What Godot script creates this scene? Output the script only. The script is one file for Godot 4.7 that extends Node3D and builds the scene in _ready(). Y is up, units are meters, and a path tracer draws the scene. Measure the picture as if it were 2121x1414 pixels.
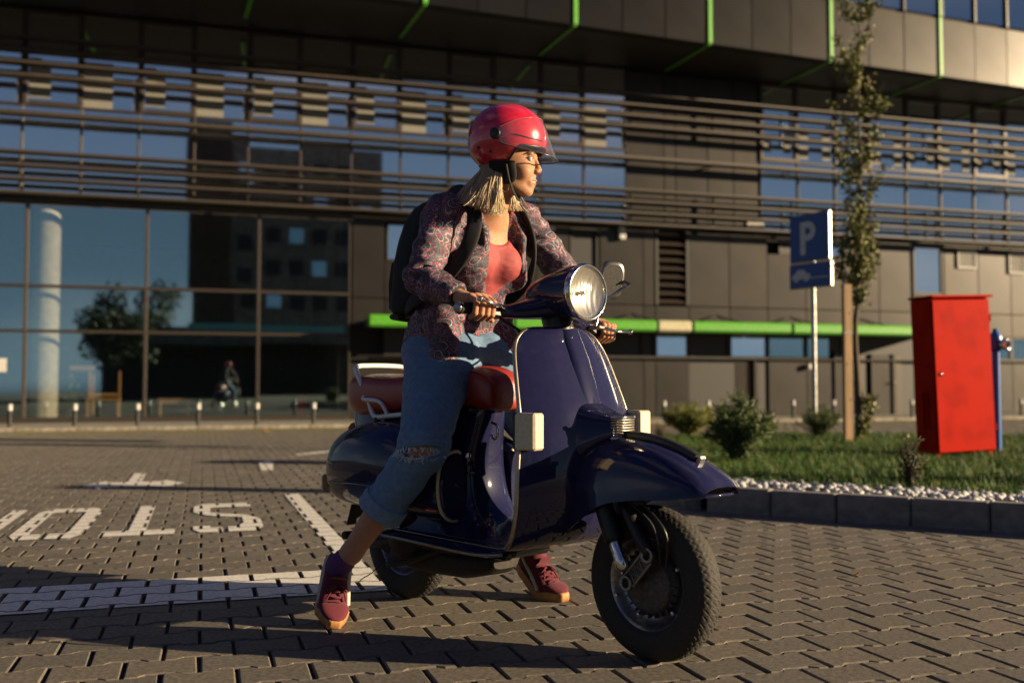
extends Node3D
# A woman in a red helmet astride a dark blue scooter on a paved lot in front of an office building, low evening sun.
# World: camera above the origin looking along -z, y up, metres.

var M := {}
var used_names := {}

# ------------------------------------------------------------------ mesh building
class Shape:
	var v := PackedVector3Array()
	var idx := PackedInt32Array()
	var col := PackedColorArray()
	var tint := Color(0, 0, 0, -1)

	func _mark() -> Array:
		return [v.size(), idx.size()]

	func _orient(m: Array) -> void:
		# turn a closed shell so that its faces look outwards (front faces run clockwise)
		var c := Vector3.ZERO
		for k in range(m[0], v.size()):
			c += v[k]
		c /= maxf(1.0, v.size() - m[0])
		var vol := 0.0
		for k in range(m[1], idx.size(), 3):
			var a := v[idx[k]] - c
			var b := v[idx[k + 1]] - c
			var d := v[idx[k + 2]] - c
			vol += a.dot((d - a).cross(b - a))
		if vol < 0.0:
			flip_from(m[1])

	func flip_from(k0: int) -> void:
		for k in range(k0, idx.size(), 3):
			var t := idx[k + 1]
			idx[k + 1] = idx[k + 2]
			idx[k + 2] = t

	func quad(a: Vector3, b: Vector3, c: Vector3, d: Vector3) -> void:
		var s := v.size()
		v.append_array([a, b, c, d])
		idx.append_array([s, s + 1, s + 2, s, s + 2, s + 3])

	func tri(a: Vector3, b: Vector3, c: Vector3) -> void:
		var s := v.size()
		v.append_array([a, b, c])
		idx.append_array([s, s + 1, s + 2])

	func box(c: Vector3, size: Vector3, bev := 0.0, bas := Basis()) -> Shape:
		var m := _mark()
		var h := size * 0.5
		bev = minf(bev, minf(h.x, minf(h.y, h.z)) * 0.95)
		if bev <= 0.0:
			for ax in 3:
				for s in [-1.0, 1.0]:
					var o: int = v.size()
					for q in [[-1.0, -1.0], [1.0, -1.0], [1.0, 1.0], [-1.0, 1.0]]:
						var p := Vector3.ZERO
						p[ax] = h[ax] * s
						p[(ax + 1) % 3] = h[(ax + 1) % 3] * q[0]
						p[(ax + 2) % 3] = h[(ax + 2) % 3] * q[1]
						v.append(c + bas * p)
					if s < 0:
						idx.append_array([o, o + 1, o + 2, o, o + 2, o + 3])
					else:
						idx.append_array([o, o + 2, o + 1, o, o + 3, o + 2])
			_orient(m)
			return self
		# chamfered: three vertices at each corner
		var at := {}
		for sx in [-1, 1]:
			for sy in [-1, 1]:
				for sz in [-1, 1]:
					for ax in 3:
						var p := Vector3(sx * (h.x - bev), sy * (h.y - bev), sz * (h.z - bev))
						p[ax] = [sx, sy, sz][ax] * h[ax]
						at[[sx, sy, sz, ax]] = v.size()
						v.append(c + bas * p)
		var f := []
		for ax in 3:
			var b1 := (ax + 1) % 3
			var b2 := (ax + 2) % 3
			for s in [-1, 1]:
				var k := []
				for q in [[-1, -1], [1, -1], [1, 1], [-1, 1]]:
					var g := [0, 0, 0, ax]
					g[ax] = s
					g[b1] = q[0]
					g[b2] = q[1]
					k.append(at[g])
				f.append([k, _ax(ax) * s])
			for s1 in [-1, 1]:
				for s2 in [-1, 1]:
					var k := []
					for q in [[-1, b1], [1, b1], [1, b2], [-1, b2]]:
						var g := [0, 0, 0, q[1]]
						g[ax] = q[0]
						g[b1] = s1
						g[b2] = s2
						k.append(at[g])
					f.append([k, _ax(b1) * s1 + _ax(b2) * s2])
		for sx in [-1, 1]:
			for sy in [-1, 1]:
				for sz in [-1, 1]:
					f.append([[at[[sx, sy, sz, 0]], at[[sx, sy, sz, 1]], at[[sx, sy, sz, 2]]], Vector3(sx, sy, sz)])
		# every face keeps vertices of its own, so that edges stay crisp
		for e in f:
			var k: Array = e[0]
			var o := v.size()
			for i in k:
				v.append(v[i])
			var nn := (v[o + 2] - v[o]).cross(v[o + 1] - v[o])
			var turn := nn.dot(bas * (e[1] as Vector3)) < 0.0
			for t in range(1, k.size() - 1):
				if turn:
					idx.append_array([o, o + t + 1, o + t])
				else:
					idx.append_array([o, o + t, o + t + 1])
		return self

	func _ax(a: int) -> Vector3:
		return [Vector3.RIGHT, Vector3.UP, Vector3.BACK][a]

	func loft(rings: Array, caps := true, ring_closed := true, orient := true) -> Shape:
		var m := _mark()
		var n: int = rings[0].size()
		var s := v.size()
		for r in rings:
			v.append_array(r)
		var last := n if ring_closed else n - 1
		for a in rings.size() - 1:
			for b in last:
				var b2 := (b + 1) % n
				var i0 := s + a * n + b
				var i1 := s + a * n + b2
				var i2 := s + (a + 1) * n + b2
				var i3 := s + (a + 1) * n + b
				idx.append_array([i0, i1, i2, i0, i2, i3])
		if caps and ring_closed:
			for e in [0, rings.size() - 1]:
				var r: PackedVector3Array = rings[e]
				var c := Vector3.ZERO
				for p in r:
					c += p
				c /= r.size()
				var o := v.size()
				v.append(c)
				v.append_array(r)
				for b in n:
					if e == 0:
						idx.append_array([o, o + 1 + (b + 1) % n, o + 1 + b])
					else:
						idx.append_array([o, o + 1 + b, o + 1 + (b + 1) % n])
		if orient:
			_orient(m)
		return self

	func sheet(rows: Array, thick: float, flip := false) -> Shape:
		# an open grid of points made a plate of real thickness (offset against its normals)
		var nr := rows.size()
		var nc: int = rows[0].size()
		var nm := []
		for a in nr:
			var line := PackedVector3Array()
			for b in nc:
				var du: Vector3 = rows[mini(a + 1, nr - 1)][b] - rows[maxi(a - 1, 0)][b]
				var dv: Vector3 = rows[a][mini(b + 1, nc - 1)] - rows[a][maxi(b - 1, 0)]
				var q := dv.cross(du).normalized()
				line.append(-q if flip else q)
			nm.append(line)
		var rings := []
		for a in nr:
			var r := PackedVector3Array()
			for b in nc:
				r.append(rows[a][b])
			for b in range(nc - 1, -1, -1):
				r.append(rows[a][b] - nm[a][b] * thick)
			rings.append(r)
		var m := _mark()
		# outer face, inner face and rims with vertices of their own
		var o := v.size()
		for a in nr:
			for b in nc:
				v.append(rows[a][b])
		for a in nr - 1:
			for b in nc - 1:
				var i := o + a * nc + b
				idx.append_array([i, i + 1, i + nc + 1, i, i + nc + 1, i + nc])
		o = v.size()
		for a in nr:
			for b in nc:
				v.append(rows[a][b] - nm[a][b] * thick)
		for a in nr - 1:
			for b in nc - 1:
				var i := o + a * nc + b
				idx.append_array([i, i + nc + 1, i + 1, i, i + nc, i + nc + 1])
		for a in nr - 1:
			_rim(rows[a][0], rows[a + 1][0], nm[a][0], nm[a + 1][0], thick, false)
			_rim(rows[a][nc - 1], rows[a + 1][nc - 1], nm[a][nc - 1], nm[a + 1][nc - 1], thick, true)
		for b in nc - 1:
			_rim(rows[0][b], rows[0][b + 1], nm[0][b], nm[0][b + 1], thick, true)
			_rim(rows[nr - 1][b], rows[nr - 1][b + 1], nm[nr - 1][b], nm[nr - 1][b + 1], thick, false)
		_orient(m)
		return self

	func _rim(a: Vector3, b: Vector3, na: Vector3, nb: Vector3, t: float, rev: bool) -> void:
		if rev:
			quad(a, a - na * t, b - nb * t, b)
		else:
			quad(a, b, b - nb * t, a - na * t)

	func tube(pts: Array, rad, segs := 10, flat := 1.0, caps := true, closed := false) -> Shape:
		# flat < 1 squashes the section; rad is a number or one number for each point
		var rings := []
		var n := pts.size()
		var up := Vector3.UP
		var t0: Vector3 = (pts[1] - pts[0]).normalized()
		if absf(t0.dot(up)) > 0.9:
			up = Vector3.RIGHT
		var side := t0.cross(up).normalized()
		for k in n:
			var a: Vector3 = pts[(k - 1 + n) % n] if closed else pts[maxi(k - 1, 0)]
			var b: Vector3 = pts[(k + 1) % n] if closed else pts[mini(k + 1, n - 1)]
			var t := (b - a).normalized()
			side = (side - t * side.dot(t)).normalized()
			var oth := t.cross(side)
			var r: float = rad[k] if rad is Array or rad is PackedFloat32Array else rad
			var ring := PackedVector3Array()
			for j in segs:
				var an := TAU * j / segs
				ring.append(pts[k] + side * cos(an) * r + oth * sin(an) * r * flat)
			rings.append(ring)
		if closed:
			rings.append(rings[0])
		return loft(rings, caps and not closed)

	func lathe(prof: Array, segs: int, xf: Transform3D, arc := TAU) -> Shape:
		# profile of Vector2(radius, along the axis); the axis is local z of xf
		var m := _mark()
		var rings := []
		for k in segs:
			var an := arc * k / segs
			var r := PackedVector3Array()
			for p in prof:
				r.append(xf * Vector3(cos(an) * p.x, sin(an) * p.x, p.y))
			rings.append(r)
		rings.append(rings[0])
		loft(rings, false, false, false)
		_orient(m)
		return self

	func prism(poly: PackedVector2Array, depth: float, xf: Transform3D, bev := 0.0) -> Shape:
		# poly in the xy plane of xf, extruded from z = 0 to z = depth with a chamfer at the z = depth edge
		var ind := Geometry2D.triangulate_polygon(poly)
		if ind.is_empty():
			return self
		var n := poly.size()
		var top := poly
		if bev > 0.0:
			var off := Geometry2D.offset_polygon(poly, -bev)
			if off.size() == 1 and off[0].size() == n:
				top = off[0]
				# line the inset ring up with the outline
				var best := 0
				for k in n:
					if top[k].distance_to(poly[0]) < top[best].distance_to(poly[0]):
						best = k
				var t2 := PackedVector2Array()
				for k in n:
					t2.append(top[(best + k) % n])
				top = t2
			else:
				bev = 0.0
		var m := _mark()
		var o := v.size()
		for p in top:
			v.append(xf * Vector3(p.x, p.y, depth))
		var it := Geometry2D.triangulate_polygon(top)
		for k in it:
			idx.append(o + k)
		o = v.size()
		for p in poly:
			v.append(xf * Vector3(p.x, p.y, 0))
		for k in range(0, ind.size(), 3):
			idx.append_array([o + ind[k], o + ind[k + 2], o + ind[k + 1]])
		var cw := Geometry2D.is_polygon_clockwise(poly)
		for k in n:
			var k2 := (k + 1) % n
			var a := xf * Vector3(poly[k].x, poly[k].y, 0)
			var b := xf * Vector3(poly[k2].x, poly[k2].y, 0)
			var c := xf * Vector3(poly[k2].x, poly[k2].y, depth - bev)
			var d := xf * Vector3(poly[k].x, poly[k].y, depth - bev)
			if cw:
				quad(a, d, c, b)
			else:
				quad(a, b, c, d)
			if bev > 0.0:
				var e := xf * Vector3(top[k2].x, top[k2].y, depth)
				var f := xf * Vector3(top[k].x, top[k].y, depth)
				if cw:
					quad(d, f, e, c)
				else:
					quad(d, c, e, f)
		# winding of the caps follows the triangulator; make the whole consistent by facing
		var cc := Vector3.ZERO
		for k in range(m[0], v.size()):
			cc += v[k]
		cc /= v.size() - m[0]
		for k in range(m[1], idx.size(), 3):
			var p0 := v[idx[k]]
			var nn := (v[idx[k + 2]] - p0).cross(v[idx[k + 1]] - p0)
			var want := xf.basis.z
			if k < m[1] + it.size():
				if nn.dot(want) < 0.0:
					var t := idx[k + 1]
					idx[k + 1] = idx[k + 2]
					idx[k + 2] = t
			elif k < m[1] + it.size() + ind.size():
				if nn.dot(want) > 0.0:
					var t := idx[k + 1]
					idx[k + 1] = idx[k + 2]
					idx[k + 2] = t
		var side0: int = m[1] + it.size() + ind.size()
		if side0 < idx.size():
			var p0 := v[idx[side0]]
			var nn := (v[idx[side0 + 2]] - p0).cross(v[idx[side0 + 1]] - p0)
			var dir := xf.basis * Vector3(poly[1].y - poly[0].y, -(poly[1].x - poly[0].x), 0) * (-1.0 if cw else 1.0)
			if nn.dot(dir) < 0.0:
				flip_from(side0)
		return self

	func ellipsoid(xf: Transform3D, rad: Vector3, nu := 20, nv := 12) -> Shape:
		var rings := []
		for a in range(0, nv + 1):
			var ph := PI * (clampf(a, 0.02, nv - 0.02) / nv - 0.5)
			var r := PackedVector3Array()
			for b in nu:
				var th := TAU * b / nu
				r.append(xf * Vector3(rad.x * cos(ph) * cos(th), rad.y * sin(ph), rad.z * cos(ph) * sin(th)))
			rings.append(r)
		return loft(rings, false)

	func moved(xf: Transform3D) -> Shape:
		for k in v.size():
			v[k] = xf * v[k]
		return self

	func commit(nrm := PackedVector3Array()) -> ArrayMesh:
		var n := nrm
		if n.is_empty():
			n.resize(v.size())
			for k in range(0, idx.size(), 3):
				var a := idx[k]
				var b := idx[k + 1]
				var c := idx[k + 2]
				var f := (v[c] - v[a]).cross(v[b] - v[a])
				n[a] += f
				n[b] += f
				n[c] += f
			for k in n.size():
				n[k] = n[k].normalized() if n[k].length_squared() > 1e-20 else Vector3.UP
		var arr := []
		arr.resize(Mesh.ARRAY_MAX)
		arr[Mesh.ARRAY_VERTEX] = v
		arr[Mesh.ARRAY_NORMAL] = n
		if col.size() == v.size() and col.size() > 0:
			arr[Mesh.ARRAY_COLOR] = col
		arr[Mesh.ARRAY_INDEX] = idx
		var m := ArrayMesh.new()
		m.add_surface_from_arrays(Mesh.PRIMITIVE_TRIANGLES, arr)
		return m

# ------------------------------------------------------------------ distance-field bodies
class Field:
	# a dense grid of distances; primitives are joined with a smooth minimum, then meshed as surface nets
	var o: Vector3
	var h: float
	var nx: int
	var ny: int
	var nz: int
	var d := PackedFloat32Array()

	func _init(lo: Vector3, hi: Vector3, cell: float) -> void:
		o = lo
		h = cell
		nx = int(ceil((hi.x - lo.x) / h)) + 1
		ny = int(ceil((hi.y - lo.y) / h)) + 1
		nz = int(ceil((hi.z - lo.z) / h)) + 1
		d.resize(nx * ny * nz)
		d.fill(0.06)

	func _span(lo: Vector3, hi: Vector3) -> PackedInt32Array:
		return PackedInt32Array([
			clampi(int(floor((lo.x - o.x) / h)), 0, nx - 1), clampi(int(ceil((hi.x - o.x) / h)), 0, nx - 1),
			clampi(int(floor((lo.y - o.y) / h)), 0, ny - 1), clampi(int(ceil((hi.y - o.y) / h)), 0, ny - 1),
			clampi(int(floor((lo.z - o.z) / h)), 0, nz - 1), clampi(int(ceil((hi.z - o.z) / h)), 0, nz - 1)])

	func bone(a: Vector3, b: Vector3, ra: float, rb: float, k := 0.02, sq := Vector3.ONE, bas := Basis(), cut := false) -> void:
		# tapered capsule; sq squashes space along the axes of bas (values > 1 make it thinner there)
		var grow := maxf(ra, rb) + 0.05
		var g3 := Vector3.ONE * grow
		var s := _span(a.min(b) - g3, a.max(b) + g3)
		var plain := sq == Vector3.ONE
		var ib := bas.inverse()
		var a2 := a if plain else (ib * a) * sq
		var b2 := b if plain else (ib * b) * sq
		var ba := b2 - a2
		var l2 := maxf(ba.length_squared(), 1e-9)
		for z in range(s[4], s[5] + 1):
			for y in range(s[2], s[3] + 1):
				var row := (z * ny + y) * nx
				for x in range(s[0], s[1] + 1):
					var p := Vector3(o.x + x * h, o.y + y * h, o.z + z * h)
					if not plain:
						p = (ib * p) * sq
					var pa := p - a2
					var t := clampf(pa.dot(ba) / l2, 0.0, 1.0)
					var q := (pa - ba * t).length() - (ra + (rb - ra) * t)
					var e := d[row + x]
					if cut:
						q = -q
						var wc := k - absf(e - q)
						d[row + x] = maxf(e, q) + (wc * wc * 0.25 / k if wc > 0.0 else 0.0)
						continue
					var w := k - absf(e - q)
					if w > 0.0:
						d[row + x] = minf(e, q) - w * w * 0.25 / k
					elif q < e:
						d[row + x] = q

	func blob(c: Vector3, r: Vector3, bas := Basis(), k := 0.02, cut := false) -> void:
		# ellipsoid; cut takes it away
		var g3 := Vector3.ONE * (maxf(r.x, maxf(r.y, r.z)) + 0.05)
		var s := _span(c - g3, c + g3)
		var ib := bas.inverse()
		for z in range(s[4], s[5] + 1):
			for y in range(s[2], s[3] + 1):
				var row := (z * ny + y) * nx
				for x in range(s[0], s[1] + 1):
					var p := ib * (Vector3(o.x + x * h, o.y + y * h, o.z + z * h) - c)
					var k0 := (p / r).length()
					var k1 := (p / (r * r)).length()
					var q := k0 * (k0 - 1.0) / maxf(k1, 1e-6)
					var e := d[row + x]
					if cut:
						q = -q
						var w := k - absf(e - q)
						d[row + x] = maxf(e, q) + (w * w * 0.25 / k if w > 0.0 else 0.0)
					else:
						var w := k - absf(e - q)
						d[row + x] = minf(e, q) - (w * w * 0.25 / k if w > 0.0 else 0.0)

	func cut_plane(p0: Vector3, n: Vector3, lo := Vector3(-9, -9, -9), hi := Vector3(9, 9, 9)) -> void:
		# removes what lies on the side n points to, inside the given box
		n = n.normalized()
		var s := _span(lo, hi)
		for z in range(s[4], s[5] + 1):
			for y in range(s[2], s[3] + 1):
				var row := (z * ny + y) * nx
				for x in range(s[0], s[1] + 1):
					var q := (Vector3(o.x + x * h, o.y + y * h, o.z + z * h) - p0).dot(n)
					if q > d[row + x]:
						d[row + x] = q

	func wrinkle(noise: FastNoiseLite, amp: float, sc: Vector3) -> void:
		for z in nz:
			for y in ny:
				var row := (z * ny + y) * nx
				for x in nx:
					var e := d[row + x]
					if e < 0.03 and e > -0.03:
						d[row + x] = e + amp * noise.get_noise_3d((o.x + x * h) * sc.x, (o.y + y * h) * sc.y, (o.z + z * h) * sc.z)

	func mesh_into(sh: Shape, nrm: PackedVector3Array) -> void:
		var ids := PackedInt32Array()
		ids.resize(nx * ny * nz)
		ids.fill(-1)
		var sy := nx
		var sz := nx * ny
		for z in nz - 1:
			for y in ny - 1:
				var row := (z * ny + y) * nx
				for x in nx - 1:
					var i := row + x
					var c0 := d[i]
					var c1 := d[i + 1]
					var c2 := d[i + sy]
					var c3 := d[i + sy + 1]
					var c4 := d[i + sz]
					var c5 := d[i + sz + 1]
					var c6 := d[i + sz + sy]
					var c7 := d[i + sz + sy + 1]
					var m := int(c0 < 0.0) + int(c1 < 0.0) + int(c2 < 0.0) + int(c3 < 0.0) + int(c4 < 0.0) + int(c5 < 0.0) + int(c6 < 0.0) + int(c7 < 0.0)
					if m == 0 or m == 8:
						continue
					var s := Vector3.ZERO
					var n := 0
					if (c0 < 0.0) != (c1 < 0.0):
						s += Vector3(c0 / (c0 - c1), 0, 0); n += 1
					if (c2 < 0.0) != (c3 < 0.0):
						s += Vector3(c2 / (c2 - c3), 1, 0); n += 1
					if (c4 < 0.0) != (c5 < 0.0):
						s += Vector3(c4 / (c4 - c5), 0, 1); n += 1
					if (c6 < 0.0) != (c7 < 0.0):
						s += Vector3(c6 / (c6 - c7), 1, 1); n += 1
					if (c0 < 0.0) != (c2 < 0.0):
						s += Vector3(0, c0 / (c0 - c2), 0); n += 1
					if (c1 < 0.0) != (c3 < 0.0):
						s += Vector3(1, c1 / (c1 - c3), 0); n += 1
					if (c4 < 0.0) != (c6 < 0.0):
						s += Vector3(0, c4 / (c4 - c6), 1); n += 1
					if (c5 < 0.0) != (c7 < 0.0):
						s += Vector3(1, c5 / (c5 - c7), 1); n += 1
					if (c0 < 0.0) != (c4 < 0.0):
						s += Vector3(0, 0, c0 / (c0 - c4)); n += 1
					if (c1 < 0.0) != (c5 < 0.0):
						s += Vector3(1, 0, c1 / (c1 - c5)); n += 1
					if (c2 < 0.0) != (c6 < 0.0):
						s += Vector3(0, 1, c2 / (c2 - c6)); n += 1
					if (c3 < 0.0) != (c7 < 0.0):
						s += Vector3(1, 1, c3 / (c3 - c7)); n += 1
					ids[i] = sh.v.size()
					sh.v.append(o + (Vector3(x, y, z) + s / n) * h)
					nrm.append(Vector3(c1 + c3 + c5 + c7 - c0 - c2 - c4 - c6, c2 + c3 + c6 + c7 - c0 - c1 - c4 - c5, c4 + c5 + c6 + c7 - c0 - c1 - c2 - c3).normalized())
		for z in range(1, nz - 1):
			for y in range(1, ny - 1):
				var row := (z * ny + y) * nx
				for x in range(1, nx - 1):
					var i := row + x
					var inn := d[i] < 0.0
					if inn != (d[i + 1] < 0.0):
						_face(sh, ids[i - sy - sz], ids[i - sz], ids[i], ids[i - sy], inn)
					if inn != (d[i + sy] < 0.0):
						_face(sh, ids[i - 1 - sz], ids[i - 1], ids[i], ids[i - sz], inn)
					if inn != (d[i + sz] < 0.0):
						_face(sh, ids[i - 1 - sy], ids[i - sy], ids[i], ids[i - 1], inn)

	func _face(sh: Shape, a: int, b: int, c: int, e: int, inn: bool) -> void:
		if a < 0 or b < 0 or c < 0 or e < 0:
			return
		if inn:
			sh.idx.append_array([a, c, b, a, e, c])
		else:
			sh.idx.append_array([a, b, c, a, c, e])

	func to_mesh() -> ArrayMesh:
		var sh := Shape.new()
		var n := PackedVector3Array()
		mesh_into(sh, n)
		return sh.commit(n)

# ------------------------------------------------------------------ scene helpers
func numbered(called: String) -> String:
	if not used_names.has(called):
		used_names[called] = 0
		return called
	used_names[called] += 1
	return "%s_%03d" % [called, used_names[called]]

func tag(o: Node, label: String, category := "", group := "", kind := "") -> Node:
	if label != "":
		o.set_meta("label", label)
	if category != "":
		o.set_meta("category", category)
	if group != "":
		o.set_meta("group", group)
	if kind != "":
		o.set_meta("kind", kind)
	return o

func thing(called: String, xf: Transform3D, label: String, category: String, group := "", kind := "") -> Node3D:
	var n := Node3D.new()
	n.name = numbered(called)
	add_child(n)
	n.transform = xf
	tag(n, label, category, group, kind)
	return n

func part(called: String, mesh: Mesh, m: Material, parent: Node, xf := Transform3D()) -> MeshInstance3D:
	var o := MeshInstance3D.new()
	o.name = called
	o.mesh = mesh
	o.material_override = m
	o.transform = xf
	parent.add_child(o, true)
	return o

func holder(called: String, parent: Node, xf := Transform3D()) -> Node3D:
	var o := Node3D.new()
	o.name = called
	o.transform = xf
	parent.add_child(o, true)
	return o

func bx(c: Vector3, size: Vector3, bev := 0.0) -> ArrayMesh:
	return Shape.new().box(c, size, bev).commit()

func lin(r: float, g: float, b: float, a := 1.0) -> Color:
	return Color(r, g, b, a).linear_to_srgb()

func ntex(seed_: int, freq: float, lo: Color, hi: Color, octaves := 4, size := 512, kind := FastNoiseLite.TYPE_SIMPLEX_SMOOTH, mid = null, at := 0.5) -> NoiseTexture2D:
	var n := FastNoiseLite.new()
	n.seed = seed_
	n.noise_type = kind
	n.frequency = freq
	n.fractal_octaves = octaves
	var t := NoiseTexture2D.new()
	t.width = size
	t.height = size
	t.seamless = true
	t.noise = n
	var g := Gradient.new()
	g.set_color(0, lo)
	g.set_color(1, hi)
	if mid != null:
		g.add_point(at, mid)
	t.color_ramp = g
	return t

func mat(c: Color, rough := 0.6, metal := 0.0, tex: Texture2D = null, sc := 1.0, bump: Texture2D = null, bump_cm := 0.0, world := false) -> StandardMaterial3D:
	var m := StandardMaterial3D.new()
	m.albedo_color = c
	m.roughness = rough
	m.metallic = metal
	if tex:
		m.albedo_texture = tex
	if bump:
		m.heightmap_enabled = true
		m.heightmap_texture = bump
		m.heightmap_scale = bump_cm
	if tex or bump:
		m.uv1_triplanar = true
		m.uv1_world_triplanar = world
		m.uv1_scale = Vector3.ONE * sc
	return m

func superring(c: Vector3, ax: Vector3, ay: Vector3, rx: float, ry: float, e := 2.0, n := 32, ry_low := -1.0) -> PackedVector3Array:
	# superellipse ring round c; ry_low lets the lower half differ from the upper
	var r := PackedVector3Array()
	for k in n:
		var t := TAU * k / n
		var cx := cos(t)
		var sy := sin(t)
		var x := signf(cx) * pow(absf(cx), 2.0 / e) * rx
		var yy := ry if sy >= 0.0 or ry_low < 0.0 else ry_low
		var y := signf(sy) * pow(absf(sy), 2.0 / e) * yy
		r.append(c + ax * x + ay * y)
	return r

func interp(tab: Array, x: float) -> Array:
	# rows [x, a, b, ...] with rising x; smooth (Catmull-Rom) in between
	var n := tab.size()
	if x <= tab[0][0]:
		return tab[0].slice(1)
	if x >= tab[n - 1][0]:
		return tab[n - 1].slice(1)
	var k := 0
	while tab[k + 1][0] < x:
		k += 1
	var t: float = (x - tab[k][0]) / (tab[k + 1][0] - tab[k][0])
	var out := []
	for c in range(1, tab[0].size()):
		var p1: float = tab[k][c]
		var p2: float = tab[k + 1][c]
		var w: float = tab[k + 1][0] - tab[k][0]
		var m1: float = (p2 - p1) if k == 0 else (p2 - tab[k - 1][c]) / (tab[k + 1][0] - tab[k - 1][0]) * w
		var m2: float = (p2 - p1) if k + 2 >= n else (tab[k + 2][c] - p1) / (tab[k + 2][0] - tab[k][0]) * w
		var t2 := t * t
		var t3 := t2 * t
		out.append((2 * t3 - 3 * t2 + 1) * p1 + (t3 - 2 * t2 + t) * m1 + (-2 * t3 + 3 * t2) * p2 + (t3 - t2) * m2)
	return out

func smooth_path(pts: Array, per := 6) -> Array:
	var out := []
	var n := pts.size()
	for k in n - 1:
		var p0: Vector3 = pts[maxi(k - 1, 0)]
		var p1: Vector3 = pts[k]
		var p2: Vector3 = pts[k + 1]
		var p3: Vector3 = pts[mini(k + 2, n - 1)]
		for j in per:
			out.append(p1.cubic_interpolate(p2, p0, p3, float(j) / per))
	out.append(pts[n - 1])
	return out

# ------------------------------------------------------------------ set-out
const WD := Vector3(0.955, 0, -0.2966)    # along the building, to the right
const WN := Vector3(0.2966, 0, 0.955)     # out of the building's face
const WALL0 := Vector3(-7.334, 0, -19.939)
const SUN_EL := 12.8
const PAVE_L := 0.2
const PAVE_P := 0.158

func _ready() -> void:
	# camera
	var cam := Camera3D.new()
	cam.name = "camera"
	add_child(cam)
	cam.position = Vector3(0, 0.79, 0)
	cam.rotation_degrees = Vector3(2.527, 0, 0)
	cam.fov = 37.85
	cam.near = 0.05
	cam.far = 600.0
	cam.current = true
	var lens := CameraAttributesPhysical.new()
	lens.frustum_focal_length = 35.0
	lens.frustum_focus_distance = 3.3
	lens.exposure_aperture = 2.0
	cam.attributes = lens
	cam.fov = 37.85
	# sky
	var env := Environment.new()
	env.background_mode = Environment.BG_SKY
	var sm := ProceduralSkyMaterial.new()
	sm.sky_top_color = Color(0.08, 0.23, 0.56)
	sm.sky_horizon_color = Color(0.78, 0.91, 1.0)
	sm.sky_curve = 0.20
	sm.ground_bottom_color = Color(0.14, 0.13, 0.12)
	sm.ground_horizon_color = Color(0.46, 0.46, 0.46)
	sm.sky_energy_multiplier = 0.43
	sm.sky_cover = cloud_cover()
	sm.sky_cover_modulate = Color(0.75, 0.66, 0.58, 0.5)
	sm.sun_angle_max = 12.0
	var sky := Sky.new()
	sky.sky_material = sm
	env.sky = sky
	env.tonemap_mode = Environment.TONE_MAPPER_LINEAR
	env.tonemap_exposure = 2.5
	env.sdfgi_enabled = true
	env.ssao_enabled = true
	env.ssil_enabled = true
	var we := WorldEnvironment.new()
	we.name = "environment"
	we.environment = env
	add_child(we)
	# sun: low, from the right, a little from the camera's side
	var sun := DirectionalLight3D.new()
	sun.name = "sun"
	sun.light_color = Color(1.0, 0.89, 0.72)
	sun.light_energy = 1.6
	sun.light_angular_distance = 0.5
	sun.shadow_enabled = true
	add_child(sun)
	var el := deg_to_rad(SUN_EL)
	var to_sun := Vector3(cos(el) * 0.985, sin(el), cos(el) * 0.17).normalized()
	sun.look_at_from_position(Vector3.ZERO, -to_sun, Vector3.UP)

	var t0 := Time.get_ticks_msec()
	materials()
	pavement()
	road_markings()
	island()
	building()
	surroundings()
	print("setting ", Time.get_ticks_msec() - t0)
	street_things()
	plants()
	print("things ", Time.get_ticks_msec() - t0)
	scooter()
	print("scooter ", Time.get_ticks_msec() - t0)
	rider()
	print("rider ", Time.get_ticks_msec() - t0)

func cloud_cover() -> ImageTexture:
	# thin drifting cloud, even all round the sky
	var n := FastNoiseLite.new()
	n.seed = 11
	n.frequency = 1.6
	n.fractal_octaves = 5
	var w := 512
	var im := Image.create(w, w / 2, false, Image.FORMAT_RGBA8)
	for y in w / 2:
		var up := PI * (0.5 - (y + 0.5) / (w / 2))
		for x in w:
			var th := TAU * x / w
			var p := Vector3(cos(up) * cos(th), sin(up) * 2.6, cos(up) * sin(th))
			var c := clampf((n.get_noise_3dv(p) - 0.02) * 1.7, 0.0, 1.0)
			im.set_pixel(x, y, Color(1, 1, 1, c))
	return ImageTexture.create_from_image(im)

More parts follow.
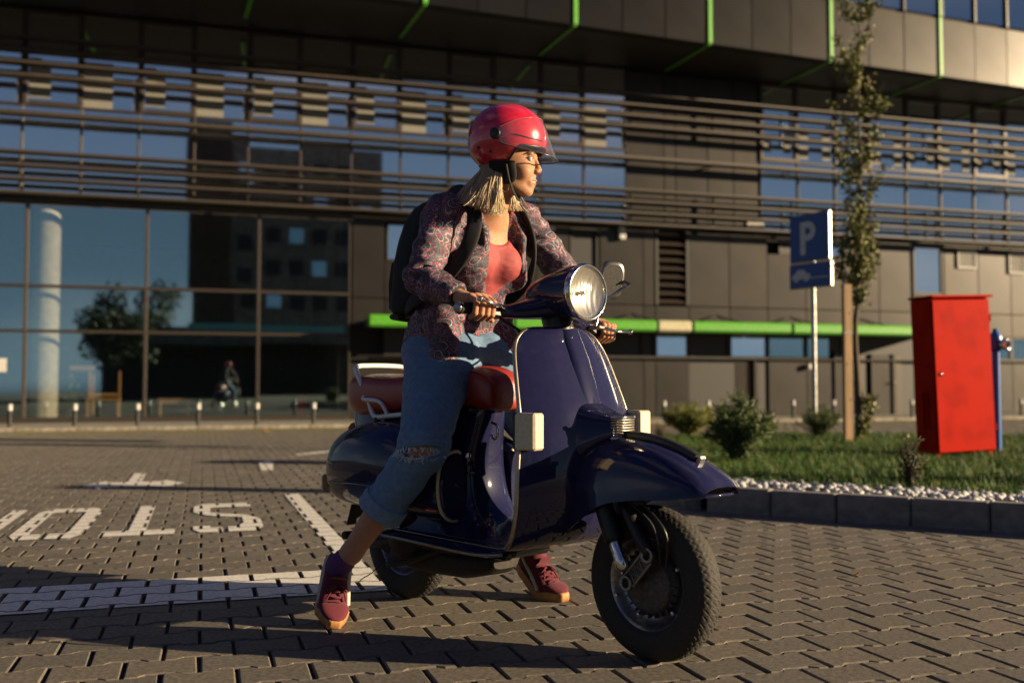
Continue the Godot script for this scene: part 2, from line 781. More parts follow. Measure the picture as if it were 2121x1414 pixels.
func materials() -> void:
	var W := Color.WHITE
	var grain := ntex(1, 0.06, Color(0.55, 0.55, 0.55), W, 5)
	var fine := ntex(2, 0.25, Color(0.3, 0.3, 0.3), W, 3)
	var blotch := ntex(3, 0.012, Color(0.62, 0.60, 0.58), W, 5)
	var soft := ntex(4, 0.02, Color(0.80, 0.80, 0.80), W, 4)
	M.grain = grain
	M.fine = fine
	M.blotch = blotch
	M.soft = soft
	M.haze = ntex(12, 0.006, Color(0.90, 0.90, 0.90), W, 3)
	# ground
	var pave_tex := ntex(5, 0.035, Color(0.60, 0.59, 0.58), Color(1, 0.99, 0.97), 6, 1024)
	M.paver = []
	for c in [[.168, .150, .126], [.190, .168, .138], [.152, .138, .118], [.176, .160, .138], [.202, .176, .143]]:
		M.paver.append(mat(lin(c[0], c[1], c[2]), 0.82, 0.0, pave_tex, 1.3, fine, 0.10, true))
	M.paver_field = mat(lin(1, 1, 1), 0.82, 0.0, pave_tex, 1.3, fine, 0.10, true)
	M.paver_field.vertex_color_use_as_albedo = true
	M.sand = mat(lin(.075, .066, .055), 0.95, 0.0, grain, 3.0, fine, 0.3, true)
	M.ground = mat(lin(.15, .135, .115), 0.9, 0.0, blotch, 0.35, fine, 0.15, true)
	M.moss = mat(lin(.17, .17, .045), 0.95, 0.0, ntex(6, 0.05, Color(0.55, 0.5, 0.3), W, 4), 1.0, fine, 0.4, true)
	M.paint = mat(lin(.80, .78, .73), 0.7, 0.0, ntex(7, 0.03, Color(0.72, 0.70, 0.67), W, 6, 1024, FastNoiseLite.TYPE_SIMPLEX_SMOOTH, Color(0.9, 0.9, 0.89), 0.35), 1.1, fine, 0.06, true)
	M.yellow_paint = mat(lin(.55, .36, .07), 0.75, 0.0, blotch, 2.0, null, 0, true)
	M.kerb = mat(lin(.25, .24, .22), 0.85, 0.0, ntex(8, 0.02, Color(0.66, 0.65, 0.63), W, 6), 1.2, fine, 0.12, true)
	M.soil = mat(lin(.025, .020, .013), 0.95, 0.0, grain, 2.0, fine, 0.5, true)
	M.pebble = []
	for c in [[.52, .52, .52], [.60, .59, .57], [.44, .45, .46]]:
		M.pebble.append(mat(lin(c[0], c[1], c[2]), 0.6, 0.0, soft, 5.0, fine, 0.05))
	# building
	M.cladding = []
	for c in [[.041, .038, .035], [.045, .041, .037], [.038, .035, .033]]:
		var m := mat(lin(c[0], c[1], c[2]), 0.38, 0.70, M.haze, 0.35)
		M.cladding.append(m)
	M.fascia = []
	for c in [[.032, .030, .0285], [.034, .032, .030], [.030, .0285, .027]]:
		M.fascia.append(mat(lin(c[0], c[1], c[2]), 0.28, 0.85, M.haze, 0.35))
	M.frame = mat(lin(.055, .043, .036), 0.45, 0.3, soft, 2.0)
	M.louver = mat(lin(.045, .034, .027), 0.6, 0.0, soft, 1.0)
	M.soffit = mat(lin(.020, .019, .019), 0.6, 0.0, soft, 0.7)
	M.green = mat(lin(.085, .36, .018), 0.45, 0.0, soft, 1.0)
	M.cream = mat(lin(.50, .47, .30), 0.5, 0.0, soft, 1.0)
	M.dark = mat(lin(.012, .012, .013), 0.6)
	M.black_gap = mat(lin(.006, .006, .006), 0.9)
	M.white = mat(lin(.60, .59, .56), 0.5, 0.0, soft, 2.0)
	M.blind = mat(lin(.21, .205, .185), 0.8, 0.0, soft, 2.0)
	M.room = mat(lin(.10, .098, .09), 0.9, 0.0, soft, 0.4)
	M.room_floor = mat(lin(.11, .09, .07), 0.35, 0.0, soft, 0.4)
	M.column = mat(lin(.50, .47, .36), 0.7, 0.0, soft, 0.6)
	var one := Image.create(4, 4, false, Image.FORMAT_RGB8)
	one.fill(Color.WHITE)
	var white_tex := ImageTexture.create_from_image(one)
	# coated glazing: part mirror, part clear
	M.glass_upper = mat(lin(.86, .93, .98, 0.76), 0.02, 1.0, white_tex)
	M.glass_upper.uv1_triplanar = false
	M.glass_upper.transparency = BaseMaterial3D.TRANSPARENCY_ALPHA
	M.glass_lower = mat(lin(.64, .86, .88, 0.34), 0.02, 1.0, white_tex)
	M.glass_lower.uv1_triplanar = false
	M.glass_lower.transparency = BaseMaterial3D.TRANSPARENCY_ALPHA
	M.spandrel = mat(lin(.52, .60, .66), 0.03, 1.0)
	# metals and plastics
	M.chrome = mat(lin(.72, .71, .69), 0.10, 1.0, soft, 6.0)
	M.alu = mat(lin(.42, .41, .39), 0.38, 1.0, grain, 5.0, fine, 0.03)
	M.galv = mat(lin(.50, .51, .51), 0.35, 0.9, blotch, 3.0)
	M.rubber = mat(lin(.013, .0125, .012), 0.75, 0.0, grain, 6.0, fine, 0.05)
	M.tyre = mat(lin(.034, .029, .023), 0.78, 0.0, grain, 4.0, fine, 0.06)
	M.black_plastic = mat(lin(.010, .010, .011), 0.38, 0.0, soft, 6.0)
	M.black_metal = mat(lin(.014, .0135, .013), 0.45, 0.2, grain, 5.0)
	M.iron = mat(lin(.030, .025, .021), 0.65, 0.4, blotch, 6.0, fine, 0.08)
	# wood
	M.wood = mat(lin(.30, .20, .105), 0.75, 0.0, wood_texture(), 1.0, fine, 0.05)
	M.interior_wood = mat(lin(.42, .24, .08), 0.6, 0.0, soft, 3.0)

func wood_texture() -> ImageTexture:
	var n := FastNoiseLite.new()
	n.seed = 21
	n.frequency = 0.02
	n.fractal_octaves = 4
	var im := Image.create(256, 256, false, Image.FORMAT_RGB8)
	for y in 256:
		for x in 256:
			var g := 0.5 + 0.5 * sin((x + 14.0 * n.get_noise_2d(x * 0.6, y * 0.12)) * 0.42 + 3.0 * n.get_noise_2d(x * 0.2, y * 0.05))
			var f := 0.78 + 0.16 * g + 0.10 * n.get_noise_2d(x * 6.0, y * 0.7)
			im.set_pixel(x, y, Color(f, f * 0.97, f * 0.92))
	return ImageTexture.create_from_image(im)

# ------------------------------------------------------------------ pavement
func ab(a: float, b: float, y := 0.0) -> Vector3:
	return Vector3(WD.x * a - WN.x * b, y, WD.z * a - WN.z * b)

func paver_outline(inset: float) -> PackedVector2Array:
	# a double-T paving stone: wide at both ends, narrow at the waist
	var hx := PAVE_L * 0.5 - 0.0055 - inset
	var amp := 0.0095
	var q := PAVE_L * 0.25
	var s := 0.010
	var hb := PAVE_P * 0.5 - 0.0018 - inset
	var p := PackedVector2Array()
	for e in [[-hx, 1], [-q - s, 1], [-q + s, -1], [q - s, -1], [q + s, 1], [hx, 1]]:
		p.append(Vector2(e[0], hb + amp * e[1]))
	for e in [[hx, 1], [q + s, 1], [q - s, -1], [-q + s, -1], [-q - s, 1], [-hx, 1]]:
		p.append(Vector2(e[0], -hb - amp * e[1]))
	return p

func paver_mesh(k: int) -> ArrayMesh:
	var rng := RandomNumberGenerator.new()
	rng.seed = 40 + k
	var low := paver_outline(0.0)
	var top := paver_outline(0.0045)
	for i in 12:
		var j := Vector2(rng.randf_range(-1, 1), rng.randf_range(-1, 1)) * 0.0016
		low[i] += j
		top[i] += j + Vector2(rng.randf_range(-1, 1), rng.randf_range(-1, 1)) * 0.0009
	var sh := Shape.new()
	var tr := Geometry2D.triangulate_polygon(top)
	var o := 0
	for p in top:
		sh.v.append(Vector3(p.x, 0, p.y))
	for t in range(0, tr.size(), 3):
		sh.idx.append_array([tr[t], tr[t + 1], tr[t + 2]])
	var nn := (sh.v[sh.idx[2]] - sh.v[sh.idx[0]]).cross(sh.v[sh.idx[1]] - sh.v[sh.idx[0]])
	if nn.y < 0:
		sh.flip_from(0)
	for i in 12:
		var i2 := (i + 1) % 12
		var a := Vector3(top[i].x, 0, top[i].y)
		var b := Vector3(top[i2].x, 0, top[i2].y)
		var c := Vector3(low[i2].x, -0.0042, low[i2].y)
		var d := Vector3(low[i].x, -0.0042, low[i].y)
		var k0 := sh.idx.size()
		sh.quad(a, b, c, d)
		sh.quad(d, c, c + Vector3(0, -0.03, 0), d + Vector3(0, -0.03, 0))
		var f := (sh.v[sh.idx[k0 + 2]] - sh.v[sh.idx[k0]]).cross(sh.v[sh.idx[k0 + 1]] - sh.v[sh.idx[k0]])
		if f.y < 0:
			sh.flip_from(k0)
	return sh.commit()

var island_poly := PackedVector2Array([Vector2(1.13, -6.45), Vector2(1.22, -6.275), Vector2(9.6, -1.145), Vector2(14.0, -3.0), Vector2(14.0, -11.2), Vector2(6.2, -12.75), Vector2(4.0, -13.25), Vector2(1.95, -12.75), Vector2(1.72, -12.4)])

func pavement() -> void:
	var g := thing("ground", Transform3D(), "brownish grey open ground reaching to the horizon", "ground", "", "structure")
	var sh := Shape.new()
	sh.quad(Vector3(-260, -0.03, -260), Vector3(260, -0.03, -260), Vector3(260, -0.03, 260), Vector3(-260, -0.03, 260))
	part("ground_sheet", sh.commit(), M.ground, g)
	var p := thing("pavement", Transform3D(), "lot paved with grey interlocking concrete stones", "pavement", "", "structure")
	sh = Shape.new()
	sh.quad(Vector3(-30, -0.015, -22), Vector3(30, -0.015, -30), Vector3(30, -0.015, 9), Vector3(-30, -0.015, 9))
	part("joint_sand", sh.commit(), M.sand, p)
	var meshes := []
	for k in 6:
		meshes.append(paver_mesh(k))
	var rng := RandomNumberGenerator.new()
	rng.seed = 5
	var turn := Basis(WD, Vector3.UP, WN)
	var near := []
	for j in range(-8, 122):
		var b := j * PAVE_P
		for i in range(-110, 130):
			var a := (i + 0.5 * (j & 1)) * PAVE_L
			var c := ab(a, b)
			var depth := -c.z
			if b > 19.2 or depth < -1.2:
				continue
			if absf(c.x) > depth * 0.56 + 1.6:
				continue
			if Geometry2D.is_point_in_polygon(Vector2(c.x, c.z), island_poly):
				continue
			var inside := depth > 2.3 and absf(c.x) < depth * 0.52
			near.append([depth + (0.0 if inside else 1000.0), c, i, j])
	near.sort_custom(func(x, y): return x[0] < y[0])
	var many := []
	for k in meshes.size():
		many.append([])
	for n in near.size():
		var c: Vector3 = near[n][1]
		c.y = rng.randf_range(-0.0016, 0.0016)
		var bs := turn * Basis(Vector3.RIGHT, rng.randf_range(-1, 1) * 0.006) * Basis(Vector3.BACK, rng.randf_range(-1, 1) * 0.006)
		if rng.randf() < 0.5:
			bs = bs * Basis(Vector3.UP, PI)
		var kind := rng.randi() % meshes.size()
		if n < 300:
			part("paver", meshes[kind], M.paver[rng.randi() % M.paver.size()], p, Transform3D(bs, c))
		else:
			many[kind].append(Transform3D(bs, c))
	for k in meshes.size():
		var mm := MultiMesh.new()
		mm.transform_format = MultiMesh.TRANSFORM_3D
		mm.use_colors = true
		mm.mesh = meshes[k]
		mm.instance_count = many[k].size()
		for n in many[k].size():
			mm.set_instance_transform(n, many[k][n])
			var f := rng.randf_range(0.140, 0.198)
			var where: Vector3 = many[k][n].origin
			var far_b := -where.dot(WN)
			var c := Color(f * 1.07, f * 0.96, f * 0.84)
			if far_b > 17.2 and rng.randf() < 0.75:
				c = Color(f * 1.15, f * 1.02, f * 0.42)    # moss grown over the bay stones
			mm.set_instance_color(n, c)
		var mi := MultiMeshInstance3D.new()
		mi.name = "paver_field"
		mi.multimesh = mm
		mi.material_override = M.paver_field
		mi.set_meta("kind", "stuff")
		p.add_child(mi, true)

func marking(called: String, label: String, polys: Array, m: Material) -> void:
	# paint that lies on the stones and leaves their joints open; polys in (a, b)
	var sh := Shape.new()
	var stone := paver_outline(0.0042)
	var cnt := 0
	for poly in polys:
		var lo: Vector2 = poly[0]
		var hi: Vector2 = poly[0]
		for q in poly:
			lo = lo.min(q)
			hi = hi.max(q)
		for j in range(int(lo.y / PAVE_P) - 2, int(hi.y / PAVE_P) + 3):
			for i in range(int(lo.x / PAVE_L) - 2, int(hi.x / PAVE_L) + 3):
				var c := Vector2((i + 0.5 * (j & 1)) * PAVE_L, j * PAVE_P)
				var out := PackedVector2Array()
				for s in stone:
					out.append(c + s)
				for r in Geometry2D.intersect_polygons(out, poly):
					var tr := Geometry2D.triangulate_polygon(r)
					var o := sh.v.size()
					for s in r:
						sh.v.append(ab(s.x, s.y, 0.0042))
					for t in range(0, tr.size(), 3):
						var A := sh.v[o + tr[t]]
						var B := sh.v[o + tr[t + 1]]
						var C := sh.v[o + tr[t + 2]]
						if (C - A).cross(B - A).y < 0:
							sh.idx.append_array([o + tr[t], o + tr[t + 2], o + tr[t + 1]])
						else:
							sh.idx.append_array([o + tr[t], o + tr[t + 1], o + tr[t + 2]])
					cnt += 1
	if cnt == 0:
		return
	var n := thing(called, Transform3D(), label, "road marking", "", "structure")
	part("paint", sh.commit(), m, n)

func P2(pts: Array) -> PackedVector2Array:
	var p := PackedVector2Array()
	for q in pts:
		p.append(Vector2(q[0], q[1]))
	return p

func road_markings() -> void:
	# letters are painted for drivers coming the other way: upside down from here
	var y0 := 5.62
	var y1 := 6.95
	# S, with stencil gaps
	marking("painted_letter", "white painted letter S on the paving, nearest the long white line", [
		P2([[.31, y1], [.00, y1], [-.045, y1 - .14], [-.045, y1 - .42], [0.03, y1 - .60], [.235, y1 - .74], [.235, y1 - .98], [.20, y0 + .20], [.145, y0 + .20], [.145, y0], [.28, y0], [.335, y0 + .14], [.335, y0 + .50], [.27, y0 + .68], [.055, y0 + .86], [.055, y1 - .24], [.08, y1 - .20], [.31, y1 - .20]]),
		P2([[-.04, y0 + .26], [.05, y0 + .26], [.05, y0 + .19], [.115, y0 + .19], [.115, y0], [0.0, y0], [-.04, y0 + .12]])], M.paint)
	marking("painted_letter", "white painted letter T upside down between the S and the O on the paving", [
		P2([[-.375, y1], [-.285, y1], [-.285, y0 + .19], [-.135, y0 + .19], [-.135, y0], [-.512, y0], [-.512, y0 + .19], [-.375, y0 + .19]])], M.paint)
	marking("painted_letter", "white painted stencil letter O on the paving left of the T", [
		P2([[-.765, y1], [-.90, y1], [-.958, y1 - .18], [-.958, y0 + .16], [-.91, y0], [-.80, y0], [-.80, y0 + .19], [-.865, y0 + .19], [-.872, y0 + .26], [-.872, y1 - .26], [-.86, y1 - .19], [-.765, y1 - .19]]),
		P2([[-.755, y1], [-.635, y1], [-.59, y1 - .16], [-.59, y0 + .16], [-.645, y0], [-.77, y0], [-.77, y0 + .19], [-.69, y0 + .19], [-.68, y0 + .26], [-.68, y1 - .26], [-.69, y1 - .19], [-.755, y1 - .19]])], M.paint)
	marking("painted_letter", "white painted letter P upside down at the left edge of the word on the paving", [
		P2([[-1.045, y1], [-1.13, y1], [-1.13, y0], [-1.045, y0]]),
		P2([[-1.13, y0], [-1.13, y0 + .19], [-1.29, y0 + .19], [-1.31, y0 + .26], [-1.31, y0 + .54], [-1.29, y0 + .61], [-1.13, y0 + .61], [-1.13, y0 + .80], [-1.33, y0 + .80], [-1.395, y0 + .64], [-1.395, y0 + .16], [-1.33, y0]])], M.paint)
	marking("painted_arrow", "white painted two headed arrow with short stem on the paving", [
		P2([[-.575, 9.55], [-.475, 9.55], [-.47, 8.72], [-.30, 8.72], [-.30, 8.86], [-.13, 8.52], [-.30, 8.18], [-.30, 8.32], [-.74, 8.32], [-.74, 8.18], [-.905, 8.52], [-.74, 8.86], [-.74, 8.72], [-.575, 8.72]])], M.paint)
	marking("stop_line", "wide white stop line across the paving behind the scooter", [
		P2([[-4.2, 3.76], [0.70, 3.84], [0.70, 4.33], [-4.2, 4.24]])], M.paint)
	marking("lane_line", "narrow white painted line running back from the stop line", [
		P2([[.60, 4.34], [.70, 4.34], [.675, 7.42], [.575, 7.40]])], M.paint)
	marking("painted_mark", "short white painted stroke beyond the lane line on the paving", [
		P2([[.53, 9.55], [.635, 9.55], [.69, 10.4], [.74, 10.9], [.62, 10.8], [.55, 10.5]])], M.paint)
	marking("painted_curve", "thin white curved line on the far paving left of the scooter's tail", [
		P2([[1.06, 11.5], [1.4, 11.85], [1.75, 12.1], [2.6, 12.3], [2.6, 12.5], [1.7, 12.32], [1.3, 12.02], [1.0, 11.6]])], M.paint)
	marking("bay_line", "worn yellow parking bay line by the bollards, left one", [
		P2([[1.02, 17.2], [1.12, 17.2], [1.12, 19.1], [1.02, 19.1]])], M.yellow_paint)
	marking("bay_line", "worn yellow parking bay line by the bollards, right one", [
		P2([[3.25, 17.2], [3.35, 17.2], [3.35, 19.1], [3.25, 19.1]])], M.yellow_paint)
	# moss in the joints of the far bays
	var sh := Shape.new()
	for k in 34:
		var a := -9.0 + k * 0.8
		sh.quad(ab(a, 17.0, -0.0062), ab(a, 19.15, -0.0062), ab(a + 0.8, 19.15, -0.0062), ab(a + 0.8, 17.0, -0.0062))
	var mo := thing("moss", Transform3D(), "yellow green moss in the paving joints along the bollards", "moss", "", "stuff")
	part("moss_sheet", sh.commit(), M.moss, mo)

# ------------------------------------------------------------------ planted island
func island() -> void:
	var k0 := Vector3(1.22, 0, -6.275)
	var dir := Vector3(0.853, 0, 0.522)
	var kerb := thing("kerb", Transform3D(), "grey concrete kerb stones edging the planted island", "kerb", "", "structure")
	var rng := RandomNumberGenerator.new()
	rng.seed = 9
	var back := Vector3(0.522, 0, -0.853)
	var bas := Basis(dir, Vector3.UP, -back)
	var lens := [0.40, 0.385, 0.405]
	var kmesh := []
	for l in lens:
		kmesh.append(bx(Vector3(0, 0, 0), Vector3(l, 0.24, 0.115), 0.012))
	var t := 0.0
	var n := 0
	while t < 9.4:
		var l: float = lens[n % 3]
		part("kerb_stone", kmesh[n % 3], M.kerb, kerb, Transform3D(bas * Basis(Vector3.UP, rng.randf_range(-.006, .006)), k0 + dir * (t + l * 0.5) + back * (0.058 + rng.randf_range(-.002, .002)) + Vector3(0, 0.035 + rng.randf_range(-.002, .002), 0)))
		t += l + 0.006
		n += 1
	var d2 := (Vector3(1.72, 0, -12.4) - Vector3(1.13, 0, -6.45)).normalized()
	var b2 := Basis(d2, Vector3.UP, d2.cross(Vector3.UP))
	t = 0.0
	while t < 5.9:
		var l: float = lens[n % 3]
		part("kerb_stone", kmesh[n % 3], M.kerb, kerb, Transform3D(b2, Vector3(1.16, 0.035, -6.42) + d2 * (t + l * 0.5)))
		t += l + 0.006
		n += 1
	# the far side of the island
	var far := [Vector3(1.95, 0, -12.75), Vector3(4.0, 0, -13.25), Vector3(6.2, 0, -12.75), Vector3(14.0, 0, -11.2)]
	for s in 3:
		var e: Vector3 = (far[s + 1] - far[s])
		var len := e.length()
		e = e.normalized()
		var q := 0.0
		while q < len - 0.2:
			part("kerb_stone", kmesh[0], M.kerb, kerb, Transform3D(Basis(e, Vector3.UP, e.cross(Vector3.UP)), far[s] + e * (q + 0.2) + Vector3(0, 0.035, 0)))
			q += 0.406
	# soil
	var soil := thing("planting_bed", Transform3D(), "dark soil of the planted island under the grass", "soil", "", "structure")
	var sh := Shape.new()
	var tr := Geometry2D.triangulate_polygon(island_poly)
	for p in island_poly:
		sh.v.append(Vector3(p.x, 0.115, p.y))
	sh.idx.append_array(tr)
	if (sh.v[tr[2]] - sh.v[tr[0]]).cross(sh.v[tr[1]] - sh.v[tr[0]]).y < 0:
		sh.flip_from(0)
	part("soil_sheet", sh.commit(), M.soil, soil)
	# white pebbles behind the kerb
	var bed := thing("pebble_bed", Transform3D(), "strip of white pebbles behind the kerb", "pebbles", "", "structure")
	var pm := []
	var noise := FastNoiseLite.new()
	noise.seed = 3
	noise.frequency = 1.1
	for k in 6:
		var s := Shape.new()
		s.ellipsoid(Transform3D(), Vector3.ONE, 9, 6)
		for i in s.v.size():
			var u := s.v[i]
			s.v[i] = u * (1.0 + 0.32 * noise.get_noise_3d(u.x + k * 7.0, u.y, u.z)) * Vector3(1.0, 0.72, 0.82)
		pm.append(s.commit())
	var spots := []
	for i in 2300:
		var tt := rng.randf_range(-0.05, 7.0)
		var w := 0.125 + 0.57 * pow(rng.randf(), 0.9)
		var c := k0 + dir * tt + back * w
		var r := rng.randf_range(0.018, 0.036)
		c.y = 0.118 + rng.randf_range(0.0, 0.028) + 0.012 * exp(-pow((w - 0.3) / 0.12, 2.0))
		var inside := absf(c.x) < -c.z * 0.52
		spots.append([(c.z * -1.0 - w * 0.2) + (0.0 if inside else 100.0) - r * 30.0, c, r])
	spots.sort_custom(func(x, y): return x[0] < y[0])
	var rest := []
	for i in spots.size():
		var r: float = spots[i][2]
		var b := Basis.from_euler(Vector3(rng.randf_range(-.5, .5), rng.randf() * TAU, rng.randf_range(-.5, .5))).scaled(Vector3.ONE * r)
		var xf := Transform3D(b, spots[i][1])
		if i < 290:
			part("pebble", pm[i % 6], M.pebble[rng.randi() % 3], bed, xf)
		else:
			rest.append(xf)
	var mm := MultiMesh.new()
	mm.transform_format = MultiMesh.TRANSFORM_3D
	mm.mesh = pm[0]
	mm.instance_count = rest.size()
	for i in rest.size():
		mm.set_instance_transform(i, rest[i])
	var mi := MultiMeshInstance3D.new()
	mi.name = "pebble_field"
	mi.multimesh = mm
	mi.material_override = M.pebble[0]
	mi.set_meta("kind", "stuff")
	bed.add_child(mi, true)

# ------------------------------------------------------------------ the office building
func glazed(parent: Node, u0: float, u1: float, v0: float, v1: float, glass: Material, fw := 0.035, depth := 0.07, frame_mat: Material = null, blind := [], w := 0.0, called := "window") -> Node3D:
	var h := holder(called, parent, Transform3D(Basis(), Vector3((u0 + u1) * 0.5, (v0 + v1) * 0.5, w)))
	var hw := (u1 - u0) * 0.5
	var hh := (v1 - v0) * 0.5
	var s := Shape.new()
	for k in [-1, 1]:
		s.box(Vector3(k * (hw - fw * 0.5), 0, 0), Vector3(fw, hh * 2, depth), 0.004)
		s.box(Vector3(0, k * (hh - fw * 0.5), 0), Vector3(hw * 2 - fw * 2 - 0.002, fw, depth - 0.006), 0.004)
	part("frame", s.commit(), frame_mat if frame_mat else M.frame, h)
	part("pane", bx(Vector3.ZERO, Vector3(hw * 2 - fw * 1.7, hh * 2 - fw * 1.7, 0.012)), glass, h, Transform3D(Basis(Vector3.UP, randf_range(-.004, .004)) * Basis(Vector3.RIGHT, randf_range(-.004, .004)), Vector3(0, 0, -depth * 0.2)))
	for b in blind:
		part("frosted_film", bx(Vector3(-hw + b[0] * hw * 2, -hh + b[1] * hh * 2, -depth * 0.2 + 0.011), Vector3(b[2] * hw * 2, b[3] * hh * 2, 0.004)), M.blind, h)
	return h

func panel(parent: Node, u0: float, u1: float, v0: float, v1: float, w := 0.0, k := 0) -> void:
	var g := 0.009
	var p := part("panel", bx(Vector3.ZERO, Vector3(u1 - u0 - g * 2, v1 - v0 - g * 2, 0.04), 0.004), M.cladding[posmod(k, 3)], parent, Transform3D(Basis(Vector3.UP, randf_range(-.006, .006)) * Basis(Vector3.RIGHT, randf_range(-.004, .004)), Vector3((u0 + u1) * 0.5, (v0 + v1) * 0.5, w - 0.02)))
	p.name = p.name

func building() -> void:
	seed(77)
	var B := thing("office_building", Transform3D(Basis(WD, Vector3.UP, WN), WALL0), "long dark office building with horizontal louvres, green canopy and overhanging upper storey", "building")
	var UL := -9.0
	var UR := 30.0
	# carcass behind the cladding
	var s := Shape.new()
	s.box(Vector3((4.08 + UR) * 0.5, 2.2, -0.44), Vector3(UR - 4.08, 4.42, 0.5))
	s.box(Vector3((10.52 + 13.98) * 0.5, 6.35, -0.44), Vector3(13.98 - 10.52, 3.84, 0.5))
	part("wall", s.commit(), M.black_gap, B)
	s = Shape.new()
	s.box(Vector3((UL + UR) * 0.5, 4.42, -3.2), Vector3(UR - UL, 0.16, 6.0))
	s.box(Vector3((UL + 4.0) * 0.5, 0.0, -3.15), Vector3(4.0 - UL, 0.16, 6.1))
	part("floor_slab", s.commit(), M.room_floor, B)
	s = Shape.new()
	s.box(Vector3((UL + 4.08) * 0.5, 2.2, -6.2), Vector3(4.08 - UL, 4.3, 0.2))
	s.box(Vector3(3.96, 2.2, -3.2), Vector3(0.2, 4.28, 5.8))
	s.box(Vector3((UL + UR) * 0.5, 6.35, -4.2), Vector3(UR - UL, 3.7, 0.2))
	s.box(Vector3((UL + UR) * 0.5, 8.30, -3.2), Vector3(UR - UL, 0.2, 6.0))
	s.box(Vector3(UL - 0.1, 4.2, -3.2), Vector3(0.2, 8.4, 6.2))
	part("inner_wall", s.commit(), M.room, B)
	part("plinth", bx(Vector3((UL + 4.05) * 0.5, 0.04, 0.0), Vector3(4.05 - UL, 0.2, 0.12), 0.01), M.frame, B)
	# ground floor glazing, left
	var us := [-8.8, -6.6, -4.4, -2.22, -0.02, 2.17, 4.06]
	for i in us.size() - 1:
		for lv in [[0.14, 1.85], [1.85, 2.73], [2.73, 4.36]]:
			glazed(B, us[i], us[i + 1], lv[0], lv[1], M.glass_lower, 0.03, 0.09)
	# pillar inside and a ceiling light band
	part("column", Shape.new().lathe([Vector2(0.0, 0.1), Vector2(0.25, 0.1), Vector2(0.25, 4.3), Vector2(0.0, 4.3)], 24, Transform3D(Basis(Vector3.RIGHT, -PI / 2), Vector3(-1.93, 0, -0.55))).commit(), M.column, B)
	# door notice
	part("notice", bx(Vector3(-2.62, 1.18, 0.05), Vector3(0.2, 0.26, 0.006)), M.white, B)
	# upper storey glazing
	var groups := [[-8.76, 10.48], [14.02, 30.0]]
	var alt := 0
	for gr in groups:
		var n := int(round((gr[1] - gr[0]) / 1.07))
		for i in n:
			var a: float = lerpf(gr[0], gr[1], float(i) / n)
			var b: float = lerpf(gr[0], gr[1], float(i + 1) / n)
			glazed(B, a, b, 4.50, 6.28, M.glass_upper, 0.022, 0.07)
			if alt % 2 == 0:
				glazed(B, a, b, 6.28, 8.18, M.glass_upper, 0.085, 0.10, null, [[0.20, 0.29, 0.20, 0.42], [0.38, 0.25, 0.16, 0.34]] if gr[0] < 0 else [[0.20, 0.19, 0.2, 0.14], [0.74, 0.21, 0.2, 0.18], [0.74, 0.42, 0.2, 0.12]])
			else:
				glazed(B, a, b, 6.28, 8.18, M.glass_upper, 0.03, 0.07, null, [[0.28, 0.26, 0.50, 0.48], [0.935, 0.19, 0.07, 0.34]] if gr[0] < 0 else [[0.17, 0.15, 0.24, 0.18], [0.78, 0.15, 0.22, 0.18], [0.17, 0.38, 0.24, 0.12], [0.78, 0.38, 0.22, 0.12]])
			alt += 1
	# blank bay between the two bands of windows
	var bu := [10.50, 11.45, 11.75, 12.6, 13.30, 14.0]
	for i in bu.size() - 1:
		panel(B, bu[i], bu[i + 1], 4.46, 6.62, 0.0, i)
		panel(B, bu[i], bu[i + 1], 6.62, 8.18, 0.0, i + 1)
	# ground floor cladding, right
	var pu := [4.10, 4.80, 6.05, 7.15, 8.25, 9.05, 9.80, 10.9, 11.20, 12.08, 13.16, 14.2, 15.28, 16.36, 17.42, 18.40, 19.42, 20.5, 21.56, 22.6, 23.7, 24.8, 25.9, 27.0, 28.1, 29.2]
	for i in pu.size() - 1:
		var a: float = pu[i]
		var b: float = pu[i + 1]
		var top := 4.42
		if is_equal_approx(a, 4.80):      # window behind the rider's pack
			panel(B, a, b, 2.66, 3.50, 0, i)
			panel(B, a, b, 4.30, top, 0, i)
			glazed(B, a + 0.06, b - 0.06, 3.50, 4.30, M.glass_upper, 0.03, 0.06, null, [], -0.09)
		elif is_equal_approx(a, 9.05):    # tall dark window
			panel(B, a, b, 2.66, 2.98, 0, i)
			glazed(B, a + 0.03, b - 0.03, 2.98, 4.40, M.dark, 0.05, 0.08, M.dark, [], -0.06)
		elif is_equal_approx(a, 11.20):   # black louvred opening
			var lo := holder("louvred_opening", B, Transform3D(Basis(), Vector3((a + b) * 0.5, 3.55, -0.03)))
			part("frame", Shape.new().box(Vector3(-0.40, 0, 0), Vector3(0.07, 1.74, 0.1)).box(Vector3(0.40, 0, 0), Vector3(0.07, 1.74, 0.1)).commit(), M.dark, lo)
			for k in 9:
				part("slat", Shape.new().box(Vector3.ZERO, Vector3(0.72, 0.015, 0.13), 0.003, Basis(Vector3.RIGHT, 0.7)).commit(), M.frame, lo, Transform3D(Basis(), Vector3(0, -0.78 + k * 0.195, 0.0)))
		elif is_equal_approx(a, 14.2) or is_equal_approx(a, 15.28):  # long slit window
			panel(B, a, b, 2.66, 4.0, 0, i)
			panel(B, a, b, 4.33, top, 0, i)
			glazed(B, a + (0.35 if a < 15.0 else 0.0), b - 0.01, 4.0, 4.33, M.glass_upper if a > 15.0 else M.dark, 0.03, 0.06, M.dark, [], -0.06)
		elif is_equal_approx(a, 18.40):   # tall narrow window
			glazed(B, a + 0.03, b - 0.06, 3.12, 4.38, M.glass_upper, 0.06, 0.07, M.cladding[1])
			glazed(B, a + 0.03, b - 0.06, 2.66, 3.12, M.dark, 0.05, 0.07, M.cladding[1])
		else:
			panel(B, a, b, 2.66, top, 0, i)
		# band under the joint
		panel(B, a, b, 2.06, 2.66, 0, i + 1)
		if a < 4.2 or a > 16.0 and a < 18.5:
			continue
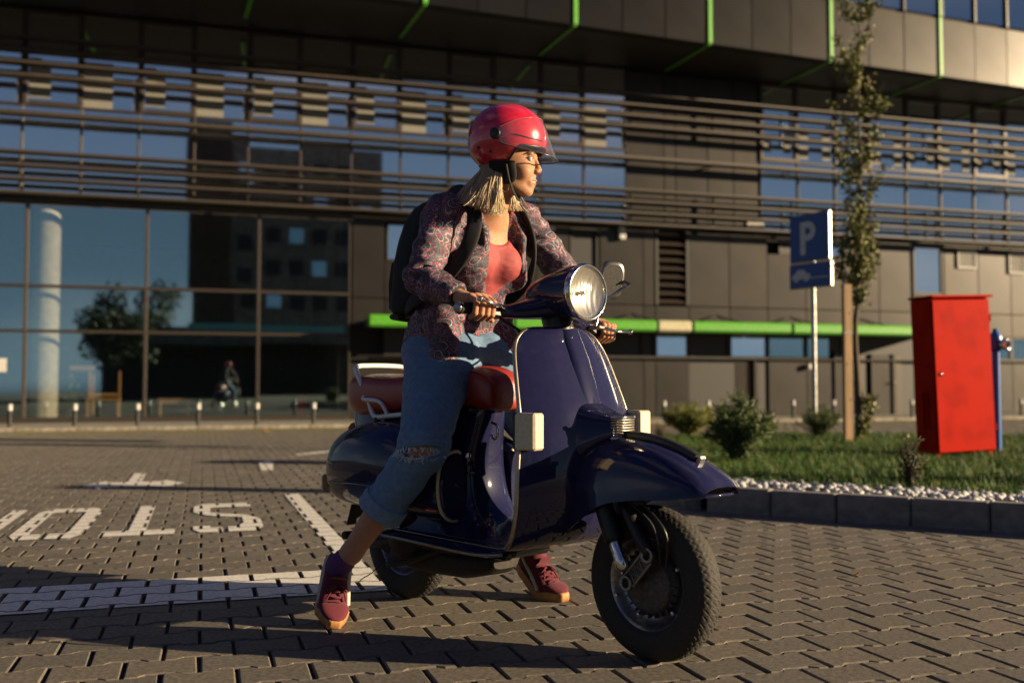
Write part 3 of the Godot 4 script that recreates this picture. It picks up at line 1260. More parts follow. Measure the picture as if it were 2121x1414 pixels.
		# strip windows under the canopy, wall below them
		if a < 14.2:
			glazed(B, a, b, 1.44, 2.06, M.glass_upper if (is_equal_approx(a, 11.20) or is_equal_approx(a, 13.16)) else M.dark, 0.05, 0.06, M.dark, [], -0.05)
		else:
			glazed(B, a, b, 1.44, 2.06, M.glass_lower, 0.05, 0.06, M.cladding[0], [], -0.05)
		if is_equal_approx(a, 12.08) or is_equal_approx(a, 13.16) or is_equal_approx(a, 4.80):
			continue
		panel(B, a, b, 0.06, 1.40, 0, i)
	part("sill", bx(Vector3(13.4, 1.42, 0.04), Vector3(18.4, 0.035, 0.12), 0.006), M.cladding[1], B)
	# recessed side entrance
	var rec := holder("side_entrance", B)
	part("recess", Shape.new().box(Vector3(13.1, 0.70, -0.05), Vector3(2.1, 1.36, 0.02)).commit(), M.dark, rec)
	var gl := Shape.new()
	for k in 12:
		gl.box(Vector3(13.55, 0.35 + k * 0.085, -0.03), Vector3(0.42, 0.05, 0.03), 0.0, Basis(Vector3.RIGHT, 0.5))
	part("grille", gl.commit(), M.frame, rec)
	part("post", bx(Vector3(13.83, 0.72, 0.0), Vector3(0.1, 1.3, 0.1), 0.006), M.cladding[1], rec)
	# doors below the canopy, right
	for d in [[16.05, 16.95, 1.62], [17.12, 18.02, 1.58]]:
		var dr := holder("door", B)
		part("leaf", bx(Vector3((d[0] + d[1]) * 0.5 - 0.12, d[2] * 0.5, -0.02), Vector3(d[1] - d[0] - 0.3, d[2] - 0.06, 0.05), 0.006), M.cladding[2], dr)
		part("frame", Shape.new().box(Vector3(d[1] - 0.22, d[2] * 0.5, 0), Vector3(0.09, d[2], 0.09), 0.006).box(Vector3(d[0] + 0.02, d[2] * 0.5, 0), Vector3(0.05, d[2], 0.09), 0.006).commit(), M.cladding[1], dr)
		part("handle", bx(Vector3(d[1] - 0.24, d[2] * 0.55, 0.08), Vector3(0.11, 0.03, 0.05), 0.008), M.alu, dr)
		part("side_panel", bx(Vector3(d[1] - 0.06, d[2] * 0.5, -0.03), Vector3(0.2, d[2] - 0.05, 0.03), 0.004), M.frame, dr)
	part("entrance_wall", bx(Vector3(17.2, 1.03, -0.06), Vector3(2.5, 2.06, 0.02)), M.dark, B)
	# vents and small fittings
	for vt in [[20.12, 4.08, 0.56, 0.45], [21.75, 4.02, 0.5, 0.5], [13.86, 4.66, 0.42, 0.12]]:
		var vh := holder("vent", B, Transform3D(Basis(), Vector3(vt[0], vt[1], 0.03)))
		var fr := Shape.new()
		for k in [-1, 1]:
			fr.box(Vector3(k * vt[2] * 0.5, 0, 0), Vector3(0.03, vt[3], 0.04), 0.004)
			fr.box(Vector3(0, k * vt[3] * 0.5, 0), Vector3(vt[2] + 0.03, 0.03, 0.042), 0.004)
		part("frame", fr.commit(), M.white, vh)
		var ns := maxi(2, int(vt[3] / 0.06))
		for k in ns:
			part("slat", Shape.new().box(Vector3.ZERO, Vector3(vt[2] - 0.03, 0.035, 0.008), 0.0, Basis(Vector3.RIGHT, 0.6)).commit(), M.white, vh, Transform3D(Basis(), Vector3(0, (k + 0.5) / ns * vt[3] - vt[3] * 0.5, 0)))
	for wl in [[10.32, 4.31, 0.16, 0.3], [8.55, 4.33, 0.22, 0.10], [15.28, 1.25, 0.1, 0.14]]:
		var lp := holder("wall_light", B, Transform3D(Basis(), Vector3(wl[0], wl[1], 0.08)))
		part("housing", bx(Vector3.ZERO, Vector3(wl[2], wl[3], 0.12), 0.02), M.white, lp)
		part("bracket", bx(Vector3(0, 0, -0.075), Vector3(0.05, 0.05, 0.06), 0.004), M.frame, lp)
	# louvre fins in front of the upper storey
	for v in [7.49, 7.24, 6.99, 6.74, 6.01, 5.26, 5.0, 4.74, 4.48]:
		part("louvre_fin", bx(Vector3((UL + UR) * 0.5, v, 0.36), Vector3(UR - UL, 0.052 if v != 6.01 else 0.075, 0.27), 0.008), M.louver, B)
	var hang := 0
	var hu := -8.76
	while hu < UR:
		if hang % 2 == 0:
			for gp in [[6.70, 7.53], [4.44, 5.30]]:
				part("fin_bracket", bx(Vector3(hu, (gp[0] + gp[1]) * 0.5, 0.20), Vector3(0.02, gp[1] - gp[0], 0.08), 0.003), M.frame, B)
			for v in [7.36, 6.01, 4.87]:
				part("fin_arm", bx(Vector3(hu, v, 0.13), Vector3(0.03, 0.05, 0.2), 0.003), M.frame, B)
		hang += 1
		hu += 1.069
	# canopy
	var can := holder("canopy", B)
	part("deck", bx(Vector3(11.5, 2.1, 0.48), Vector3(14.3, 0.16, 0.9), 0.01), M.dark, can)
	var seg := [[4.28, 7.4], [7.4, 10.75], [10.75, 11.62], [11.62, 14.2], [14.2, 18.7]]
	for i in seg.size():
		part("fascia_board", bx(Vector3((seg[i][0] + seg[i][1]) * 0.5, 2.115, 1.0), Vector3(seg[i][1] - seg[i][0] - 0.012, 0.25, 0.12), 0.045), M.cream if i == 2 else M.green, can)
	for u in [6.0, 8.5, 10.55, 12.75, 14.75, 16.75]:
		part("tie_rod", Shape.new().tube([Vector3(u - 0.16, 2.24, 0.9), Vector3(u, 2.46, 0.05), Vector3(u + 0.16, 2.24, 0.9)], 0.014, 6).commit(), M.frame, can)
	# overhanging storey
	var f0 := Vector3(4.49, 8.2, 2.53)
	var fd := Vector3(16.07, 0, -0.95).normalized()
	var fn := Vector3(0.95, 0, 16.07).normalized()
	var F := holder("overhang", B, Transform3D(Basis(fd, Vector3.UP, fn), f0))
	var sf := Shape.new()
	sf.quad(Vector3(-14, 0.012, 0.0), Vector3(26, 0.012, 0.0), Vector3(26, 0.012, -4.5), Vector3(-14, 0.012, -4.5))
	sf.box(Vector3(6, 0.22, -2.3), Vector3(40, 0.4, 4.4))
	part("soffit", sf.commit(), M.soffit, F)
	part("backing", bx(Vector3(6, 2.4, -0.15), Vector3(40, 4.8, 0.2)), M.black_gap, F)
	var step := 3.205
	for k in range(-5, 9):
		var g0 := 0.64 + k * step
		part("green_strip", bx(Vector3(g0, 0.72, 0.012), Vector3(0.105, 1.42, 0.06), 0.01), M.green, F)
		part("green_strip", bx(Vector3(g0, -0.008, -0.98), Vector3(0.085, 0.02, 1.95), 0.004), M.green, F)
		for q in 3:
			var a := g0 + 0.06 + q * (step - 0.12) / 3.0
			panel_sub(F, a, a + (step - 0.12) / 3.0, 0.0, 1.42, 0.0, k * 2 + q)
		# windows above
		for q in 3:
			var a2 := g0 + 0.06 + q * (step - 0.12) / 3.0
			var w := part("pane", bx(Vector3.ZERO, Vector3((step - 0.12) / 3.0 - 0.07, 1.7, 0.02)), M.spandrel, F, Transform3D(Basis(Vector3.UP, randf_range(-.003, .003)), Vector3(a2 + (step - 0.12) / 6.0, 2.34, -0.03)))
			w.set_meta("label", "blue window pane of the overhanging storey")
			part("mullion", bx(Vector3(a2, 2.34, 0.0), Vector3(0.06, 1.8, 0.09), 0.005), M.cladding[1], F)
		part("green_strip", bx(Vector3(g0, 2.34, 0.015), Vector3(0.07, 1.78, 0.05), 0.006), M.green, F)
	part("roof_edge", bx(Vector3(6, 4.0, -0.02), Vector3(40, 1.5, 0.1)), M.cladding[0], F)
	part("roof", bx(Vector3(10.5, 12.9, -3.0), Vector3(39, 0.2, 8.0)), M.cladding[2], B)

func panel_sub(parent: Node, u0: float, u1: float, v0: float, v1: float, w: float, k: int) -> void:
	var keep = M.cladding
	M.cladding = M.fascia
	panel(parent, u0, u1, v0, v1, w, k)
	M.cladding = keep

# ------------------------------------------------------------------ what the glass mirrors: the far side of the street
func surroundings() -> void:
	var rng := RandomNumberGenerator.new()
	rng.seed = 31
	# block of flats
	var dirx := Vector3(0.96, 0, -0.28).normalized()
	var xf := Transform3D(Basis(dirx, Vector3.UP, dirx.cross(Vector3.UP)), Vector3(22.0, 0, 47.0))
	var flats := thing("apartment_block", xf, "tall pale apartment block across the street, mirrored in the glass", "building")
	var wallm := mat(lin(.30, .26, .21), 0.85, 0.0, M.blotch, 0.2)
	part("wall", bx(Vector3(0, 11.5, 4.5), Vector3(17, 23, 9)), wallm, flats)
	part("stair_tower", bx(Vector3(-6.6, 12.2, 3.6), Vector3(3.4, 24.4, 8)), mat(lin(.10, .065, .045), 0.85, 0.0, M.blotch, 0.2), flats)
	var wm := bx(Vector3.ZERO, Vector3(1.3, 1.4, 0.1))
	for fl in 7:
		for k in 6:
			part("window", wm, M.spandrel if rng.randf() < 0.18 else M.dark, flats, Transform3D(Basis(), Vector3(-3.6 + k * 2.1, 2.2 + fl * 3.0, -0.04)))
	# low shop building in front of it
	var low := thing("shop_building", Transform3D(Basis(dirx, Vector3.UP, dirx.cross(Vector3.UP)), Vector3(14.5, 0, 33.0)), "low dark shop building across the street, mirrored in the glass", "building")
	part("wall", bx(Vector3(0, 1.9, 3), Vector3(22, 3.8, 6)), mat(lin(.05, .045, .04), 0.8, 0.0, M.blotch, 0.2), low)
	part("roof_band", bx(Vector3(0.3, 4.25, -0.3), Vector3(22.8, 0.9, 7)), mat(lin(.17, .165, .14), 0.8, 0.0, M.blotch, 0.2), low)
	part("shop_sign", bx(Vector3(0.0, 4.75, -3.86), Vector3(11, 0.5, 0.1)), mat(lin(.15, .42, .38), 0.6), low)
	part("chimney", bx(Vector3(-10.6, 4.6, -2.0), Vector3(0.9, 1.9, 0.9)), mat(lin(.06, .05, .04), 0.8), low)
	# trees there
	for t in [[2.5, 27.0, 6.2, "round dark tree left of the shop building, mirrored in the glass"], [-6.0, 30.0, 5.0, "short dark tree at the far left across the street, mirrored in the glass"], [7.5, 40.0, 9.0, "tall tree rising behind the shop roof, mirrored in the glass"]]:
		far_tree(Vector3(t[0], 0, t[1]), t[2], t[3], rng)

func leaf_cloud(sh: Shape, c: Vector3, rad: Vector3, n: int, size: float, rng: RandomNumberGenerator) -> void:
	for i in n:
		var d := Vector3(rng.randfn(), rng.randfn(), rng.randfn()).normalized() * pow(rng.randf(), 0.45)
		var p := c + d * rad
		var a := Vector3(rng.randfn(), rng.randfn(), rng.randfn()).normalized()
		var b := a.cross(Vector3(rng.randfn(), rng.randfn(), rng.randfn())).normalized()
		var s := size * rng.randf_range(0.6, 1.3)
		sh.quad(p - a * s, p + b * s * 0.45, p + a * s, p - b * s * 0.45)

func far_tree(at: Vector3, h: float, label: String, rng: RandomNumberGenerator) -> void:
	var t := thing("street_tree", Transform3D(Basis(), at), label, "tree", "trees across the street")
	part("trunk", Shape.new().tube([Vector3(0, -0.03, 0), Vector3(0.05, h * 0.3, 0), Vector3(0, h * 0.7, 0.1)], [0.2, 0.15, 0.06], 8).commit(), M.iron, t)
	var sh := Shape.new()
	for k in 14:
		var c := Vector3(rng.randfn() * h * 0.14, h * rng.randf_range(0.42, 0.92), rng.randfn() * h * 0.14)
		leaf_cloud(sh, c, Vector3.ONE * h * 0.16, 160, 0.22, rng)
	var lm := mat(lin(.03, .055, .018), 0.7)
	part("crown", sh.commit(), lm, t)

# ------------------------------------------------------------------ street furniture
func letter_p(h: float) -> Array:
	# outline pieces of a capital P of height h, lower left corner at the origin
	var w := h * 0.20
	var out := [P2([[0, 0], [w, 0], [w, h], [0, h]])]
	var ro := h * 0.29
	var ri := ro - w * 0.95
	var cx := h * 0.30
	var cy := h - ro
	out.append(P2([[w - 0.001, h - (ro - ri)], [cx, h - (ro - ri)], [cx, h], [w - 0.001, h]]))
	out.append(P2([[w - 0.001, cy - ro], [cx, cy - ro], [cx, cy - ri], [w - 0.001, cy - ri]]))
	var arc := PackedVector2Array()
	for k in 13:
		var a := -PI / 2 + PI * k / 12
		arc.append(Vector2(cx - 0.001 + cos(a) * ro, cy + sin(a) * ro))
	for k in 13:
		var a := PI / 2 - PI * k / 12
		arc.append(Vector2(cx - 0.001 + cos(a) * ri, cy + sin(a) * ri))
	out.append(arc)
	return out

func street_things() -> void:
	M.pale_stone = mat(lin(.33, .30, .25), 0.8, 0.0, M.blotch, 1.0, M.fine, 0.1)
	var blue := mat(lin(.012, .075, .30), 0.35, 0.0, M.soft, 2.0)
	var sign_white := mat(lin(.60, .61, .62), 0.4, 0.0, M.soft, 3.0)
	# parking sign
	var e := Vector3(0.537, 0, 0.844).normalized()
	var n := Vector3(-e.z, 0, e.x)
	var xf := Transform3D(Basis(e, Vector3.UP, n), Vector3(3.80, 0.11, -12.61))
	var sg := thing("parking_sign", xf, "blue parking sign with white P and car symbol on a galvanised pole", "sign")
	part("pole", Shape.new().tube([Vector3(0, -0.05, -0.045), Vector3(0, 2.80, -0.045)], 0.032, 16).commit(), M.galv, sg)
	var pl := holder("sign_plate", sg, Transform3D(Basis(), Vector3(0, 2.56, 0)))
	part("plate", bx(Vector3.ZERO, Vector3(0.64, 0.62, 0.05), 0.012), M.galv, pl)
	part("face", bx(Vector3(0, 0, 0.0245), Vector3(0.615, 0.595, 0.006), 0.002), blue, pl)
	var lp := Shape.new()
	for q in letter_p(0.42):
		lp.prism(q, 0.003, Transform3D(Basis(), Vector3(-0.135, -0.215, 0.0275)))
	part("letter_p", lp.commit(), sign_white, pl)
	var p2 := holder("lower_plate", sg, Transform3D(Basis(Vector3.UP, 0.02), Vector3(0.012, 2.075, 0.008)))
	part("plate", bx(Vector3.ZERO, Vector3(0.66, 0.325, 0.05), 0.012), M.galv, p2)
	part("face", bx(Vector3(0, 0, 0.0245), Vector3(0.635, 0.30, 0.006), 0.002), blue, p2)
	var car := Shape.new()
	var cx := Transform3D(Basis(), Vector3(-0.29, -0.09, 0.0275))
	car.prism(P2([[0.02, 0.05], [0.30, 0.05], [0.31, 0.085], [0.29, 0.115], [0.24, 0.122], [0.205, 0.17], [0.10, 0.17], [0.06, 0.122], [0.025, 0.11], [0.012, 0.08]]), 0.003, cx)
	for q in [0.08, 0.24]:
		var wp := PackedVector2Array()
		for k in 14:
			wp.append(Vector2(q + cos(TAU * k / 14) * 0.033, 0.048 + sin(TAU * k / 14) * 0.033))
		car.prism(wp, 0.0036, cx)
	part("car_symbol", car.commit(), sign_white, p2)
	part("kerb_symbol", bx(Vector3(0.15, -0.035, 0.0285), Vector3(0.30, 0.014, 0.003)), sign_white, p2)
	for y in [2.78, 2.34, 2.08]:
		part("clamp", Shape.new().box(Vector3(0, y, -0.032), Vector3(0.10, 0.035, 0.04), 0.004).commit(), M.galv, sg)

	# red cabinet
	var red := mat(lin(.40, .013, .004), 0.5, 0.0, ntex(60, 0.010, Color(0.86, 0.85, 0.85), Color(1, 1, 1), 3, 512, FastNoiseLite.TYPE_SIMPLEX_SMOOTH, Color(0.97, 0.96, 0.96), 0.5), 0.6, M.fine, 0.01)
	red.metallic_specular = 0.12
	var ce := Vector3(0.96, 0, -0.28).normalized()
	var cn := Vector3(0.28, 0, 0.96).normalized()
	var cb := Basis(ce, Vector3.UP, cn) * Basis(Vector3.BACK, 0.036)
	var cab := thing("hydrant_cabinet", Transform3D(cb, Vector3(4.09, 0.10, -9.23)), "tall red metal cabinet on legs in the grass beside the blue hydrant", "cabinet")
	part("case", bx(Vector3(0.02, 0.785, 0), Vector3(0.64, 1.41, 0.27), 0.008), red, cab)
	part("roof_plate", bx(Vector3(0.028, 1.505, 0.015), Vector3(0.68, 0.022, 0.33), 0.005), red, cab)
	var door := part("door", bx(Vector3(0.023, 0.783, 0.146), Vector3(0.625, 1.385, 0.022), 0.006), red, cab)
	part("lock", Shape.new().lathe([Vector2(0, 0.014), Vector2(0.012, 0.012), Vector2(0.016, 0.004), Vector2(0.016, 0), Vector2(0, 0)], 16, Transform3D(Basis(), Vector3(-0.235, 0.80, 0.157))).commit(), M.chrome, door)
	for y in [1.30, 0.30]:
		part("hinge", Shape.new().tube([Vector3(0.343, y - 0.03, 0.150), Vector3(0.343, y + 0.03, 0.150)], 0.010, 10).commit(), red, door)
	for q in [[-0.26, -0.10], [0.30, -0.10], [-0.26, 0.10], [0.30, 0.10]]:
		part("leg", bx(Vector3(q[0], 0.02, q[1]), Vector3(0.045, 0.15, 0.045), 0.004), red, cab)
	part("side_handle", Shape.new().box(Vector3(-0.312, 0.47, 0.0), Vector3(0.02, 0.34, 0.012), 0.003).box(Vector3(-0.312, 0.47, 0.05), Vector3(0.02, 0.34, 0.012), 0.003).commit(), red, cab)

	# blue standpipe
	var hyd_blue := mat(lin(.010, .10, .40), 0.35, 0.0, M.soft, 3.0)
	var hy := thing("standpipe_hydrant", Transform3D(Basis(), Vector3(4.72, 0.10, -9.70)), "blue standpipe hydrant with silver coupling behind the red cabinet", "hydrant")
	part("pipe", Shape.new().tube([Vector3(0, -0.03, 0), Vector3(0, 1.06, 0)], 0.036, 16).commit(), hyd_blue, hy)
	part("head", Shape.new().lathe([Vector2(0, 1.02), Vector2(0.05, 1.02), Vector2(0.062, 1.06), Vector2(0.062, 1.16), Vector2(0.04, 1.20), Vector2(0.026, 1.21), Vector2(0.026, 1.24), Vector2(0, 1.245)], 20, Transform3D(Basis(Vector3.RIGHT, -PI / 2), Vector3.ZERO)).commit(), hyd_blue, hy)
	part("coupling", Shape.new().lathe([Vector2(0.028, 0.055), Vector2(0.028, 0.125), Vector2(0.045, 0.135), Vector2(0.058, 0.13), Vector2(0.060, 0.10), Vector2(0.052, 0.09), Vector2(0.046, 0.05), Vector2(0.028, 0.05)], 24, Transform3D(Basis(Quaternion(Vector3.BACK, Vector3(0.5, -0.05, 0.86).normalized())), Vector3(0, 1.09, 0))).commit(), M.chrome, hy)
	part("outlet", Shape.new().tube([Vector3(0, 1.09, 0), Vector3(0.045, 1.086, 0.078)], 0.046, 16).commit(), M.black_metal, hy)

	# stake beside the tree
	var stk := thing("tree_stake", Transform3D(Basis(Vector3.UP, 0.25) * Basis(Vector3.BACK, -0.005), Vector3(3.77, 0.08, -11.19)), "sawn wooden stake standing beside the young tree", "stake")
	part("post", bx(Vector3(0, 0.92, 0), Vector3(0.105, 1.86, 0.05), 0.005), M.wood, stk)
	part("tie", Shape.new().box(Vector3(0, 1.30, 0), Vector3(0.112, 0.022, 0.058), 0.004).commit(), M.galv, stk)
	for q in [[0.015, 1.52], [-0.02, 0.95], [0.02, 0.55]]:
		part("knot", Shape.new().ellipsoid(Transform3D(Basis(), Vector3(q[0], q[1], 0.0245)), Vector3(0.012, 0.018, 0.0016), 10, 6).commit(), M.iron, stk)

	# bollards by the building
	var bol := Node3D.new()
	var post := Shape.new().tube([Vector3(0, -0.02, 0), Vector3(0, 0.29, 0)], 0.034, 14).commit()
	var cap := Shape.new().lathe([Vector2(0, 0.29), Vector2(0.043, 0.29), Vector2(0.046, 0.30), Vector2(0.046, 0.335), Vector2(0.036, 0.34), Vector2(0.036, 0.352), Vector2(0.046, 0.357), Vector2(0.046, 0.39), Vector2(0.04, 0.40), Vector2(0, 0.403)], 20, Transform3D(Basis(Vector3.RIGHT, -PI / 2), Vector3.ZERO)).commit()
	var capm := mat(lin(.50, .49, .47), 0.4, 0.1, M.soft, 4.0)
	var order := ["first", "second", "third", "fourth", "fifth", "sixth"]
	var seen := 0
	for k in 22:
		if k > 5 and k < 12:
			continue
		var u := -2.11 + 1.042 * k
		var lab := ""
		if k <= 5:
			lab = "short black bollard with pale cap, %s from the left edge" % order[k]
		else:
			lab = ["short black bollard with pale cap just right of the scooter's leg shield", "short black bollard with pale cap above the lighter green bush", "short black bollard with pale cap above the darker near bush", "short black bollard with pale cap left of the parking sign pole", "short black bollard with pale cap between sign pole and wooden stake", "short black bollard with pale cap right of the young tree", "short black bollard with pale cap close left of the red cabinet", "short black bollard hidden behind the red cabinet", "short black bollard with pale cap right of the blue hydrant", "short black bollard with pale cap at the right edge"][k - 12]
		var b := thing("bollard", Transform3D(Basis(), WALL0 + WD * u + WN * 2.08 + Vector3(0, 0.062, 0)), lab, "bollard", "bollards in front of the building")
		part("post", post, M.black_metal, b)
		part("cap", cap, capm, b)
	# raised walk under them
	var walk := thing("walkway", Transform3D(Basis(WD, Vector3.UP, WN), WALL0), "pale raised walkway along the foot of the building", "pavement", "", "structure")
	part("slab", bx(Vector3(10.5, 0.0, 1.10), Vector3(40, 0.12, 2.2), 0.008), M.kerb, walk)
	for k in 40:
		part("edge_stone", bx(Vector3(-9.0 + k + 0.5, 0.002, 2.262), Vector3(0.99, 0.13, 0.12), 0.01), M.pale_stone, walk)
	# slim pillar out of frame to the right; its shadow crosses the paving
	var pil := thing("utility_pillar", Transform3D(Basis(Vector3.UP, 0.3), Vector3(4.6, 0.1, -6.45)), "slim grey utility pillar on the island beyond the right edge", "pillar")
	part("case", bx(Vector3(0, 0.85, 0), Vector3(0.24, 1.72, 0.2), 0.01), M.galv, pil)
	part("cap", bx(Vector3(0, 1.73, 0), Vector3(0.28, 0.04, 0.24), 0.01), M.galv, pil)

	# things inside the glazed hall
	var hall := Transform3D(Basis(WD, Vector3.UP, WN), WALL0)
	var tb := thing("wooden_table", hall * Transform3D(Basis(), Vector3(0.52, 0.08, -0.9)), "small light wooden table behind the glass front", "table")
	part("tabletop", bx(Vector3(0, 0.42, 0), Vector3(0.66, 0.035, 0.4), 0.006), M.interior_wood, tb)
	part("apron", bx(Vector3(0, 0.37, 0), Vector3(0.56, 0.06, 0.3), 0.004), M.interior_wood, tb)
	for q in [[-0.27, -0.15], [0.27, -0.15], [-0.27, 0.15], [0.27, 0.15]]:
		part("leg", bx(Vector3(q[0], 0.2, q[1]), Vector3(0.045, 0.41, 0.045), 0.004), M.interior_wood, tb)
	var ch := thing("wooden_chair", hall * Transform3D(Basis(), Vector3(-0.86, 0.08, -0.9)), "light wooden chair with tall back posts behind the glass front", "chair")
	part("seat", bx(Vector3(0, 0.42, 0), Vector3(0.66, 0.05, 0.4), 0.006), M.interior_wood, ch)
	part("rail", bx(Vector3(0, 0.52, -0.17), Vector3(0.56, 0.06, 0.03), 0.004), M.interior_wood, ch)
	for q in [-0.29, 0.29]:
		part("leg", bx(Vector3(q, 0.2, 0.16), Vector3(0.045, 0.41, 0.045), 0.004), M.interior_wood, ch)
		part("back_post", bx(Vector3(q, 0.5, -0.17), Vector3(0.045, 1.02, 0.045), 0.004), M.interior_wood, ch)
	var sf := thing("wooden_stand", hall * Transform3D(Basis(), Vector3(-1.35, 0.08, -1.6)), "light wooden stand frame with a board, deeper in the glazed hall", "stand")
	for q in [-0.22, 0.22]:
		part("upright", bx(Vector3(q, 0.55, 0), Vector3(0.06, 1.1, 0.06), 0.004), M.interior_wood, sf)
	part("cross_board", bx(Vector3(0, 1.05, 0.03), Vector3(0.5, 0.14, 0.03), 0.004), M.interior_wood, sf)
	var pot := thing("potted_plant", hall * Transform3D(Basis(), Vector3(-1.52, 0.08, -0.75)), "dark leafy potted plant beside the pale column indoors", "plant")
	part("pot", Shape.new().lathe([Vector2(0, 0), Vector2(0.11, 0), Vector2(0.14, 0.25), Vector2(0.12, 0.25), Vector2(0, 0.23)], 18, Transform3D(Basis(Vector3.RIGHT, -PI / 2), Vector3.ZERO)).commit(), M.dark, pot)
	var rng := RandomNumberGenerator.new()
	rng.seed = 71
	var lf := Shape.new()
	leaf_cloud(lf, Vector3(0, 0.58, 0), Vector3(0.22, 0.34, 0.22), 260, 0.06, rng)
	part("foliage", lf.commit(), mat(lin(.035, .06, .02), 0.6), pot)
	var rb := thing("red_bin", hall * Transform3D(Basis(), Vector3(3.15, 0.08, -0.8)), "small red bin behind the glass near the corner", "bin")
	part("bin_body", Shape.new().lathe([Vector2(0, 0), Vector2(0.11, 0), Vector2(0.13, 0.42), Vector2(0.11, 0.42), Vector2(0, 0.05)], 20, Transform3D(Basis(Vector3.RIGHT, -PI / 2), Vector3.ZERO)).commit(), red, rb)
	part("lid", Shape.new().lathe([Vector2(0, 0.50), Vector2(0.10, 0.47), Vector2(0.135, 0.42), Vector2(0, 0.42)], 20, Transform3D(Basis(Vector3.RIGHT, -PI / 2), Vector3.ZERO)).commit(), red, rb)
	# a dry leaf on the paving
	var dl := thing("dry_leaf", Transform3D(Basis(Vector3.UP, 0.6), Vector3(1.42, 0.004, -4.15)), "single curled brown leaf lying on the paving right of the scooter", "leaf")
	part("blade", Shape.new().sheet([PackedVector3Array([Vector3(-0.022, 0.004, 0), Vector3(-0.01, 0.002, -0.008), Vector3(0.014, 0.006, -0.006), Vector3(0.024, 0.014, 0)]), PackedVector3Array([Vector3(-0.022, 0.004, 0.001), Vector3(-0.01, 0.0, 0.002), Vector3(0.012, 0.002, 0.003), Vector3(0.024, 0.014, 0.001)]), PackedVector3Array([Vector3(-0.022, 0.004, 0.002), Vector3(-0.01, 0.006, 0.012), Vector3(0.010, 0.009, 0.010), Vector3(0.024, 0.014, 0.002)])], 0.001).commit(), mat(lin(.30, .13, .04), 0.7), dl)

# ------------------------------------------------------------------ plants
func foliage_mat(c: Array, back := 0.35) -> StandardMaterial3D:
	var m := mat(lin(1, 1, 1), 0.6)
	m.vertex_color_use_as_albedo = true
	m.backlight_enabled = true
	m.backlight = Color(c[0], c[1], c[2]) * back
	return m

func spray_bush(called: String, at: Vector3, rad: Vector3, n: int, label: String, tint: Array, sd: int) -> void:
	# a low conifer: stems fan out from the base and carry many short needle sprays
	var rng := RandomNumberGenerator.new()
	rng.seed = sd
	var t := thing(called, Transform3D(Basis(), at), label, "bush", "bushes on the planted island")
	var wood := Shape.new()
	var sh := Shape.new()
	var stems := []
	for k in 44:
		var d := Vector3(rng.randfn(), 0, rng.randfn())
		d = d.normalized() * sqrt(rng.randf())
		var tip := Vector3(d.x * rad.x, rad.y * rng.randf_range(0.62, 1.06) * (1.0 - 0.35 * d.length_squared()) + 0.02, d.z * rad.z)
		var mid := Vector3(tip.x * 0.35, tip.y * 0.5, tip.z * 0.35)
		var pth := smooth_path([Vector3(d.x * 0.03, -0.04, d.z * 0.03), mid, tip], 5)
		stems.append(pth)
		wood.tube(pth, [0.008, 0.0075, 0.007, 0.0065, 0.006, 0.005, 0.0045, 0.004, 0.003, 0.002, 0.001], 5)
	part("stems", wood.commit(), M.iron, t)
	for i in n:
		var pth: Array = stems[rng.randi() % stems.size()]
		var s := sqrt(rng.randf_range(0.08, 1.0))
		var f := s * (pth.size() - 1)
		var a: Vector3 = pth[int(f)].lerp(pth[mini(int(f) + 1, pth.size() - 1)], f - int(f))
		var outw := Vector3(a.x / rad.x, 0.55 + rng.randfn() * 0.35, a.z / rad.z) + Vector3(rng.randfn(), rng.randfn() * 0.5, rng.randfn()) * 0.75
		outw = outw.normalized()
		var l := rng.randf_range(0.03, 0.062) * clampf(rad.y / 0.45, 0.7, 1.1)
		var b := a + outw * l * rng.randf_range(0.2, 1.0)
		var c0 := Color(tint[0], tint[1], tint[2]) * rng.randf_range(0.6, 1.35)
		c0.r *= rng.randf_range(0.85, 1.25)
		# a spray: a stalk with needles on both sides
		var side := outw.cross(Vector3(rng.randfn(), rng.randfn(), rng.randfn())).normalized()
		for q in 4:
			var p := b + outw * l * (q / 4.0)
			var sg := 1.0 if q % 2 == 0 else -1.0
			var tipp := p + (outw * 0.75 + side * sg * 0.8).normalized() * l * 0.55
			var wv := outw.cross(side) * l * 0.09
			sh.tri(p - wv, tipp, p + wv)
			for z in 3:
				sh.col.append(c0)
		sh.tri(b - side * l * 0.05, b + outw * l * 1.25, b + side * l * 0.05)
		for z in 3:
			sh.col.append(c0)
	part("foliage", sh.commit(), foliage_mat(tint), t)

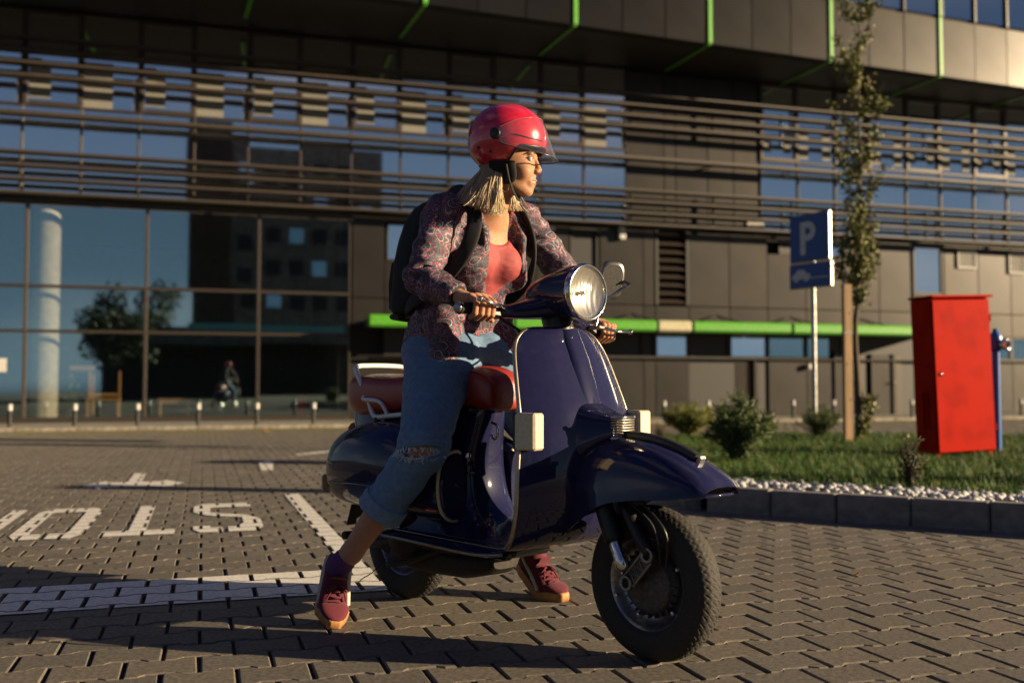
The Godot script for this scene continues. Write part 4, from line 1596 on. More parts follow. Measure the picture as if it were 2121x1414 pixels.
func plants() -> void:
	var rng := RandomNumberGenerator.new()
	rng.seed = 17
	# grass
	var tuft := []
	for k in 4:
		var sh := Shape.new()
		for b in 9:
			var base := Vector3(rng.randfn() * 0.022, -0.012, rng.randfn() * 0.022)
			var d := Vector3(rng.randfn(), 0, rng.randfn()).normalized()
			var h := rng.randf_range(0.05, 0.115)
			var lean := rng.randf_range(0.1, 0.75) * h
			var w := d.cross(Vector3.UP) * rng.randf_range(0.0016, 0.0028)
			var m := base + Vector3.UP * h * 0.6 + d * lean * 0.35
			var tp := base + Vector3.UP * h + d * lean
			sh.quad(base - w, m - w * 0.8, m + w * 0.8, base + w)
			sh.tri(m - w * 0.8, tp, m + w * 0.8)
			var c := Color(0.060, 0.130, 0.013) * rng.randf_range(0.6, 1.25)
			if rng.randf() < 0.07:
				c = Color(0.17, 0.15, 0.045)
			for z in 7:
				sh.col.append(c)
		tuft.append(sh.commit())
	var gm := foliage_mat([0.30, 0.42, 0.08], 0.5)
	var g := thing("grass", Transform3D(), "green lawn grass of the planted island", "grass", "", "stuff")
	var k0 := Vector3(1.22, 0, -6.275)
	var dir := Vector3(0.853, 0, 0.522)
	var back := Vector3(0.522, 0, -0.853)
	var noise := FastNoiseLite.new()
	noise.seed = 8
	noise.frequency = 0.9
	for k in 4:
		var list := []
		for i in 12000:
			var p := Vector3(rng.randf_range(1.1, 8.2), 0.115, rng.randf_range(-13.2, -3.6))
			if not Geometry2D.is_point_in_polygon(Vector2(p.x, p.z), island_poly):
				continue
			if p.x > -p.z * 0.62 + 0.6:
				continue
			var w := (p - k0).dot(back)
			if w < 0.56 + 0.16 * noise.get_noise_2d(p.x * 3.0, p.z * 3.0) + 0.10 * (rng.randf() - 0.5):
				continue
			if p.x < 1.30 + (-p.z - 6.4) * 0.1:
				continue
			var s := rng.randf_range(0.65, 1.15) * (1.0 + 0.3 * noise.get_noise_2d(p.x, p.z))
			list.append(Transform3D(Basis(Vector3.UP, rng.randf() * TAU).scaled(Vector3(s, s, s)), p))
		var mm := MultiMesh.new()
		mm.transform_format = MultiMesh.TRANSFORM_3D
		mm.mesh = tuft[k]
		mm.instance_count = list.size()
		for i in list.size():
			mm.set_instance_transform(i, list[i])
		var mi := MultiMeshInstance3D.new()
		mi.name = "tufts"
		mi.multimesh = mm
		mi.material_override = gm
		mi.set_meta("kind", "stuff")
		g.add_child(mi, true)
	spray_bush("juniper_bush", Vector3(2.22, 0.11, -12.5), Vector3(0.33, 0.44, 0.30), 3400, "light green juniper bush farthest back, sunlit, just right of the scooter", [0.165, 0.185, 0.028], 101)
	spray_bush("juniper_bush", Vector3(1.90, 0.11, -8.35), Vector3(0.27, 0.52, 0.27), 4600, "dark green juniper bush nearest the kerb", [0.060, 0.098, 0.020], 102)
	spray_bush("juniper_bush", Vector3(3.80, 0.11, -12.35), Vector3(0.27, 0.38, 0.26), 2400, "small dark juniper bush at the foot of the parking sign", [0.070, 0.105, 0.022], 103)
	spray_bush("seedling", Vector3(2.56, 0.115, -6.42), Vector3(0.10, 0.32, 0.10), 260, "thin brownish conifer seedling standing in the white pebbles", [0.10, 0.095, 0.035], 104)
	spray_bush("seedling", Vector3(1.74, 0.10, -11.8), Vector3(0.07, 0.22, 0.07), 120, "tiny brownish seedling beside the light green bush", [0.10, 0.075, 0.03], 105)
	young_tree()

func young_tree() -> void:
	var rng := RandomNumberGenerator.new()
	rng.seed = 55
	var t := thing("young_tree", Transform3D(Basis(), Vector3(4.02, 0.10, -11.56)), "slender young tree with narrow leafy crown behind the wooden stake", "tree")
	var bark := mat(lin(.11, .085, .06), 0.85, 0.0, M.grain, 4.0, M.fine, 0.2)
	var trunk := [Vector3(0, -0.05, 0), Vector3(0.0, 0.6, 0), Vector3(-0.03, 1.3, 0.01), Vector3(0.02, 1.75, 0), Vector3(0.055, 2.3, 0), Vector3(0.05, 3.2, 0.02), Vector3(0.06, 4.2, 0), Vector3(0.09, 5.6, 0)]
	var tp := smooth_path(trunk, 6)
	var tr := []
	for k in tp.size():
		tr.append(lerpf(0.043, 0.006, pow(float(k) / (tp.size() - 1), 0.8)))
	part("trunk", Shape.new().tube(tp, tr, 10).commit(), bark, t)
	var lf := Shape.new()
	var twigs := []
	for k in 62:
		var s := rng.randf_range(0.40, 0.96)
		var a: Vector3 = tp[int(s * (tp.size() - 1))]
		var an := rng.randf() * TAU
		var reach := lerpf(0.20, 0.34, s) * rng.randf_range(0.5, 1.15)
		var rise := rng.randf_range(0.25, 0.62)
		var d := Vector3(cos(an) * reach, rise, sin(an) * reach)
		var pth := smooth_path([a, a + Vector3(d.x * 0.6, d.y * 0.35, d.z * 0.6), a + d], 4)
		part("branch", Shape.new().tube(pth, [0.008, 0.0075, 0.007, 0.006, 0.005, 0.004, 0.003, 0.002, 0.001], 5).commit(), bark, t)
		twigs.append(pth)
	# suckers at the foot
	for k in 3:
		var d := Vector3(rng.randf_range(0.06, 0.16), rng.randf_range(0.5, 0.85), rng.randf_range(-0.08, 0.08))
		var pth := smooth_path([Vector3(0.01, 0.05, 0), Vector3(d.x * 0.5, d.y * 0.4, d.z), d], 4)
		part("branch", Shape.new().tube(pth, [0.007, 0.0065, 0.006, 0.005, 0.004, 0.0035, 0.003, 0.002, 0.001], 5).commit(), bark, t)
		twigs.append(pth)
		twigs.append(pth)
	for pth in twigs:
		for c in 7:
			var s := rng.randf_range(0.2, 1.0)
			var p: Vector3 = pth[int(s * (pth.size() - 1))]
			for i in 13:
				var q := p + Vector3(rng.randfn(), rng.randfn(), rng.randfn()) * 0.034
				var ax := Vector3(rng.randfn(), rng.randfn() * 0.7 + 0.2, rng.randfn()).normalized()
				var b := ax.cross(Vector3(rng.randfn(), rng.randfn(), rng.randfn())).normalized()
				var l := rng.randf_range(0.034, 0.060)
				var up := ax.cross(b) * l * 0.12
				var col := Color(0.125, 0.145, 0.022) * rng.randf_range(0.55, 1.3)
				if rng.randf() < 0.1:
					col = Color(0.17, 0.10, 0.03)
				lf.tri(q - ax * l * 0.5, q + b * l * 0.32 + up, q + ax * l * 0.55)
				lf.tri(q - ax * l * 0.5, q + ax * l * 0.55, q - b * l * 0.32 + up)
				for z in 6:
					lf.col.append(col)
	part("crown", lf.commit(), foliage_mat([0.34, 0.40, 0.08], 0.5), t)

# ------------------------------------------------------------------ the scooter (own axes: x forward, y up, z to its right)
const SCOOTER_AT := Transform3D(Vector3(0.684, 0, 0.7295), Vector3(0, 1, 0), Vector3(-0.7295, 0, 0.684), Vector3(-0.388, 0, -3.753))

func tyre_mesh() -> ArrayMesh:
	var sh := Shape.new()
	var NA := 480
	var cols := []
	# cross section: from the inner bead round the tread to the outer bead
	var n := 58
	for k in n + 1:
		cols.append(lerpf(-150.0, 150.0, float(k) / n))
	for i in NA:
		var an := TAU * i / NA
		var zig := absf(fposmod(i * 64.0 / NA, 1.0) * 2.0 - 1.0) * 2.0 - 1.0
		for c in cols:
			var th := deg_to_rad(c)
			var cz := signf(sin(th)) * pow(absf(sin(th)), 0.86) * 0.0475
			var cr := signf(cos(th)) * pow(absf(cos(th)), 0.80) * 0.0495
			var r := 0.1725 + cr
			if absf(c) < 62.0:
				var cut := 0.0
				for g in [-0.030, -0.0105, 0.0105, 0.030]:
					var dd := absf(cz - g - zig * 0.0052)
					cut = maxf(cut, clampf(1.0 - (dd - 0.0011) / 0.0009, 0.0, 1.0))
				r -= 0.0045 * cut
			elif absf(c) < 86.0:
				# shoulder lugs
				r -= 0.0022 * clampf(zig * 3.0, 0.0, 1.0)
			elif absf(absf(c) - 112.0) < 4.0:
				cz *= 1.012
			sh.v.append(Vector3(cos(an) * r, sin(an) * r, cz))
	var w := cols.size()
	for i in NA:
		var i2 := (i + 1) % NA
		for k in w - 1:
			sh.idx.append_array([i * w + k, i * w + k + 1, i2 * w + k + 1, i * w + k, i2 * w + k + 1, i2 * w + k])
	sh._orient([0, 0])
	return sh.commit()

func wheel(called: String, parent: Node, at: Vector3, tyre: Mesh) -> Node3D:
	var h := holder(called, parent, Transform3D(Basis(), at))
	part("tyre", tyre, M.tyre, h)
	var rim := [Vector2(0.060, -0.004), Vector2(0.098, -0.004), Vector2(0.118, 0.006), Vector2(0.124, 0.026), Vector2(0.134, 0.034), Vector2(0.1415, 0.039), Vector2(0.1445, 0.0365), Vector2(0.142, 0.032), Vector2(0.134, 0.024), Vector2(0.128, 0.0), Vector2(0.134, -0.024), Vector2(0.1445, -0.0365), Vector2(0.1415, -0.040), Vector2(0.128, -0.034), Vector2(0.118, -0.02), Vector2(0.06, -0.012)]
	part("rim", Shape.new().lathe(rim, 72, Transform3D()).commit(), M.rim, h)
	var drum := [Vector2(0.0, 0.048), Vector2(0.016, 0.048), Vector2(0.018, 0.041), Vector2(0.070, 0.036), Vector2(0.080, 0.033), Vector2(0.0835, 0.026), Vector2(0.086, 0.016), Vector2(0.095, 0.012), Vector2(0.097, 0.0), Vector2(0.06, -0.03), Vector2(0.0, -0.03)]
	part("brake_drum", Shape.new().lathe(drum, 48, Transform3D()).commit(), M.drum, h)
	var nut := Shape.new().lathe([Vector2(0.0, 0.016), Vector2(0.006, 0.016), Vector2(0.0085, 0.012), Vector2(0.0085, -0.004), Vector2(0.0, -0.004)], 6, Transform3D()).commit()
	for k in 5:
		var an := TAU * k / 5 + 0.5
		part("nut", nut, M.chrome, h, Transform3D(Basis(), Vector3(cos(an) * 0.107, sin(an) * 0.107, 0.002)))
	var fins := Shape.new()
	for k in 24:
		var an := TAU * k / 24
		fins.box(Vector3(cos(an) * 0.0935, sin(an) * 0.0935, 0.016), Vector3(0.010, 0.003, 0.02), 0.0, Basis(Vector3.BACK, an))
	part("cooling_fins", fins.commit(), M.drum, h)
	part("valve", Shape.new().tube([Vector3(-0.118, -0.05, 0.012), Vector3(-0.112, -0.048, 0.036)], 0.0045, 8).commit(), M.chrome, h)
	return h

func mirror_z(sh: Shape) -> Shape:
	for k in sh.v.size():
		sh.v[k].z = -sh.v[k].z
	sh.flip_from(0)
	return sh

func scooter() -> void:
	var paint := mat(lin(.0135, .0145, .050), 0.40, 0.0, ntex(50, 0.02, Color(0.86, 0.86, 0.9), Color.WHITE, 4), 3.0, M.fine, 0.004)
	paint.clearcoat_enabled = true
	paint.clearcoat = 0.85
	paint.metallic_specular = 0.12
	paint.clearcoat_roughness = 0.045
	M.scooter_paint = paint
	M.rim = mat(lin(.52, .53, .54), 0.35, 0.9, M.blotch, 8.0)
	M.drum = mat(lin(.13, .125, .12), 0.55, 0.6, M.blotch, 9.0, M.fine, 0.06)
	M.trim = mat(lin(.42, .37, .28), 0.30, 0.85, M.soft, 6.0)
	M.ivory = mat(lin(.58, .53, .40), 0.35, 0.0, ntex(51, 0.02, Color(0.88, 0.85, 0.78), Color.WHITE, 5), 6.0)
	M.ivory.clearcoat_enabled = true
	M.ivory.clearcoat = 0.5
	var leather := mat(lin(.30, .024, .011), 0.36, 0.0, M.soft, 4.0, ntex(52, 0.16, Color(0.2, 0.2, 0.2), Color.WHITE, 3, 512, FastNoiseLite.TYPE_CELLULAR), 0.10)
	leather.clearcoat_enabled = true
	leather.clearcoat = 0.25
	leather.clearcoat_roughness = 0.3
	var white_tube := mat(lin(.72, .71, .69), 0.22, 0.0, M.soft, 8.0)
	white_tube.clearcoat_enabled = true
	var red_lens := mat(lin(.30, .012, .012), 0.15)
	var S := thing("scooter", SCOOTER_AT, "vintage dark blue scooter with red seat and white rack, the rider astride it", "scooter")
	var ty := tyre_mesh()
	wheel("front_wheel", S, Vector3(1.165, 0.222, 0), ty)
	wheel("rear_wheel", S, Vector3(0.0, 0.222, 0), ty)

	# ---- front suspension
	var fk := holder("fork", S)
	part("fork_leg", Shape.new().tube(smooth_path([Vector3(1.03, 0.62, 0.0), Vector3(1.06, 0.52, 0.03), Vector3(1.125, 0.43, 0.066), Vector3(1.175, 0.36, 0.072), Vector3(1.212, 0.318, 0.072)]), 0.021, 12).commit(), M.black_metal, fk)
	part("shock_absorber", Shape.new().lathe([Vector2(0, 0), Vector2(0.027, 0), Vector2(0.029, 0.01), Vector2(0.029, 0.105), Vector2(0.026, 0.115), Vector2(0, 0.115)], 20, Transform3D(Basis(Quaternion(Vector3.BACK, Vector3(0.40, -0.90, 0.02).normalized())), Vector3(1.046, 0.445, 0.082))).commit(), M.black_metal, fk)
	part("shock_rod", Shape.new().lathe([Vector2(0, 0.10), Vector2(0.0195, 0.10), Vector2(0.0195, 0.165), Vector2(0.022, 0.168), Vector2(0.022, 0.19), Vector2(0.012, 0.20), Vector2(0, 0.20)], 20, Transform3D(Basis(Quaternion(Vector3.BACK, Vector3(0.40, -0.90, 0.02).normalized())), Vector3(1.046, 0.445, 0.082))).commit(), M.chrome, fk)
	var la := Vector3(1.210, 0.314, 0.078)
	var lb := Vector3(1.133, 0.226, 0.078)
	var ln := (lb - la).normalized()
	var lx := Vector3(-ln.y, ln.x, 0)
	var link := Shape.new()
	for e in [la, lb]:
		link.lathe([Vector2(0.012, -0.008), Vector2(0.021, -0.008), Vector2(0.0225, -0.006), Vector2(0.0225, 0.010), Vector2(0.021, 0.012), Vector2(0.014, 0.012), Vector2(0.012, 0.006), Vector2(0.012, -0.008)], 28, Transform3D(Basis(), e))
	for sgn in [-1.0, 1.0]:
		link.tube([la + lx * sgn * 0.020 + ln * 0.008, lb + lx * sgn * 0.020 - ln * 0.008], 0.0045, 8)
	var zz := []
	for k in 7:
		zz.append(la + ln * (0.020 + k * 0.0128) + lx * (0.016 if k % 2 == 0 else -0.016))
	link.tube(zz, 0.0032, 6)
	part("link_arm", link.commit(), M.alu, fk)
	part("link_web", Shape.new().box((la + lb) * 0.5 + Vector3(0, 0, -0.004), Vector3(0.10, 0.040, 0.005), 0.0, Basis(ln, lx, Vector3.BACK)).commit(), M.drum, fk)
	for e in [la, lb]:
		part("bolt", Shape.new().lathe([Vector2(0, 0.008), Vector2(0.0115, 0.006), Vector2(0.0115, -0.006), Vector2(0, -0.006)], 14, Transform3D(Basis(), e)).commit(), M.iron, fk)
	part("brake_cable", Shape.new().tube(smooth_path([Vector3(1.07, 0.55, 0.05), Vector3(1.14, 0.47, 0.088), Vector3(1.235, 0.40, 0.09), Vector3(1.245, 0.30, 0.07), Vector3(1.20, 0.26, 0.055)]), 0.0038, 6).commit(), M.rubber, fk)
	part("speedometer_cable", Shape.new().tube(smooth_path([Vector3(1.09, 0.55, 0.045), Vector3(1.19, 0.46, 0.075), Vector3(1.265, 0.38, 0.07), Vector3(1.25, 0.28, 0.05)]), 0.0045, 6).commit(), M.black_plastic, fk)

	# ---- mudguard
	var ft := [[0.84, 0.50, 0.300, 0.075], [0.90, 0.598, 0.330, 0.104], [0.98, 0.626, 0.385, 0.118], [1.07, 0.634, 0.442, 0.122], [1.18, 0.624, 0.466, 0.120], [1.28, 0.596, 0.476, 0.116], [1.35, 0.562, 0.483, 0.106], [1.39, 0.534, 0.487, 0.092], [1.408, 0.512, 0.490, 0.078]]
	var rows := []
	for i in 41:
		var x := lerpf(0.84, 1.408, pow(i / 40.0, 0.9))
		var q := interp(ft, x)
		var r := PackedVector3Array()
		for k in 33:
			var ph := (k / 32.0 - 0.5) * PI
			var z: float = q[2] * signf(sin(ph)) * pow(absf(sin(ph)), 0.78)
			var y: float = q[1] + (q[0] - q[1]) * pow(maxf(cos(ph), 0.0), 0.70)
			# a soft flare along the lower edge
			var fl := exp(-pow((y - q[1]) / 0.014, 2.0))
			r.append(Vector3(x, y, z * (1.0 + 0.05 * fl)))
		rows.append(r)
	var mg := part("mudguard", Shape.new().sheet(rows, 0.004, true).commit(), paint, S)
	var crest := []
	for i in 14:
		var x := lerpf(1.06, 1.325, i / 13.0)
		var q := interp(ft, x)
		crest.append(superring(Vector3(x, q[0] + 0.008, 0), Vector3(0, 0, 1), Vector3(0.15, 0.99, 0).normalized(), 0.015, 0.014, 3.5, 16))
	part("crest", Shape.new().loft(crest).commit(), M.black_plastic, mg)
	part("crest_end", Shape.new().box(Vector3(1.333, 0.578, 0), Vector3(0.014, 0.036, 0.032), 0.005, Basis(Vector3.BACK, -0.42)).commit(), M.galv, mg)
	var lip := []
	for i in 20:
		var ph := (i / 19.0 - 0.5) * PI * 0.96
		lip.append(Vector3(1.412 - 0.07 * (1.0 - cos(ph)), 0.4935 - 0.004 * absf(sin(ph)), sin(ph) * 0.098))
	part("lip", Shape.new().tube(smooth_path(lip, 2), 0.0045, 8).commit(), paint, mg)
	part("screw", Shape.new().ellipsoid(Transform3D(Basis(), Vector3(1.098, 0.476, 0.121)), Vector3(0.010, 0.010, 0.006), 14, 8).commit(), M.chrome, mg)

	# ---- leg shield
	var lt := [
		[0.00, 0.834, 0.9690, 0.045, 0.050], [0.02, 0.8345, 0.9675, 0.095, 0.052], [0.05, 0.836, 0.962, 0.135, 0.055], [0.09, 0.841, 0.946, 0.168, 0.058], [0.14, 0.850, 0.922, 0.191, 0.062], [0.22, 0.870, 0.880, 0.209, 0.068],
		[0.33, 0.905, 0.800, 0.226, 0.076], [0.46, 0.945, 0.700, 0.243, 0.086], [0.58, 0.966, 0.600, 0.257, 0.095], [0.70, 0.973, 0.500, 0.267, 0.098], [0.79, 0.965, 0.425, 0.270, 0.092], [0.86, 0.940, 0.370, 0.269, 0.078],
		[0.92, 0.895, 0.325, 0.264, 0.056], [0.96, 0.835, 0.298, 0.258, 0.030], [1.0, 0.740, 0.286, 0.250, 0.0]]
	rows = []
	var edge_r := []
	var edge_l := []
	for i in 49:
		var s := pow(i / 48.0, 1.25)
		var q := interp(lt, s)
		var r := PackedVector3Array()
		for k in 37:
			var t := (k / 36.0) * 2.0 - 1.0
			t = signf(t) * pow(absf(t), 0.92)
			var z: float = t * q[2]
			var x: float = q[0] - q[3] * pow(absf(t), 2.3)
			if s < 0.6:
				x += 0.004 * exp(-pow(z / 0.007, 2.0)) * smoothstep(0.0, 0.06, s)
			r.append(Vector3(x, q[1], z))
		rows.append(r)
		edge_l.append(r[0])
		edge_r.append(r[36])
	var ls := part("leg_shield", Shape.new().sheet(rows, 0.005, true).commit(), paint, S)
	edge_r.reverse()
	var rim_path := edge_r.slice(2)
	for k in range(36, -1, -2):
		rim_path.append(rows[0][k] + Vector3(0, 0.002, 0))
	rim_path.append_array(edge_l.slice(1, 46))
	part("edge_trim", Shape.new().tube(rim_path, 0.0072, 8).commit(), M.trim, ls)
	# glove side of the shield
	var tw := []
	for e in [[0.32, 0.07], [0.50, 0.06], [0.70, 0.055], [0.86, 0.05], [0.955, 0.045]]:
		var q := interp([[0.32, 0.86], [0.5, 0.93], [0.7, 0.90], [0.86, 0.845], [0.955, 0.80]], e[0])
		tw.append(superring(Vector3(q[0], e[0], 0), Vector3(0, 0, 1), Vector3(1, 0.25, 0).normalized(), e[1], 0.05, 3.0, 20))
	part("steering_column", Shape.new().loft(tw).commit(), paint, S)
	for sgn in [-1.0, 1.0]:
		var ind := holder("front_indicator", S)
		var bs := Basis(Vector3.UP, 0.18 * sgn)
		part("lens", Shape.new().box(Vector3(0.905, 0.655, 0.248 * sgn), Vector3(0.075, 0.108, 0.052), 0.006, bs).commit(), M.ivory, ind)
		part("base", Shape.new().box(Vector3(0.868, 0.655, 0.249 * sgn), Vector3(0.022, 0.112, 0.056), 0.006, bs).commit(), M.black_plastic, ind)

	# ---- horn casing
	var hs := [[0.84, 0.640, 0.128, 0.110, 0.14], [0.90, 0.648, 0.116, 0.098, 0.125], [0.96, 0.656, 0.094, 0.072, 0.095], [1.01, 0.663, 0.068, 0.046, 0.060], [1.045, 0.665, 0.051, 0.036, 0.042], [1.056, 0.665, 0.046, 0.032, 0.036]]
	var rings := []
	for i in 19:
		var x := lerpf(0.84, 1.056, i / 18.0)
		var q := interp(hs, x)
		var ring := superring(Vector3(x, q[0], 0), Vector3(0, 0, 1), Vector3(0, 1, 0), q[1], q[2], 3.4, 40, q[3])
		for k in ring.size():
			var yy: float = (ring[k].y - q[0]) / q[2]
			ring[k].z *= 1.0 - 0.20 * clampf(yy, -1.0, 1.0)
		rings.append(ring)
	var hc := part("horn_casing", Shape.new().loft(rings).commit(), paint, S)
	part("grille_back", Shape.new().box(Vector3(1.056, 0.664, 0), Vector3(0.012, 0.062, 0.084), 0.004).commit(), M.black_plastic, hc)
	for k in 9:
		var y := 0.633 + k * 0.0078
		var band := k == 0 or k == 8
		var pth := []
		for j in 11:
			var t := j / 5.0 - 1.0
			pth.append(Vector3(1.048 + 0.024 * (1.0 - pow(absf(t), 4.0)), y, t * 0.049))
		part("grille_bar", Shape.new().tube(pth, 0.0052 if band else 0.0024, 8).commit(), M.chrome if band else M.trim, hc)

	# ---- handlebar head
	var hb := holder("handlebar", S, Transform3D(Basis(Vector3.RIGHT, -0.094), Vector3(0.77, 1.06, 0.0)))
	# own axes of the handlebar: origin at the head of the column
	rings = []
	var bw := [[-0.085, 0.012, 0.060, 0.028], [-0.05, 0.016, 0.082, 0.046], [0.0, 0.018, 0.091, 0.066], [0.05, 0.019, 0.092, 0.079], [0.10, 0.019, 0.0905, 0.0855], [0.132, 0.019, 0.089, 0.087]]
	for i in 17:
		var x := lerpf(-0.085, 0.132, i / 16.0)
		var q := interp(bw, x)
		rings.append(superring(Vector3(x, q[0], 0), Vector3(0, 0, 1), Vector3(0, 1, 0), q[1], q[2], 2.35, 44))
	rings.push_front(superring(Vector3(-0.0852, 0.012, 0), Vector3(0, 0, 1), Vector3(0, 1, 0), 0.002, 0.002, 2.35, 44))
	part("headlight_housing", Shape.new().loft(rings, false).commit(), paint, hb)
	rings = []
	var aw := [[-0.205, -0.045, -0.060, 0.020, 0.020], [-0.17, -0.036, -0.056, 0.026, 0.022], [-0.11, -0.016, -0.042, 0.042, 0.032], [-0.05, 0.0, -0.022, 0.062, 0.044], [0.0, 0.004, -0.016, 0.070, 0.048], [0.05, 0.0, -0.022, 0.062, 0.044], [0.11, -0.016, -0.042, 0.042, 0.032], [0.17, -0.036, -0.056, 0.026, 0.022], [0.205, -0.045, -0.060, 0.020, 0.020]]
	for i in 33:
		var z := lerpf(-0.205, 0.205, i / 32.0)
		var q := interp(aw, z)
		rings.append(superring(Vector3(q[0], q[1], z), Vector3(1, 0, 0), Vector3(0, 1, 0), q[2], q[3], 2.5, 28))
	part("handlebar_shell", Shape.new().loft(rings).commit(), paint, hb)
	part("neck", Shape.new().tube([Vector3(0.005, -0.03, 0), Vector3(0.03, -0.11, 0)], [0.052, 0.046], 24).commit(), M.black_plastic, hb)
	var fx := Transform3D(Basis(Vector3(0, 1, 0), Vector3(0, 0, 1), Vector3(1, 0, 0)), Vector3(0.132, 0.019, 0))
	var hl := holder("headlight", hb)
	part("rim", Shape.new().lathe([Vector2(0.0795, -0.012), Vector2(0.0905, -0.012), Vector2(0.0925, 0.0), Vector2(0.0905, 0.009), Vector2(0.085, 0.0135), Vector2(0.0805, 0.010), Vector2(0.0785, 0.002)], 64, fx).commit(), M.chrome, hl)
	var refl := Shape.new()
	var rf := []
	for a in 31:
		var rr := 0.079 * a / 30.0
		var ring := PackedVector3Array()
		for b in 144:
			var an := TAU * b / 144
			var yy := sin(an) * rr
			ring.append(fx * Vector3(cos(an) * rr, yy, 0.002 - 0.030 * (1.0 - pow(rr / 0.079, 2.0)) + 0.0005 * sin(yy * 340.0)))
		rf.append(ring)
	refl.loft(rf, false, true, false)
	part("reflector", refl.commit(), mat(lin(.86, .82, .72), 0.30, 1.0), hl)
	part("bulb", Shape.new().ellipsoid(fx * Transform3D(Basis(), Vector3(0, 0, -0.016)), Vector3(0.009, 0.009, 0.013), 16, 10).commit(), M.trim, hl)
	var dome := Shape.new()
	var dr := []
	for a in 41:
		var rr := 0.0795 * a / 40.0
		var ring := PackedVector3Array()
		for b in 120:
			var an := TAU * b / 120
			var yy := sin(an) * rr
			var xx := cos(an) * rr
			var flute := 0.00022 * sin(yy * 560.0)
			ring.append(fx * Vector3(xx, yy, 0.002 + 0.016 * (1.0 - pow(rr / 0.0795, 2.0)) + flute))
		dr.append(ring)
	dome.loft(dr, false, true, false)
	var lensm := mat(lin(.95, .95, .93, 0.02), 0.12)
	lensm.transparency = BaseMaterial3D.TRANSPARENCY_ALPHA
	part("lens", dome.commit(), lensm, hl)
	for sgn in [-1.0, 1.0]:
		var gp := holder("grip", hb)
		var g0 := Vector3(-0.045, -0.060, 0.205 * sgn)
		var g1 := Vector3(-0.062, -0.068, 0.345 * sgn)
		part("switch_block", Shape.new().box(g0 + Vector3(-0.004, 0, 0.012 * sgn), Vector3(0.044, 0.048, 0.055), 0.010).commit(), M.black_plastic, gp)
		var rub := []
		var rr := []
		for k in 31:
			rub.append((g0 + Vector3(0, 0, 0.035 * sgn)).lerp(g1, k / 30.0))
			rr.append(0.0170 + (0.0012 if k % 2 == 0 else 0.0) + (0.003 if k > 28 else 0.0))
		part("rubber", Shape.new().tube(rub, rr, 18).commit(), M.rubber, gp)
		var ge := (g1 - g0).normalized()
		part("end_cap", Shape.new().lathe([Vector2(0, 0.014), Vector2(0.014, 0.013), Vector2(0.0185, 0.008), Vector2(0.0195, 0.0), Vector2(0.0, 0.0)], 24, Transform3D(Basis(Quaternion(Vector3.BACK, ge)), g1)).commit(), M.galv, gp)
		var lv := smooth_path([g0 + Vector3(0.020, 0.006, -0.012 * sgn), g0 + Vector3(0.046, 0.010, 0.025 * sgn), g0 + Vector3(0.056, 0.010, 0.075 * sgn), g0 + Vector3(0.050, 0.018, 0.118 * sgn)] if sgn > 0 else [g0 + Vector3(0.020, 0.004, 0.012), g0 + Vector3(0.050, 0.004, -0.025), g0 + Vector3(0.072, -0.002, -0.085), g0 + Vector3(0.070, 0.006, -0.145)], 6)
		var lr := []
		for k in lv.size():
			lr.append(lerpf(0.0095, 0.0050, float(k) / (lv.size() - 1)))
		var lever := Shape.new().tube(lv, lr, 12, 0.75)
		lever.ellipsoid(Transform3D(Basis(), lv[lv.size() - 1]), Vector3.ONE * 0.0095, 14, 9)
		part("lever", lever.commit(), M.chrome, gp)
		part("cable", Shape.new().tube(smooth_path([g0 + Vector3(0.01, -0.02, 0.0), g0 + Vector3(0.03, -0.045, -0.05 * sgn), g0 + Vector3(0.05, -0.07, -0.11 * sgn), Vector3(0.04, -0.11, 0.02 * sgn)]), 0.0042, 6).commit(), M.rubber, gp)
	# mirror on the left
	var mr := holder("mirror", hb)
	var stem := smooth_path([Vector3(0.012, -0.060, -0.185), Vector3(0.010, -0.03, -0.195), Vector3(0.004, 0.018, -0.205), Vector3(0.006, 0.032, -0.212), Vector3(0.032, 0.058, -0.245), Vector3(0.070, 0.098, -0.285)], 5)
	part("stem", Shape.new().tube(stem, 0.0052, 10).commit(), M.chrome, mr)
	part("clamp", Shape.new().box(Vector3(0.008, -0.060, -0.19), Vector3(0.06, 0.012, 0.03), 0.004).commit(), M.trim, mr)
	part("bracket", Shape.new().tube([Vector3(0.070, 0.098, -0.285), Vector3(0.058, 0.104, -0.262), Vector3(0.03, 0.085, -0.238)], 0.0042, 8).commit(), M.black_metal, mr)
	var mb := Basis(Vector3.UP, deg_to_rad(-28.0)) * Basis(Vector3.BACK, deg_to_rad(-14.0))
	var mring := []
	for e in [[-0.010, 0.82], [-0.007, 0.96], [0.0, 1.0], [0.004, 0.99]]:
		mring.append(superring(Vector3(0.028, 0.105, -0.232) + mb * Vector3(e[0] * -1.0, 0, 0), mb * Vector3(0, 0, 1), mb * Vector3(0, 1, 0), 0.045 * e[1], 0.066 * e[1], 3.2, 36))
	part("mirror_shell", Shape.new().loft(mring).commit(), M.alu, mr)
	part("mirror_glass", Shape.new().loft([superring(Vector3(0.028, 0.105, -0.232) + mb * Vector3(-0.0052, 0, 0), mb * Vector3(0, 0, 1), mb * Vector3(0, 1, 0), 0.041, 0.062, 3.2, 36), superring(Vector3(0.028, 0.105, -0.232) + mb * Vector3(-0.006, 0, 0), mb * Vector3(0, 0, 1), mb * Vector3(0, 1, 0), 0.041, 0.062, 3.2, 36)]).commit(), M.chrome, mr)

	# ---- floor board
	rows = []
	for i in 17:
		var x := lerpf(0.80, 0.10, i / 16.0)
		var hw := lerpf(0.254, 0.205, smoothstep(0.0, 1.0, i / 16.0))
		var r := PackedVector3Array()
		for k in 25:
			var t := k / 12.0 - 1.0
			var drop := -0.022 * pow(absf(t), 14.0)
			r.append(Vector3(x, 0.288 + drop + 0.018 * exp(-pow(t / 0.3, 2.0)), t * hw))
		rows.append(r)
